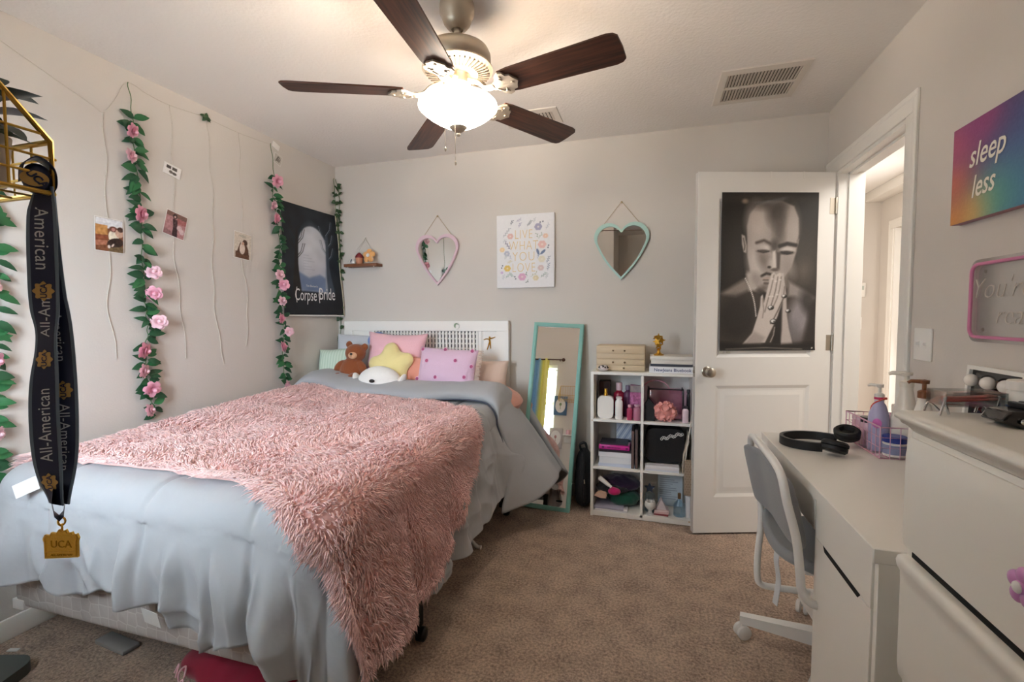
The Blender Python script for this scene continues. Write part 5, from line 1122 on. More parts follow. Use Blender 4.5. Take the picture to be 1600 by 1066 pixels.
# bottom right
p = Paint(.15, .19, 60, 76, '#ccd6de')
for k in range(11): p.line([(.012, .175-.013*k), (.012+.11*(.55+.45*math.sin(k*2.3)**2), .175-.013*k)], .0035, '#8792a3')
pg = thing('letter_sheet', 'sheet of blue-grey writing standing at the back of the bottom right cubby', 'paper', Tr(.135, 3.09, Z3) @ Rx(-.22), GBR); obj('sheet', MB().box(-.075, .075, .0006, .0016, 0, .19), m_paper, pg, smooth=False); obj('writing', p.mesh('writing', m_print), None, pg, M=Tr(0, 0, .095))
t = bottle('corked clear glass bottle at the right of the bottom right cubby', .182, 2.955, Z3, .034, .105, '#c3d2dc', '#6e5238', .034, .010, GBR, shoulder=.62, name='glass_bottle', capname='cork')
for ch in t.children:
    if ch.name.startswith('body'): ch.data.materials[0] = glass_mat('pale_blue_glass', (.86, .93, .97), .86, .03)
t = thing('star_jar', 'small glass jar topped by a dark blue star in the bottom right cubby', 'jar', Tr(.008, 2.985, Z3), GBR); b = MB(); b.lathe([(0, 0), (.028, 0), (.03, .006), (.03, .10), (.024, .112), (0, .112)], 22); obj('jar', b, glass_mat('pale_blue_glass', (.86, .93, .97), .86, .03), t); b = MB(); b.prism(star_poly(.033, .5), -.006, .006, M=Tr(0, -.018, .150)); obj('star', b, mat('midnight_enamel', '#2c3a52', .4, var=.05), t, angle=20)
fg = thing('white_cat_cup', 'white ceramic figurine cup with two pointed ears at the front of the bottom right cubby', 'figurine', Tr(.012, 2.925, Z3), GBR); m_cer = mat('white_ceramic', '#dedbd8', .3, var=.02)
b = MB(); b.lathe([(0, 0), (.021, 0), (.022, .006), (.012, .014), (.011, .028), (.020, .036), (.030, .048), (.033, .062), (.031, .076), (.027, .082), (.022, .080), (0, .066)], 26); obj('cup', b, m_cer, fg)
for s in (-1, 1): b = MB(); b.prism([(-.009, 0), (.009, 0), (.001, .017)], -.004, .004, M=Tr(s*.02, 0, .079)); obj('ear', b, m_cer, fg)
z = Z3
for k, (c, lab) in enumerate((('#8c3f45', 'dark red booklet under the pink ones in the bottom right cubby'), ('#d9b4b4', 'dusty pink booklet in the middle of the bottom right pile'), ('#e6cfd0', 'pale pink booklet on top of the bottom right pile'))): book(.035, .12, 2.92, 2.99, z, z+.011, c, lab, GBR, rz=.08*(k-1)); z += .0116
b = MB(); b.prism([(-.03, 0), (.03, 0), (.0, .065)], -.025, .025); tag(obj('paper_cone', b, mat('pale_pink_card', '#dccdd0', .6, var=.03), None, M=Tr(.078, 2.955, z)), 'pale pink folded paper tent on the little pile in the bottom right cubby', 'paper', GBR)
boxy('carton', .219, .242, 2.93, 3.05, Z3, Z3+.13, mat('white_card', '#e3e5ea', .6, var=.02), 'narrow white carton at the far right of the bottom right cubby', 'carton', GBR)
# ---- beside the shelf
bp = thing('backpack', 'black backpack slumped on the carpet between mirror and shelf', 'backpack', Tr(-.412, 3.06, .0)); m_nyl = mat('black_canvas', '#141418', .7, var=.15, bump=.3, bscale=120)
blob('body', [((0, 0, .17), (.060, .11, .17)), ((.0, .01, .27), (.056, .09, .11)), ((.002, -.07, .13), (.050, .06, .12)), ((0, 0, .08), (.062, .11, .085))], m_nyl, bp, voxel=.008)
b = MB(); b.tube(bez([(-.02, .0, .36), (-.022, -.03, .41), (.01, -.02, .42), (.02, .0, .365)], 6), .008, 8); obj('carry_loop', b, m_nyl, bp); b = MB(); b.tube(bez([(.0, -.05, .36), (.01, -.11, .28), (.02, -.135, .16), (.02, -.11, .05)], 6), .009, 8); obj('shoulder_strap', b, m_nyl, bp)
b = MB(); b.tube([(.02, -.138, .215), (.022, -.142, .19)], .004, 8); obj('zip_pull', b, m_nickel, bp)
hg = thing('shoulder_bag', 'beige monogrammed shoulder bag hanging between the shelf and the open door', 'handbag', Tr(.236, 2.868, .20))
p = Paint(.07, .205, 28, 80, '#a89683'); 
for i in range(5):
    for j in range(14): p.ell(.007+.014*i+(.007 if j % 2 else 0), .008+.015*j, .0035, .0045, '#8d7a68')
obj('body', MB().box(-.035, .035, -.018, .018, 0, .21, b=.01), mat('taupe_leather', '#9c8975', .55, var=.06), hg); obj('monogram', p.mesh('monogram', m_print), None, hg, M=Tr(0, -.0186, .105))
b = MB(); b.tube(bez([(-.03, 0, .205), (-.012, -.004, .35), (.012, .0, .55), (.018, .02, .69)], 6), .0035, 8); b.tube(bez([(.03, 0, .205), (.024, .0, .45), (.018, .02, .69)], 6), .0035, 8); obj('strap', b, mat('ivory_strap', '#d9d2c6', .5, var=.02), hg)
# ================================================================ desk, chair, dresser
m_desk = mat('white_laminate', '#e9e6df', .38, var=.008); m_gap = mat('shadow_gap', '#0e0d0c', .9, var=0)  # gap black is shade put into colour, for slot and drawer gaps
DX0, DX1, DYN, DYF, DZ_ = .469, .972, 1.165, 2.225, .75
dk = thing('desk', 'white laminate desk with a drawer and cabinet along the right wall', 'desk', Tr((DX0+DX1)/2, (DYN+DYF)/2, 0)); di = dk.matrix_world.inverted()
def dp(name, *a, m=m_desk, b=.0012, parent=None, **k): return obj(name, MB().box(*a, b=b, seg=1, M=di), m, parent or dk, **k)
dp('top', DX0, DX1, DYN, DYF, .716, .75, b=.002)
CYF = 1.565
dp('cabinet_side', DX0+.012, DX1, DYN+.004, DYN+.020, .0, .7155); dp('cabinet_side', DX0+.012, DX1, CYF-.016, CYF, .0, .7155)
dp('cabinet_back', DX1-.012, DX1, DYN+.021, CYF-.017, .03, .7155); dp('cabinet_base', DX0+.03, DX1-.013, DYN+.021, CYF-.017, .03, .046)
fy0, fy1 = DYN+.024, CYF-.020
dw = dp('drawer', DX0+.008, DX0+.024, fy0, fy1, .600, .712); dp('drawer_box', DX0+.025, DX1-.02, fy0+.01, fy1-.01, .61, .69)
cdoor = dp('door', DX0+.008, DX0+.024, fy0, fy1, .034, .5985)
obj('slot_shade_strip', MB().prism([(1.24, .603), (1.483, .603), (1.47, .589), (1.253, .589)], 0, .01, M=di @ Matrix(((0, 1, 0, DX0+.0072), (1, 0, 0, 0), (0, 0, 1, 0), (0, 0, 0, 1)))), m_gap, dk, smooth=False, label='flat black strip standing for the shade in the handle slot')  # no real recess: a black strip gives the slot its shade
dp('side_panel', DX0+.30, DX1, DYF-.020, DYF-.004, 0, .7155); dp('modesty_panel', DX1-.04, DX1-.024, CYF+.001, DYF-.021, .30, .7155)
dp('apron', DX0+.010, DX0+.026, CYF+.002, DYF-.022, .612, .712, label='white drawer front over the knee space'); dp('drawer_tray', DX0+.028, DX1-.05, CYF+.004, DYF-.024, .63, .70)

# ---- swivel chair
m_chw = mat('white_powder_coat', '#e4e2de', .35, var=.01); m_grey = cloth('grey_chair_fabric', '#84878a', bs=220); m_rub = mat('grey_rubber', '#b7b5b2', .6, var=.02)
ccx, ccy = .655, 1.865
ch = thing('desk_chair', 'white tubular swivel chair with grey fabric tucked under the desk', 'chair', Tr(ccx, ccy, 0)); hi = ch.matrix_world.inverted()
for k, deg in enumerate((167, 95, 23, -49, -121)):
    M = Rz(math.radians(deg)); b = MB(); vs = []
    for (x, w_, z0, z1) in ((.03, .022, .06, .115), (.315, .015, .063, .093)): vs += [(x, -w_, z0), (x, w_, z0), (x, w_, z1), (x, -w_, z1)]
    b.add(vs, [(0, 1, 2, 3), (7, 6, 5, 4), (0, 4, 5, 1), (1, 5, 6, 2), (2, 6, 7, 3), (3, 7, 4, 0)]); lg = obj('base_leg', b, m_chw, ch, M=M, smooth=False)
    b = MB(); a0 = (.6, -.5, .3, .9, -.2)[k]
    for s in (-1, 1): b.lathe([(0, -.009), (.020, -.009), (.0265, -.005), (.0265, .006), (.018, .010), (0, .010)], 22, M=Tr(.305, 0, .0268) @ Rz(a0) @ Tr(0, s*.014, 0) @ Rx(PI/2))
    b.tube([(.305, 0, .03), (.305, 0, .066)], .006, 8); obj('caster', b, m_chw, lg)
    b = MB(); b.lathe([(.0225, -.0115), (.0235, -.0115), (.0235, -.010), (.0225, -.010)], 22, cap=False, M=Tr(.305, 0, .0268) @ Rz(a0) @ Rx(PI/2)); obj('caster_ring', b, m_rub, lg)
obj('column', MB().lathe([(0, .06), (.034, .06), (.034, .12), (.026, .125), (.026, .25), (.016, .252), (.016, .40), (.05, .405), (.05, .425), (0, .425)], 24), m_chw, ch)
def seat_pts():
    P = []
    for i in range(15):
        u = i/14*2-1; row = []
        for j in range(15):
            v = j/14*2-1; sq = .5*(abs(u)**3+abs(v)**3); x = .62+.205*u*(1-.14*v*v); y = 1.80+.215*v*(1-.12*u*u); z = .455+.03*sq+.035*max(0, -u-.5)+(.012*v*v)-.04*max(0, u-.75)
            row.append((x, y, z))
        P.append(row)
    return np.array(P)
P = seat_pts(); b = MB(); b.grid(P, M=hi); o = obj('seat', b, m_grey, ch, angle=180); s_ = o.modifiers.new('s', 'SOLIDIFY'); s_.thickness = .035; s_.offset = -1; s_ = o.modifiers.new('b', 'BEVEL'); s_.width = .012; s_.segments = 3
def bx(z, y): return .452-.06*((z-.47)/.30)**1.2 if z > .47 else .452
P = []
for i in range(15):
    u = i/14*2-1; row = []
    for j in range(15):
        v = j/14*2-1; z = .645+.118*u*(1-.10*v*v); y = 1.785+.238*v*(1-.14*u**4); x = bx(max(z, .48), y)-.030*sm(v, .3, 1)+.012*sm(-v, .6, 1)
        row.append((x, y, z))
    P.append(row)
b = MB(); b.grid(P, M=hi); o = obj('backrest', b, m_grey, ch, angle=180); s_ = o.modifiers.new('s', 'SOLIDIFY'); s_.thickness = .024; s_.offset = 0; s_ = o.modifiers.new('b', 'BEVEL'); s_.width = .010; s_.segments = 3
T_ = .0125; X0 = .41
path = [(.66, 1.99, .19), (.48, 1.998, .185), (.435, 1.998, .19), (.420, 1.998, .215), (.418, 1.998, .30), (.428, 1.998, .46), (.415, 2.005, .60), (.392, 2.01, .70), (.384, 1.995, .765), (.380, 1.955, .79), (.378, 1.88, .80), (.378, 1.70, .80), (.380, 1.585, .79), (.384, 1.54, .765), (.394, 1.522, .70), (.418, 1.515, .60), (.430, 1.515, .50), (.436, 1.518, .45), (.455, 1.522, .415), (.50, 1.54, .40), (.62, 1.68, .40)]
b = MB(); b.tube(bez(path, 6), T_, 12, M=hi); obj('frame', b, m_chw, ch)
b = MB(); b.box(.50, .80, 1.70, 1.90, .402, .43, M=hi); b.box(.60, .70, 1.82, 2.0, .178, .20, M=hi); obj('seat_bracket', b, m_chw, ch)
b = MB(); b.tube([hi @ Vector(q) for q in bez([(.405, 1.60, .70), (.405, 1.595, .68), (.418, 1.60, .665), (.424, 1.585, .625), (.42, 1.57, .62)], 5)], .006, 8); obj('back_clip', b, m_chw, ch, label='white plastic clip on the backrest')
b = MB(); ps = bez([(.46, 1.87, .43), (.452, 1.865, .36), (.462, 1.87, .28), (.45, 1.86, .195)], 6); b.ribbon([hi @ Vector(q) for q in ps], [(.010, -.024, 0)]*len(ps), [(1, .4, 0)]*len(ps), .002); obj('seat_tie', b, cloth('white_tape', '#d5d6d8'), ch, label='white fabric strap hanging below the seat')

# ---- tall dresser
m_dr = mat('white_dresser_paint', '#e6e3db', .36, var=.01)
RX0, RX1, RY0, RY1, RZ = .505, .976, .24, 1.12, 1.062
ds = thing('dresser', 'tall white chest of drawers in the right foreground', 'dresser', Tr((RX0+RX1)/2, (RY0+RY1)/2, 0)); si = ds.matrix_world.inverted()
b = MB(); b.box(RX0+.004, RX1, RY0, RY1, .02, 1.022, b=.003, M=si); obj('carcass', b, m_dr, ds)
# moulded top with an ogee edge
prof = [(0, 1.062), (.004, 1.0615), (.010, 1.058), (.013, 1.052), (.0125, 1.046), (.006, 1.041), (.004, 1.036), (-.004, 1.031), (-.010, 1.0225)]
b = MB(); P = []
for off, z in [(-.45, 1.062)]+[(-.012+o, z) for o, z in prof]: 
    o_ = off+.018; P.append([(RX0-o_, RY0-.02, z), (RX0-o_, RY1+o_, z), (RX1, RY1+o_, z)])
b.grid(P, M=si); b.box(RX0+.05, RX1, RY0-.02, RY1-.05, 1.0225, 1.0606, M=si)
obj('top', b, m_dr, ds, angle=60)
for (z0, z1, pull) in ((.786, 1.010, True), (.512, .770, True), (.262, .496, True), (.04, .246, True)):
    P = []; xs_ = [(z0, .0), (z0+.004, -.006), (z0+.03, -.009), (z1-.055, -.009), (z1-.036, -.010), (z1-.024, -.016), (z1-.012, -.018), (z1-.004, -.015), (z1, -.006), (z1, .012)]
    if pull and z1 > .9: xs_ = [(z0, .0), (z0+.004, -.006), (z0+.03, -.008), (z1-.035, -.008), (z1-.012, -.005), (z1, .0), (z1, .012)]
    ya, yb = RY0+.012, RY1-.008
    for z, dx in xs_: P.append([(RX0+dx, ya, z), (RX0+dx, ya+.01, z), (RX0+dx, yb-.01, z), (RX0+dx, yb, z)])
    b = MB(); b.grid(P, M=si)
    for q in (0, 3): b.add([p_[q] for p_ in P], [tuple(range(len(P)))] if q == 0 else [tuple(range(len(P)))[::-1]], M=si)
    d_ = obj('drawer', b, m_dr, ds, angle=50)
    for ky in ((.765, .43) if z1 > .9 else (.62, .40)):
        zc = (z0+z1)/2-.004
        kb = MB(); 
        for k in range(5): a = PI/2+2*PI*k/5; kb.ell((-.020, .016*math.cos(a), .016*math.sin(a)), (.007, .0115, .0115), 14, 8)
        kb.ell((-.022, 0, 0), (.007, .010, .010), 12, 8); kb.tube([(0, 0, 0), (-.018, 0, 0)], .005, 8)
        ko = obj('flower_knob', kb, mat('orchid_enamel', '#c98bc3', .3, var=.03, coat=.4), d_, M=si @ Tr(RX0-.007, ky, zc), label='orchid pink flower-shaped knob')
        c_ = MB(); c_.ell((-.0275, 0, 0), (.004, .008, .008), 12, 8); obj('knob_centre', c_, m_white, d_, M=si @ Tr(RX0-.007, ky, zc))
b = MB()
for z0 in (.774, .500, .250): b.box(RX0-.001, RX0+.003, RY0+.012, RY1-.03, z0, z0+.010, M=si)
obj('drawer_gap_shade', b, m_gap, ds, smooth=False)  # black strips stand in for the shade between drawers
b = MB(); b.box(RX0+.03, RX1-.02, RY0+.02, RY1-.02, 0, .02, M=si); obj('plinth', b, m_dr, ds, smooth=False)

# ================================================================ things on the desk
zd = DZ_+.0006
hp = thing('headphones', 'black over-ear headphones lying on the desk near the door', 'headphones', Tr(.63, 2.02, zd) @ Rz(-.55) @ Sc(1.18, 1.18, 1.18)); m_hp = mat('matt_black_headphone', '#121214', .5, var=.05); m_pad = mat('black_leatherette_pad', '#0c0c0e', .6, var=.1, bump=.1, bscale=120); m_chr = mat('glossy_black_disc', '#26262a', .12, .3, var=.1)
# band lies on its side as a flat loop on the desk, ear cups at the open end
pts = []
for a in np.linspace(math.radians(62), math.radians(298), 26): pts.append((-.02+.088*math.cos(a)*1.05, .085*math.sin(a), .017+.004*math.cos(a)))
b = MB(); b.ribbon(pts, [(0, 0, .027)]*len(pts), [(math.cos(a), math.sin(a), 0) for a in np.linspace(math.radians(62), math.radians(298), 26)], .011); obj('headband', b, m_hp, hp, angle=60)
for s, tilt, px_, pz in ((1, 1.15, .055, .040), (-1, .32, .055, .024)):
    M = Tr(px_, s*.072, pz) @ Rz(s*.2) @ Rx(s*(PI/2-tilt) if s > 0 else -.35)
    b = MB(); b.lathe([(0, -.014), (.030, -.014), (.036, -.008), (.036, .002), (.030, .006), (0, .006)], 30, M=Sc(1, .88, 1)); c_ = obj('ear_cup', b, m_hp, hp, M=M)
    b = MB(); b.lathe([(.016, .006), (.022, .018), (.031, .020), (.037, .014), (.037, .005)], 30, cap=False, M=Sc(1, .88, 1)); b.lathe([(0, .0075), (.02, .0075)], 20, cap=False); obj('ear_pad', b, m_pad, c_)
    b = MB(); b.lathe([(0, -.0155), (.024, -.0152), (.029, -.013)], 28, cap=False, M=Sc(1, .88, 1)); obj('cup_plate', b, m_chr, c_)
    b = MB(); b.tube([(pts[0] if s > 0 else pts[-1]), (px_-.02, s*.076, pz+.006), (px_, s*.07, pz)], .006, 8); obj('yoke', b, m_hp, hp)
# ---- pink wire basket
m_pw = mat('pink_wire', '#dba9c0', .4, .2, var=.03)
WBX0, WBX1, WBY0, WBY1, WBH = .775, .955, 1.905, 2.20, .112
wb = thing('wire_basket', 'pink wire basket full of toiletries on the desk', 'basket', Tr((WBX0+WBX1)/2, (WBY0+WBY1)/2, zd)); hw, hd = (WBX1-WBX0)/2, (WBY1-WBY0)/2
def rim(z, r, k=1.0): b = MB(); b.tube([(-hw*k, -hd*k, z), (hw*k, -hd*k, z), (hw*k, hd*k, z), (-hw*k, hd*k, z)], r, 8, closed=True); return b
obj('rim', rim(WBH, .003), m_pw, wb); b = rim(.003, .0025, .985); obj('base_ring', b, m_pw, wb)
b = MB()
for z in (.04, .076): b.v, b.f, b.m = (lambda q: (b.v+q.v, b.f+[tuple(i+len(b.v) for i in f_) for f_ in q.f], b.m+q.m))(rim(z, .0013))
for k in range(1, 9): y = -hd+2*hd*k/9; [b.tube([(s*hw, y, WBH), (s*hw, y, .003), ], .0013, 6) for s in (-1, 1)]; b.tube([(-hw, y, .003), (hw, y, .003)], .0013, 6)
for k in range(1, 6): x = -hw+2*hw*k/6; [b.tube([(x, s*hd, WBH), (x, s*hd, .003)], .0013, 6) for s in (-1, 1)]; b.tube([(x, -hd, .003), (x, hd, .003)], .0013, 6)
for sx_ in (-1, 1):
    for sy_ in (-1, 1): b.tube([(sx_*hw, sy_*hd, WBH), (sx_*hw, sy_*hd, .003)], .002, 6)
obj('wires', b, m_pw, wb)
zb = zd+.0048; GB = 'toiletries in the pink wire basket'
def pump(label, x, y, z, r, h, col, pcol, group, tall=.06, nozzle=PI, sq=1.0, shoulder=.70, band=None, ring=None, name='pump_bottle'):
    t = thing(name, label, 'bottle', Tr(x, y, z) @ Rz(nozzle), group); m = mat('body_'+col[1:], col, .3, var=.03); pm_ = mat('pump_'+pcol[1:], pcol, .35, var=.04)
    b = MB(); b.lathe([(0, 0), (r*.93, 0), (r, h*.04), (r*.98, h*shoulder*.6), (r*.92, h*shoulder), (r*.62, h*(shoulder+.2)), (r*.42, h*.96), (r*.42, h), (0, h)], 30, M=Sc(1, sq, 1)); obj('body', b, m, t)
    b = MB(); b.lathe([(0, h+.0004), (r*.46, h+.0004), (r*.46, h+tall*.35), (r*.3, h+tall*.42), (r*.16, h+tall*.45), (r*.16, h+tall*.75), (r*.34, h+tall*.78), (r*.36, h+tall*.95), (0, h+tall)], 22); b.tube([(0, 0, h+tall*.87), (r*.9, 0, h+tall*.88), (r*1.12, 0, h+tall*.78)], [r*.2, r*.16, r*.12], 10); obj('pump', b, pm_, t)
    if ring: b = MB(); b.lathe([(r*.475, h+tall*.05), (r*.475, h+tall*.2)], 22, cap=False); obj('collar_ring', b, mat('ring_'+ring[1:], ring, .4, var=0), t)
    if band: b = MB(); b.lathe([(0, 0), (r*.46, 0), (r*.46, .001), (0, .001)], 20, M=Rz(band[1]) @ Tr(r*.95, 0, h*.56) @ Ry(PI/2) @ Sc(1.15, .9, 1)); obj('round_label', b, mat('label_'+band[0][1:], band[0], .4, var=.25, vscale=60), t, label='round pink label')
    return t
pump('lavender pump bottle with a round pink label standing in the pink basket', .815, 2.02, zb, .034, .185, '#b3afd1', '#e3dfd8', GB, .062, nozzle=2.3, band=('#d977c4', 1.9), ring='#c22a5e')
def jar(label, x, y, z, r, h, col, lid, lh, group, name='jar', m=None, band=None):
    t = thing(name, label, 'jar', Tr(x, y, z), group); b = MB(); b.lathe([(0, 0), (r*.9, 0), (r, h*.08), (r, h*.9), (r*.9, h), (0, h)], 28); obj('body', b, m or mat('body_'+col[1:], col, .3, var=.04), t)
    b = MB(); b.lathe([(0, h+.0004), (r*1.02, h+.0004), (r*1.03, h+lh*.9), (r*.96, h+lh), (0, h+lh)], 28); obj('lid', b, mat('cap_'+lid[1:], lid, .35, var=.04), t)
    if band: b = MB(); b.lathe([(r*1.004, h*band[0]), (r*1.004, h*band[1])], 28, cap=False); obj('label', b, mat('label_'+band[2][1:], band[2], .5, var=.25, vscale=50), t)
    return t
jar('white jar with a royal blue lid at the near end of the pink basket', .825, 1.945-.0, zb, .036, .052, '#e9e5e0', '#2b3f93', .020, GB, band=(.2, .8, '#8e93b5')) if False else None
jar('white jar with a royal blue lid at the near end of the pink basket', .835, 1.945, zb, .035, .050, '#e9e5e0', '#2b3f93', .022, GB, band=(.2, .85, '#8e93b5'))
jar('tall pale pink jar with a black lid beside the wall side of the pink basket', .812, 2.09, zb, .028, .088, '#e8c3cf', '#221d20', .020, GB)
jar('blush glass candle jar at the far end of the pink basket', .815, 2.16, zb, .032, .085, '#e6b9c6', '#ecd3da', .012, GB)
jar('small taupe jar between the pink ones in the basket', .91, 2.09, zb, .024, .095, '#b79f90', '#d6c6ba', .014, GB)
bottle('pink bottle with a cream cap at the back of the pink basket', .925, 2.155, zb, .022, .12, '#e3a9b9', '#e9e0d6', .03, .014, GB)
b = MB(); b.ell((0, 0, .03), (.03, .028, .03), 14, 10); tag(obj('cotton_pad_roll', b, cloth('soft_pink_cotton', '#eab9c5'), None, M=Tr(.872, 2.155, zb)), 'soft pink sponge between the jars in the pink basket', 'sponge', GB)
b = MB(); b.tube(bez([(.80, 2.03, zb+.0), (.793, 2.03, zb+.12), (.795, 2.02, zb+.168), (.825, 2.0, zb+.195), (.84, 1.985+.045, zb+.19)], 6), .0028, 8); b.tube([(.822, 2.005, zb+.194), (.84, 2.03, zb+.19)], .005, 8); tag(obj('red_straw', b, mat('coral_red_plastic', '#d9584a', .35, var=.03)), 'thin coral red bent straw rising from the pink basket', 'straw', GB)
# lotions and vanity mirror behind the dresser
GL_ = 'big lotion bottles behind the dresser'
pump('tall ivory white lotion bottle with an ivory pump, left of the brown-pumped one', .886, 1.995, zb, .046, .240, '#e9e2d6', '#e4ddcf', GL_, .055, nozzle=2.6, sq=.85, shoulder=.55)
pump('tall ivory white lotion bottle with a brown pump behind the dresser', .868, 1.845, zd, .038, .230, '#e8e2d8', '#7a4a2a', GL_, .062, nozzle=2.9, sq=.8, shoulder=.62)
vm = thing('vanity_mirror', 'white-framed vanity mirror with round bulbs leaning on the right wall', 'mirror', Tr(.950, 1.685, zd) @ Rz(-PI/2) @ Rx(-.06)); VW, VH = .240, .347
rc_ = lambda d: [(-VW/2+d, d), (VW/2-d, d), (VW/2-d, VH-d), (-VW/2+d, VH-d)]
b = MB(); b.ring(rc_(0), rc_(.012), -.012, .012); b.box(-VW/2+.002, VW/2-.002, .004, .011, .002, VH-.002); obj('frame', b, m_white, vm, smooth=False); obj('glass', MB().box(-VW/2+.011, VW/2-.011, -.003, .0035, .011, VH-.011), mat('dark_reflection_glass', '#040405', .03, 0, var=0, spec=.5), vm, smooth=False)  # black base colour stands in for the mirror's dark reflection
m_vb = mat('frosted_bulb', '#e3dfd9', .2, var=.02, coat=.3)
for x in (-.073, 0, .073): b = MB(); b.ell((x, -.024, VH-.044), (.019, .018, .019), 20, 12); bo = obj('bulb', b, m_vb, vm); b = MB(); b.lathe([(0, .003), (.012, .003), (.012, .008), (0, .009)], 14, M=Tr(x, 0, VH-.046) @ Rx(PI/2)); obj('bulb_cap', b, m_nickel, bo)
tag(obj('tall_carton', MB().box(-.03, .03, -.025, .025, 0, .415, b=.002), mat('pale_pink_card2', '#e8c7c4', .5, var=.02), None, M=Tr(.875, 1.32, zd) @ Rz(-.5)), 'tall pale pink carton with black print at the right photo edge', 'carton')
tc_ = bpy.data.objects['tall_carton']; b = MB(); b.box(-.0308, -.0302, -.02, -.005, .405, .412); b.box(-.0308, -.0302, -.022, .02, .365, .367)
for k in range(8): b.box(-.0308, -.0302, -.02+.005*k, -.017+.005*k, .368, .374)
obj('print', b, m_blackp, tc_, smooth=False)
# ---- on the dresser
zr = RZ+.0006; GD = 'toiletries on the dresser top'
tt_ = thing('acrylic_tray', 'clear raised tray with chrome legs holding pink brushes on the dresser', 'tray', Tr(.588, 1.108, zr) @ Rz(.1))
m_acr = glass_mat('clear_acrylic', (.96, .97, .97), .82, .03); b = MB(); b.box(-.05, .05, -.028, .028, .018, .021); 
for (x0, x1, y0, y1) in ((-.05, .05, -.028, -.026), (-.05, .05, .026, .028), (-.05, -.048, -.026, .026), (.048, .05, -.026, .026)): b.box(x0, x1, y0, y1, .021, .046)
obj('tray_body', b, m_acr, tt_, smooth=False)
for x in (-.044, .044):
    b = MB(); b.tube(bez([(x-.012, -.022, 0), (x-.004, -.022, .03), (x, -.015, .038), (x+.004, -.008, .03), (x+.012, -.008, 0)], 5), .0022, 8); b.tube(bez([(x-.012, .022, 0), (x-.004, .022, .018), (x+.012, .012, 0)], 5), .0022, 8); obj('chrome_leg', b, mat('chrome', '#c9c9cc', .12, 1, var=0), tt_)
for k, (y, c, dz) in enumerate(((-.014, '#dc6a62', .0), (-.002, '#e58f88', .004), (.010, '#d8766f', 0), (.018, '#eab0aa', .003))):
    t = thing('makeup_brush', 'coral pink makeup brush lying in the clear tray', 'brush', Tr(.588, 1.108, zr) @ Rz(.1) @ Tr(.004*k, y*.8, .0265+dz) @ Sc(.58, .58, .58) @ Rz(.05*(k-1.5)), 'coral brushes in the clear tray'); t['label'] = ('deep coral brush nearest the front edge of the clear tray', 'lighter coral brush second from the front in the clear tray', 'coral brush third from the front in the clear tray', 'palest pink brush at the back of the clear tray')[k]
    b = MB(); b.tube([(-.075, 0, 0), (-.03, 0, .001), (.05, 0, .008)], [.0055, .0045, .0028], 8); obj('handle', b, mat('brush_'+c[1:], c, .3, var=.02), t); b = MB(); b.tube([(.05, 0, .008), (.062, 0, .0095), (.078, 0, .011)], [.0032, .005, .002], 8); obj('bristles', b, cloth('dusty_bristle', '#c98d80'), t)
jar('white cream jar with a blue band at the right end of the dresser top', .676, 1.092, zr, .031, .052, '#e6e2dc', '#e9e5df', .018, GD, band=(.08, .45, '#3c66b0'))
jar('low white jar behind the black device at the right photo edge', .765, 1.085, zr, .030, .03, '#e2dcd4', '#ddd6cd', .012, GD)
t = thing('hair_tool', 'glossy black ribbed hair waver lying on the dresser top', 'hair tool', Tr(.672, 1.022, zr) @ Rz(.10)); m_gb = mat('gloss_black_plastic', '#0d0d0f', .12, var=0, coat=.6)
b = MB(); b.add([(-.10, -.024, .010), (-.075, -.030, 0), (.16, -.036, 0), (.16, .036, 0), (-.075, .030, 0), (-.10, .024, .010), (-.088, -.026, .028), (.16, -.034, .038), (.16, .034, .038), (-.088, .026, .028)], [(0, 1, 4, 5), (1, 2, 3, 4), (0, 6, 7, 2, 1), (5, 4, 3, 8, 9), (0, 5, 9, 6), (6, 9, 8, 7), (2, 7, 8, 3)]); o = obj('body', b, m_gb, t, angle=30); bv = o.modifiers.new('b', 'BEVEL'); bv.width = .004; bv.segments = 2
b = MB()
for k in range(13): x = -.055+.016*k; b.box(x, x+.011, -.028, .028, .0295+.0006*k, .0385+.0006*k, b=.002)
obj('rib_plate', b, mat('matt_black_rib', '#1a1a1c', .4, var=0), t); b = MB(); b.ell((-.072, -.031, .012), (.005, .003, .005), 10, 6); b.ell((-.02, -.033, .012), (.003, .002, .003), 10, 6); obj('led_button', b, mat('silver_button', '#d8d8d8', .15, 1, var=0), t)
# ================================================================ right wall
cv2 = thing('canvas_print', 'rainbow gradient canvas with white brush lettering on the right wall', 'canvas', WR(1.735, 1.705, .001)); cw, chh, ct2 = .385, .308, .03
p = Paint(cw, chh, 84, 70, '#5f4f86'); G_ = lambda x, z, s, c, o=1: p.blend(o*np.exp(-(((p.X-x*cw)/(s*cw))**2+((p.Z-z*chh)/(s*chh*1.1))**2)), c)
for a_ in ((1.0, 1.0, .6, '#54436f'), (.95, .55, .45, '#4a5590'), (.75, .1, .45, '#4d86ae'), (.45, .12, .28, '#4fa79c'), (.25, .05, .25, '#c6b87a'), (.0, .05, .28, '#e59a50'), (.0, .45, .26, '#d57a5c'), (.05, .85, .30, '#b9587a'), (.35, 1.0, .25, '#9a4480')): G_(*a_)
p.c = p.c*.88+.10*p.c.mean(2, keepdims=True); p.noise(.03, 150)
obj('stretcher', MB().box(-cw/2, cw/2, -ct2, 0, -chh/2, chh/2, b=.002), mat('canvas_edge_violet', '#a27b86', .8, var=.25, vscale=9), cv2); obj('gradient_print', p.mesh('gradient_print', m_canvas), None, cv2, M=Tr(0, -ct2-.0006, 0))
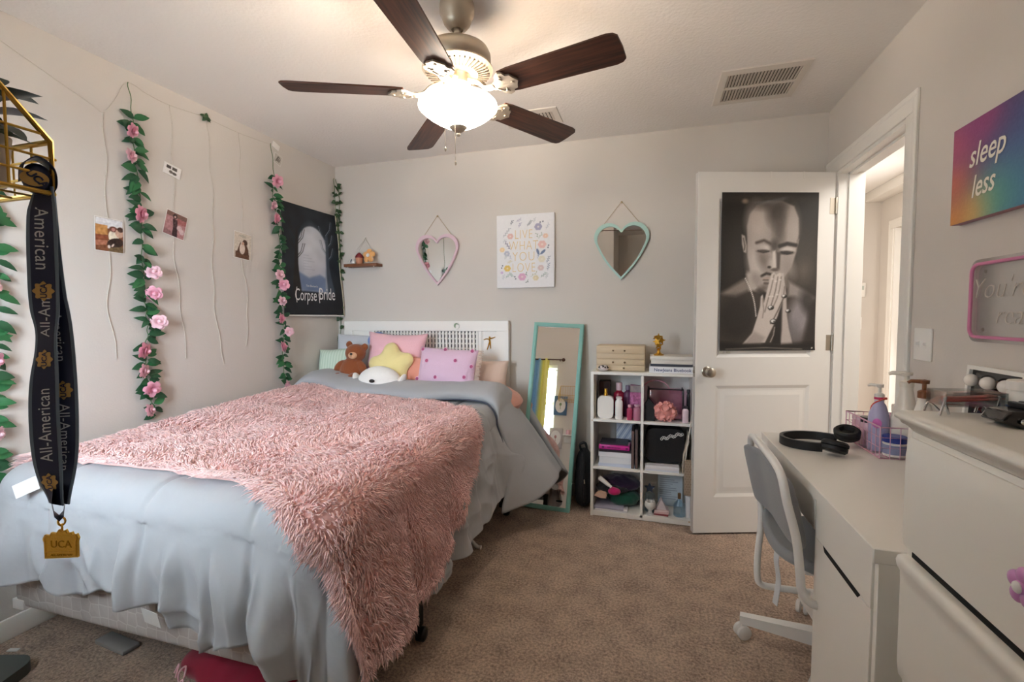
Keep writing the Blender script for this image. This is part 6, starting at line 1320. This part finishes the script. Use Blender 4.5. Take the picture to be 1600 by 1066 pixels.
b = text_mb('sleep', .095, Tr(-.030, -ct2-.0016, .012) @ Ry(-.03) @ Matrix.Diagonal((.80, 1, 1.05, 1)), shear=.30, offset=.0006); text_mb('less', .092, Tr(-.040, -ct2-.0016, -.085) @ Ry(-.03) @ Matrix.Diagonal((.76, 1, 1.05, 1)), mb=b, shear=.30, offset=.0006); obj('lettering', b, mat('cream_white_paint', '#ece6d8', .6, var=.02), cv2, smooth=False, fixn=False, label='cream brush lettering')
ns = thing('neon_sign', 'unlit neon-style sign with a pink tube border on the right wall', 'sign', WR(1.60, 1.298, .001)); m_nt = mat('pink_silicone_tube', '#cf7ba3', .35, var=.03); nw, nh = .46, .225
obj('acrylic_plate', MB().prism(rrect(nw+.03, nh+.03, .03), -.012, -.008), glass_mat('clear_sign_plate', (.97, .97, .97), .97, .1), ns, smooth=False)
b = MB(); b.tube([(x, -.018, z) for x, z in rrect(nw, nh, .028, 6)], .0052, 10, closed=True); obj('border_tube', b, m_nt, ns)
b = text_mb("You're", .092, Tr(-.115, -.0135, .006), depth=.002, shear=.3, offset=-.0026); text_mb('really', .085, Tr(-.035, -.0135, -.072), depth=.002, mb=b, shear=.3, offset=-.0024); obj('script_tube', b, mat('unlit_white_tube', '#cfc6bb', .5, var=.02), ns, fixn=False, label='unlit off-white script lettering')
b = MB()
for x in (-.2, .2):
    for z in (-.09, .09): b.lathe([(0, -.015), (.006, -.015), (.006, 0), (0, 0)], 12, M=Tr(x, 0, z) @ Rx(-PI/2) @ Sc(1, 1, -1))
obj('standoff', b, m_nickel, ns)
def plate(label, M, w, h, tog, name='light_switch', cat='light switch'):
    t = thing(name, label, cat, M); b = MB(); b.box(-w/2, w/2, -.006, 0, -h/2, h/2, b=.003); obj('plate', b, m_white, t)
    for x in tog: b = MB(); b.box(x-.005, x+.005, -.007, -.0055, -.012, .012); b.box(x-.0035, x+.0035, -.016, -.006, -.002, .008, b=.001); obj('toggle', b, m_white, t)
    return t
plate('white double light switch plate beside the doorway', WR(2.12, 1.143, .0005), .118, .122, (-.023, .023))
t = thing('thermostat', 'small white thermostat on the hall wall seen through the doorway', 'thermostat', Tr(1.985, 5.4195, 1.50)); b = MB(); b.box(-.045, .045, -.024, 0, -.07, .07, b=.006); obj('housing', b, m_white, t); obj('display', MB().box(-.03, .03, -.0248, -.0242, .0, .04), mat('lcd_grey', '#b9bfb8', .3, var=0), t, smooth=False)
plate('small white switch plate below the thermostat in the hall', Tr(1.975, 5.4195, 1.17), .075, .12, (0,), cat='light switch')

# ================================================================ golden basket and medal ribbon
m_brass = mat('brass_wire', '#c9a24b', .3, .9, var=.05)
GX0, GX1, GY0, GY1 = -1.0, -.62, YF+.004, .349
gb = thing('wall_basket', 'gold wire wall basket with a potted plant at the left photo edge', 'wall basket', Tr((GX0+GX1)/2, GY0, 1.39)); gi = gb.matrix_world.inverted()
ztop = lambda y: 1.446+(GY1-y)*1.08; zbk = 1.606; z0 = 1.391
b = MB(); T1 = .0030
for x in (GX0, GX1): b.tube([(x, GY0, zbk), (x, GY1, 1.446), (x, GY1, z0), (x, GY0, z0)], T1, 8, M=gi, closed=True)
for y, z in ((GY0, zbk), (GY1, 1.446), (GY1, z0), (GY0, z0)): b.tube([(GX0, y, z), (GX1, y, z)], T1, 8, M=gi)
obj('frame', b, m_brass, gb); b = MB(); t2 = .0014
for x in (GX0, GX1):
    for k in range(1, 4): y = GY0+(GY1-GY0)*k/4; b.tube([(x, y, z0), (x, y, ztop(y))], t2, 6, M=gi)
    for z in (1.41, 1.428, 1.452, 1.485, 1.52, 1.56): ye = min(GY1+.004, GY1-(z-1.446)/1.08); b.tube([(x, GY0, z), (x, ye, z)], t2, 6, M=gi)
for k in range(1, 12): x = GX0+(GX1-GX0)*k/12; b.tube([(x, GY1, 1.446), (x, GY1, z0), (x, GY0, z0), (x, GY0, zbk)], t2, 6, M=gi)
for z in (1.41, 1.428): b.tube([(GX0, GY1, z), (GX1, GY1, z)], t2, 6, M=gi)
for y in (.24, .28, .315): b.tube([(GX0, y, z0), (GX1, y, z0)], t2, 6, M=gi)
obj('wire_mesh', b, m_brass, gb)
pp = thing('potted_plant', 'dark green plant in a beige pot standing inside the gold wire basket', 'plant', Tr(-.668, .311, z0+.0045) @ Sc(.60, .60, .66))
b = MB(); b.lathe([(0, 0), (.036, 0), (.038, .004), (.046, .078), (.043, .080), (.040, .070), (0, .068)], 28); obj('pot', b, mat('beige_ceramic', '#cdbfae', .7, var=.08, bump=.2, bscale=60), pp)
obj('soil', MB().lathe([(0, .069), (.0395, .069), (0, .0705)], 20), mat('potting_soil', '#2e241c', .95, var=.3), pp); m_dl = mat('dark_jade_leaf', '#243a22', .4, var=.2); BL = [leaf_mesh('leaf', .085, .026, m_dl, .15, .35, 6), leaf_mesh('leaf', .06, .02, m_ivy, .2, .3, 6)]
rng = random.Random(6)
for k in range(22):
    a = k*2.4; el = rng.uniform(-.25, .6); d = (math.cos(a)*math.cos(el), math.sin(a)*math.cos(el)*.7, math.sin(el)*.8); obj('leaf', BL[0 if k % 3 else 1], None, pp, M=Tr(.012*math.cos(a), .012*math.sin(a), .07+.006*k*.6) @ frame(d, (-.2*d[0], -.2*d[1], 1)) @ Matrix.Scale(rng.uniform(.8, 1.15), 4))
b = MB(); [b.tube([(0, 0, .065), (.01*math.cos(k), .01*math.sin(k), .10)], .0025, 6) for k in range(4)]; obj('stem', b, m_stem, pp)
# ---- medal on its ribbon; the ribbon frame: e1 across the view, up = z, e2 towards the room
e2 = Vector((.63, -.345, 0)).normalized(); e1 = Vector((0, 0, 1)).cross(e2)*1.0     # e1 to the right in the photo
e1 = Vector((.48, .877, 0)).normalized() if e1.length == 0 else e1
LB = Vector((-.63, .345, 0)); PXM = .719/727.05*1.0
md = thing('medal', 'gold medal hanging on a knotted navy ribbon from the gold wire basket', 'medal', Tr(-.63, .345, 1.0)); mi_ = md.matrix_world.inverted()
LS = .53
def lp(px, z, dep=0):        # photo-like horizontal offset in mm from the ribbon axis
    return LB+e1*px*LS+e2*dep*LS+Vector((0, 0, z))
m_navy = mat('navy_satin_ribbon', '#1d2747', .45, var=.08); m_edge = mat('slate_ribbon_edge', '#66798c', .5, var=.06); m_rtxt = mat('silver_ribbon_print', '#c9cfd6', .5, var=0); m_rgold = mat('gold_ribbon_print', '#bd9a58', .5, var=.1)
RW = .0245
def strand(ctr, tw, dep, texts, badges, seed):
    """ctr: list (dx,z); tw: twist angle at each; writes the ribbon plus lettering that follows it"""
    n = 60; t = np.linspace(0, 1, len(ctr)); tt = np.linspace(0, 1, n); zz = np.interp(tt, t, [c[1] for c in ctr]); s3 = lambda a: np.convolve(np.pad(np.interp(tt, t, a), 5, mode='edge'), np.ones(11)/11, 'valid')
    xx = s3([c[0] for c in ctr]); aa = s3(tw); dd = s3(dep)
    P = [lp(x, z, d) for x, z, d in zip(xx, zz, dd)]; Wv = [(e1*math.cos(a)+e2*math.sin(a)) for a in aa]; Nv = [(e2*math.cos(a)-e1*math.sin(a)) for a in aa]
    b = MB(); b.ribbon([mi_ @ q for q in P], [w_*RW for w_ in Wv], Nv, .0012); r = obj('ribbon', b, m_edge, md, angle=60)
    b = MB(); b.ribbon([mi_ @ q for q in P], [w_*RW*.76 for w_ in Wv], Nv, .0018); obj('navy_band', b, m_navy, r, angle=60)
    acc = np.r_[0, np.cumsum([(P[i+1]-P[i]).length for i in range(n-1)])]
    def warp(mb_, s0):
        out = []
        for v_ in mb_.v:
            s = min(max(s0+v_[0], 0), acc[-1]); k = min(int(np.searchsorted(acc, s)), n-1); k0 = max(k-1, 0); f_ = 0 if k == k0 else (s-acc[k0])/(acc[k]-acc[k0]); c_ = P[k0].lerp(P[k], f_); w_ = Wv[k0].lerp(Wv[k], f_); n_ = Nv[k0].lerp(Nv[k], f_)
            out.append(tuple(mi_ @ (c_+w_*v_[2]+n_*(.0013+v_[1]))))
        mb_.v = out; return mb_
    for body, s0, flip, size in texts:
        mb_ = text_mb(body, size, depth=0, space=1.05); 
        if flip: mb_.v = [(-x, y, -z) for x, y, z in mb_.v]
        mb_.v = [(x, y, z+(size*.33 if flip else -size*.33)) for x, y, z in mb_.v]; obj('ribbon_print', warp(mb_, s0), m_rtxt, r, fixn=False, smooth=False)
    for s0 in badges:
        mb_ = MB(); q = [((.0095+.0012*math.cos(8*a))*math.cos(a), .0003, (.0078+.0011*math.cos(8*a))*math.sin(a)) for a in np.linspace(0, 2*PI, 41)[:-1]]; mb_.add([(0, .0003, 0)]+q, [(0, 1+i, 1+(i+1) % 40) for i in range(40)]); obj('badge', warp(mb_, s0), m_rgold, r, fixn=False, smooth=False)
        mb_ = text_mb('UCA', .0075, depth=0, offset=.0002); mb_.v = [(-x, .0007, -(z-.0026)) for x, y, z in mb_.v]; obj('badge_print', warp(mb_, s0), m_navy, r, fixn=False, smooth=False)
# front strand, then the one that turns behind it
strand([(.004, 1.398), (-.004, 1.37), (-.006, 1.30), (-.007, 1.262), (-.004, 1.238), (-.012, 1.20), (-.017, 1.157), (-.016, 1.11), (-.013, 1.075), (-.004, 1.050)], [1.15, .3, 0, .35, 1.15, .5, .12, .15, .8, 1.2], [.004, .006, .006, .004, .0, .003, .005, .005, .003, 0], [('American', .056, False, .0165), ('All-Am', .140, True, .0145), ('All-American', .258, True, .0145)], [.112, .186, .322], 1)
strand([(.006, 1.398), (-.002, 1.34), (.006, 1.28), (.012, 1.25), (.015, 1.20), (.016, 1.15), (.014, 1.11), (.010, 1.08), (.002, 1.050)], [1.1, .3, .35, .3, .35, .55, .6, .85, 1.2], [-.010]*4+[-.008, -.007, -.006, -.003, 0], [('All-American', .152, False, .0135), ('All-American', .275, False, .0135)], [.222], 2)
b = MB(); b.ribbon([mi_ @ lp(x, z, d) for x, z, d in bez([Vector(q) for q in [(-.030, 1.402, .004), (-.026, 1.418, .012), (-.006, 1.426, .014), (.016, 1.416, .012), (.018, 1.398, .006), (.004, 1.388, .0)]], 6)], [e2*.017+e1*.004]*31, [Vector((0, 0, 1))]*31, .0014); b.ell(mi_ @ lp(-.006, 1.405, .006), (.0125, .0125, .0165), 18, 12); kb_ = obj('knot', b, m_navy, md)
KM = mi_ @ Matrix.Translation(lp(-.010, 1.403, .0300)) @ e2.to_track_quat('Z', 'Y').to_matrix().to_4x4(); b2 = MB(); b2.lathe([(0, 0), (.0095, 0), (.0095, .0006), (0, .0006)], 24, M=KM @ Sc(1.15, .85, 1)); obj('knot_badge', b2, m_rgold, md)
RT = Matrix(((e1.x, -e2.x, 0, 0), (e1.y, -e2.y, 0, 0), (0, 0, 1, 0), (0, 0, 0, 1)))     # local x right, -y towards the room
t_ = text_mb('UCA', .0095, mi_ @ Matrix.Translation(lp(-.010, 1.4005, .0325)) @ RT @ Ry(.8), depth=.0002, offset=.0004); obj('knot_print', t_, m_navy, md, fixn=False, smooth=False)
b = MB(); b.ribbon([mi_ @ lp(x, z, d) for x, z, d in ((-.010, 1.070, .004), (-.013, 1.055, .004), (-.010, 1.040, .003), (-.003, 1.034, .002), (.004, 1.038, .001), (.007, 1.052, .0), (.005, 1.070, -.002))], [e2*.020]*7, [Vector((0, 0, 1))]*7, .0014); obj('ribbon_loop', b, m_navy, md)
b = MB(); b.tube([mi_ @ lp(.0005+.0055*math.cos(a), 1.0295+.0045*math.sin(a), .001*math.sin(2*a)) for a in np.linspace(0, 2*PI, 17)[:-1]], .0011, 6, closed=True); b.tube([mi_ @ lp(.0005+.0003*math.cos(a), 1.0230+.0035*math.sin(a), .004*math.cos(a)) for a in np.linspace(0, 2*PI, 13)[:-1]], .0009, 6, closed=True); obj('split_ring', b, m_gold, md)
sh = [(-.029, -.023), (.027, -.021), (.028, .006), (.030, .012), (.027, .019), (.021, .017), (.019, .022), (.012, .020), (.009, .026), (.003, .023), (-.003, .026), (-.008, .020), (-.016, .021), (-.019, .016), (-.027, .017), (-.031, .010), (-.029, .004)]
MM = mi_ @ Matrix.Translation(lp(-.001, 1.003, 0)) @ Matrix(((.9587, -.2845, 0, 0), (.2845, .9587, 0, 0), (0, 0, 1, 0), (0, 0, 0, 1))) @ Sc(.67, .7, .68); b = MB(); b.prism(sh, -.0016, .0016, M=MM); b.tube([MM @ Vector((x, -.0018, z)) for x, z in ((-.026, -.012), (.025, -.0105))], .0006, 6); b.tube([MM @ Vector((x*.9, -.0016, z*.9+.001)) for x, z in sh], .0007, 6, closed=True); pl = obj('medal_plate', b, mat('medal_gold', '#dcae3c', .35, .45, var=.12, vscale=120, bump=.15, bscale=400), md, angle=20)
t_ = text_mb('UCA', .017, MM @ Tr(0, -.0019, -.004), depth=.0008); text_mb('ALL-AMERICAN', .0052, MM @ Tr(0, -.0019, -.0185), depth=.0006, mb=t_); obj('raised_lettering', t_, mat('medal_gold_dark', '#a97f22', .35, .9, var=.1), pl, fixn=False, smooth=False)

# ================================================================ under and before the bed
rb = thing('red_blanket', 'red printed cloth with a pale script letter bundled under the foot of the bed', 'cloth', Tr(-1.34, 1.21, .0)); mb = MB(); mb.ell((0, 0, .055), (.23, .11, .058), 50, 26); vs = []
for v_ in mb.v: q = Vector(v_); n_ = .016*mnoise.noise(q*9)+.008*mnoise.noise(q*24); q = q*(1+0)+Vector((n_*.6, n_*.8, n_)); vs.append((q.x, q.y, max(q.z, .002)))
mb.v = vs; obj('cloth', mb, mat('crimson_fleece', '#8e1230', .9, var=.25, vscale=16, sheen=.3), rb, angle=180)
def onheap(x, z): return (x, -.11*math.sqrt(max(.02, 1-(x/.235)**2-((z-.055)/.062)**2))-.022, z)
b = MB(); m_pr = mat('pale_pink_print', '#e6b9c2', .8, var=.05)
for pts in ([(-.115, .075), (-.14, .09), (-.155, .075), (-.14, .055), (-.118, .07), (-.112, .056), (-.085, .075)], [(-.05, .05), (-.02, .08), (.02, .075), (.03, .05), (.0, .03)], [(.06, .09), (.08, .06), (.11, .07), (.13, .05)], [(-.2, .05), (-.185, .08), (-.175, .05)]): b.tube(bez([onheap(x, z) for x, z in pts], 5), .0030, 6)
obj('script_print', b, m_pr, rb, label='pale pink looping script print')
b = MB(); b.box(-.09, .09, -.03, .03, 0, .018, b=.006); tag(obj('plastic_lid', b, mat('grey_plastic', '#8f8c8a', .4, var=.03), None, M=Tr(-1.95, 1.22, .0005) @ Rz(-.10)), 'pale grey plastic lid lying on the carpet under the bed', 'lid')
b = MB(); b.prism([(x, z) for x, z in rrect(.34, .24, .06, 6)], -.02, .02, M=Rx(PI/2)); tag(obj('storage_lid', b, mat('dark_slate_plastic', '#4a5250', .4, var=.05), None, M=Tr(-2.235, .905, .0205) @ Rz(.3), angle=30), 'dark grey rounded box lid on the carpet at the bottom left corner', 'lid')
b = MB(); b.box(-.02, .02, -.008, .008, 0, .004, b=.001); tag(obj('paper_scrap', b, m_paper, None, M=Tr(-2.30, 1.09, .001) @ Rz(.3)), 'tiny white paper scrap on the dark carpet left of the bed foot', 'paper')

# ================================================================ window wall behind the camera (seen in the mirrors)
cr_t = thing('curtain', 'rainbow striped curtain on a dark rod beside the window, seen in the tall mirror', 'curtain', Tr(-1.5, YF+.06, 1.95)); ki = cr_t.matrix_world.inverted()
b = MB(); b.tube([(-2.20, YF+.06, 1.95), (-.99, YF+.06, 1.95)], .009, 10, M=ki); [b.ell(ki @ Vector((x, YF+.06, 1.95)), (.024, .024, .024), 14, 8) for x in (-2.21, -.98)]; [b.tube([(x, YF+.06, 1.95), (x, YF+.002, 1.95)], .006, 8, M=ki) for x in (-2.1, -1.03)]; obj('rod', b, mat('bronze_rod', '#4a3023', .4, .6, var=.05), cr_t)
m_cur = vmat('rainbow_curtain_cloth', .9)
for x0, x1, stops in ((-1.50, -1.17, ['#c9484a', '#d97f5a', '#c9484a', '#8fb7d6', '#6ea4cc', '#8fb7d6', '#e8df6a', '#f0ea8c', '#e8df6a']), (-2.16, -1.93, ['#e8df6a', '#8ac28a', '#6ea4cc', '#8fb7d6', '#c9484a', '#d97f5a'])):
    n = 90; xs_ = np.linspace(x0, x1, n); P = []
    for z in (.30, .7, 1.1, 1.5, 1.96): P.append([(x, YF+.06+.020*math.sin((x-x0)*70)*(1.1-.2*z/2), z) for x in xs_])
    me = mesh_from('panel', MB().grid(P, M=ki), m_cur, angle=180); cc = np.array([Paint.rgb(c) for c in stops]); tq = np.linspace(0, 1, n); ci_ = np.stack([np.interp(tq, np.linspace(0, 1, len(stops)), cc[:, k]) for k in range(3)], -1); color_attr(me, lin(np.tile(ci_, (5, 1)))); o = obj('curtain_panel', me, None, cr_t); s_ = o.modifiers.new('t', 'SOLIDIFY'); s_.thickness = .002
WF = lambda x, z, off=.002: Tr(x, YF+off, z) @ Rz(PI)
for x, z, c, c2, lab in ((-.985, 1.34, '#45688a', '#7c9a6d', 'blue framed oval print hung beside the window, seen in the tall mirror'), (-1.02, .92, '#b9b2b0', '#b88a86', 'grey framed oval print hung below the blue one, seen in the tall mirror')):
    t = thing('wall_print', lab, 'framed print', WF(x, z), 'oval prints by the window'); obj('frame', MB().box(-.085, .085, -.018, 0, -.125, .125, b=.003), mat('print_'+c[1:], c, .5, var=.04), t); p = Paint(.13, .19, 40, 56, '#e6e0d4'); p.ell(.065, .085, .008, .045, c2).ell(.065, .135, .02, .016, c2).ell(.05, .10, .014, .006, c2, .6); m_ = [(.065*math.cos(a), .095*math.sin(a)) for a in np.linspace(0, 2*PI, 41)[:-1]]
    b = MB(); b.prism(m_, -.0192, -.0182); obj('oval_mat', b, m_paper, t, smooth=False); b = MB(); b.ell((0, -.0196, .015), (.016, .0016, .02), 12, 6); b.box(-.003, .003, -.0202, -.0194, -.05, 0); obj('printed_flower', b, mat('flower_'+c2[1:], c2, .6, var=.1), t)
t = thing('wall_shelf', 'small white wall shelf with a candle beside the oval prints, seen in the mirror', 'shelf', WF(-.86, .96)); b = MB(); b.box(-.06, .06, -.09, 0, -.012, 0, b=.002); b.box(-.05, .05, -.012, 0, -.09, -.012, b=.002); obj('board', b, m_white, t); jar('pink candle glass on the small wall shelf, seen in the tall mirror', -.86, YF+.05, .9605, .028, .06, '#d9a9ae', '#e6ddd4', .006, None, name='candle')
# ================================================================ black and white poster on the door
PW_, PH_ = .543, .875
p = Paint(PW_, PH_, 140, 222, '#1d1915'); k_ = PW_/517
q_ = lambda X, Y: ((X-155)*k_, (970-Y)/810*PH_); Rr = lambda r: r*k_
def E(X, Y, rx, ry, c, rot=0, soft=18, op=1): p.ell(*q_(X, Y), Rr(rx), Rr(ry), c, rot, Rr(soft), op)
def PL(pts, c, soft=10, op=1): p.poly([q_(*t) for t in pts], c, Rr(soft), op)
def LN(pts, wd, c, soft=5, op=1): p.line([q_(*t) for t in pts], Rr(wd), c, Rr(soft), op)
E(600, 560, 130, 190, '#4a423a', soft=160, op=.7); E(230, 480, 70, 150, '#352e28', soft=120, op=.6); E(400, 190, 150, 22, '#5b5148', soft=40, op=.5); E(278, 205, 16, 12, '#b79d86', soft=12, op=.7); E(600, 560, 35, 50, '#6e655d', soft=60, op=.5)
# torso
PL([(150, 690), (215, 640), (290, 590), (430, 600), (520, 610), (600, 655), (680, 700), (680, 980), (150, 980)], '#3b332d', 16)
PL([(155, 675), (215, 640), (290, 598), (320, 650), (240, 690)], '#857b73', 26); PL([(520, 612), (600, 655), (672, 700), (640, 730), (560, 690), (520, 690)], '#8d8580', 22); E(250, 800, 95, 110, '#1f1a17', soft=60, op=.8)
E(585, 800, 60, 115, '#8d878a', -.1, 50, .95); E(630, 720, 40, 70, '#2a2522', .3, 40, .8); PL([(640, 760), (675, 700), (680, 960), (600, 960)], '#2c2623', 30, .9); E(555, 880, 35, 60, '#6c6768', .2, 40, .7)
# neck
PL([(292, 560), (300, 640), (400, 690), (470, 690), (520, 640), (510, 560)], '#6d645d', 18); PL([(292, 575), (310, 660), (360, 660), (330, 560)], '#b0a69f', 20); PL([(350, 655), (420, 640), (470, 690), (400, 720)], '#181411', 22, .9)
# head
PL([(292, 330), (296, 480), (312, 560), (350, 630), (400, 668), (440, 662), (490, 600), (535, 540), (560, 460), (570, 370), (566, 290), (540, 230), (480, 205), (400, 203), (340, 225), (305, 270)], '#9c928b', 10)
E(345, 310, 55, 90, '#bdb3ac', .1, 60, .9); E(340, 520, 42, 95, '#c3bab4', .15, 50, .8); E(450, 260, 48, 70, '#3a322c', 0, 55, .9); E(465, 350, 30, 90, '#4d443d', 0, 40, .8); E(400, 222, 80, 24, '#4a413a', 0, 40, .8); E(540, 330, 30, 80, '#a69c95', 0, 40, .7); E(520, 540, 30, 60, '#8c827c', .3, 40, .8); E(440, 430, 22, 30, '#2d2621', 0, 26, .7)
PL([(264, 372), (282, 380), (292, 430), (290, 468), (276, 462), (266, 420)], '#a69c94', 6); LN([(274, 392), (282, 430), (280, 452)], 5, '#4b423b'); PL([(560, 400), (574, 394), (568, 430), (558, 450)], '#7d746d', 6)
# closed eyes, brows, nose, mouth
LN([(345, 415), (385, 403), (420, 420)], 14, '#4b413a', 12); LN([(470, 432), (510, 420), (556, 428)], 20, '#231c17', 10); E(382, 442, 32, 15, '#cfc6c0', 0, 14, .8); E(380, 458, 30, 8, '#3b322c', 0, 8); LN([(352, 455), (380, 466), (412, 458)], 5, '#1d1713', 4); E(512, 452, 34, 16, '#c0b7b1', 0, 12, .85); E(505, 466, 36, 10, '#201914', 0, 9); LN([(478, 462), (510, 474), (540, 464)], 6, '#120e0b', 4)
PL([(432, 460), (446, 455), (452, 540), (430, 545)], '#c8bfb8', 10); PL([(452, 460), (474, 470), (470, 548), (454, 550)], '#443b35', 10, .9); E(418, 525, 18, 26, '#b8aea7', 0, 16); E(414, 540, 10, 7, '#2a231e', 0, 6); E(445, 553, 22, 8, '#564c45', 0, 8); E(380, 500, 26, 50, '#544a43', .3, 40, .6)
LN([(374, 585), (400, 572), (432, 578)], 13, '#2c251f', 9); LN([(384, 600), (405, 594), (428, 600)], 8, '#a48f85', 7); LN([(384, 606), (410, 606)], 4, '#2b231e'); LN([(392, 622), (415, 624)], 12, '#5b5049', 10); E(385, 650, 26, 18, '#5e544d', .4, 24, .8); E(345, 600, 26, 36, '#8f857e', .4, 30, .7)
# praying hands
PL([(426, 574), (440, 566), (452, 580), (470, 568), (484, 572), (492, 640), (500, 700), (470, 790), (440, 850), (400, 930), (280, 935), (330, 880), (356, 800), (372, 740), (374, 690), (384, 680), (392, 720), (406, 660)], '#c2b8b1', 7)
PL([(478, 572), (492, 570), (500, 620), (512, 690), (518, 790), (530, 860), (550, 935), (486, 940), (478, 860), (486, 740)], '#b1a7a1', 7)
PL([(284, 935), (340, 870), (400, 900), (380, 940)], '#958b85', 20, .7); PL([(470, 790), (492, 720), (490, 860), (484, 935), (440, 935), (452, 850)], '#1a1512', 12, .95)
for pts, wd, c in (([(441, 580), (428, 650), (410, 720), (398, 770)], 5, '#6b6058'), ([(462, 590), (452, 660), (436, 720), (424, 760)], 5, '#5d524b'), ([(480, 590), (474, 650), (462, 700), (440, 750)], 5, '#6b6058'), ([(384, 700), (392, 760), (386, 800)], 5, '#7d7269'), ([(494, 705), (470, 760), (450, 800), (430, 830)], 6, '#4b413a'), ([(500, 640), (496, 700)], 4, '#5b5049'), ([(452, 850), (446, 890), (430, 925)], 4, '#d0c7c0')): LN(pts, wd, c, 6, .9)
for x, y in ((434, 600), (452, 612), (475, 605), (421, 690), (438, 690), (463, 680)): E(x, y, 6, 4, '#e3dcd6', 0, 5, .7)
for x, y, r in ((430, 748, 17), (446, 820, 20), (500, 690, 14), (524, 766, 14)): E(x, y, r, r*.72, '#1a1613', 0, 4); E(x-3, y-3, r*.62, r*.45, '#d8d5d2', 0, 4); E(x+3, y, r*.25, r*.2, '#37322e', 0, 3)
for k in range(22): t = k/21; E(288+62*t+14*math.sin(PI*t), 598+192*t, 3.6, 4.4, '#cfc8c1', 0, 3)
PL([(150, 925), (300, 938), (520, 938), (680, 925), (680, 985), (150, 985)], '#15110e', 26, .95); LN([(190, 962), (400, 955), (600, 964)], 5, '#8a8178', 6, .8); E(655, 958, 4, 3, '#e8e4df', 0, 3); p.noise(.025, 220, 2)
def dcurl(X, Z): return np.stack([X-PW_/2, -(.0035+.0018*np.sin(Z*16+X*3)*np.exp(-((X-PW_/2)/.3)**2)+.004*np.exp(-Z/.02)), Z-PH_/2], -1)
dpo = thing('portrait_poster', 'black and white poster of a bald man with praying hands, taped to the door', 'poster', DM @ Tr(.130+PW_/2, -.001, 1.4955))
obj('sheet', p.mesh('sheet', m_gloss, dcurl), None, dpo)
b = MB(); [b.box(x-.012, x+.012, -.0042, -.0030, z-.010, z+.006) for x, z in ((-PW_/2+.01, -PH_/2-.004), (-PW_/2+.05, -PH_/2-.004))]; obj('clear_tape', b, glass_mat('clear_tape', (.95, .95, .93), .85, .2), dpo, smooth=False)
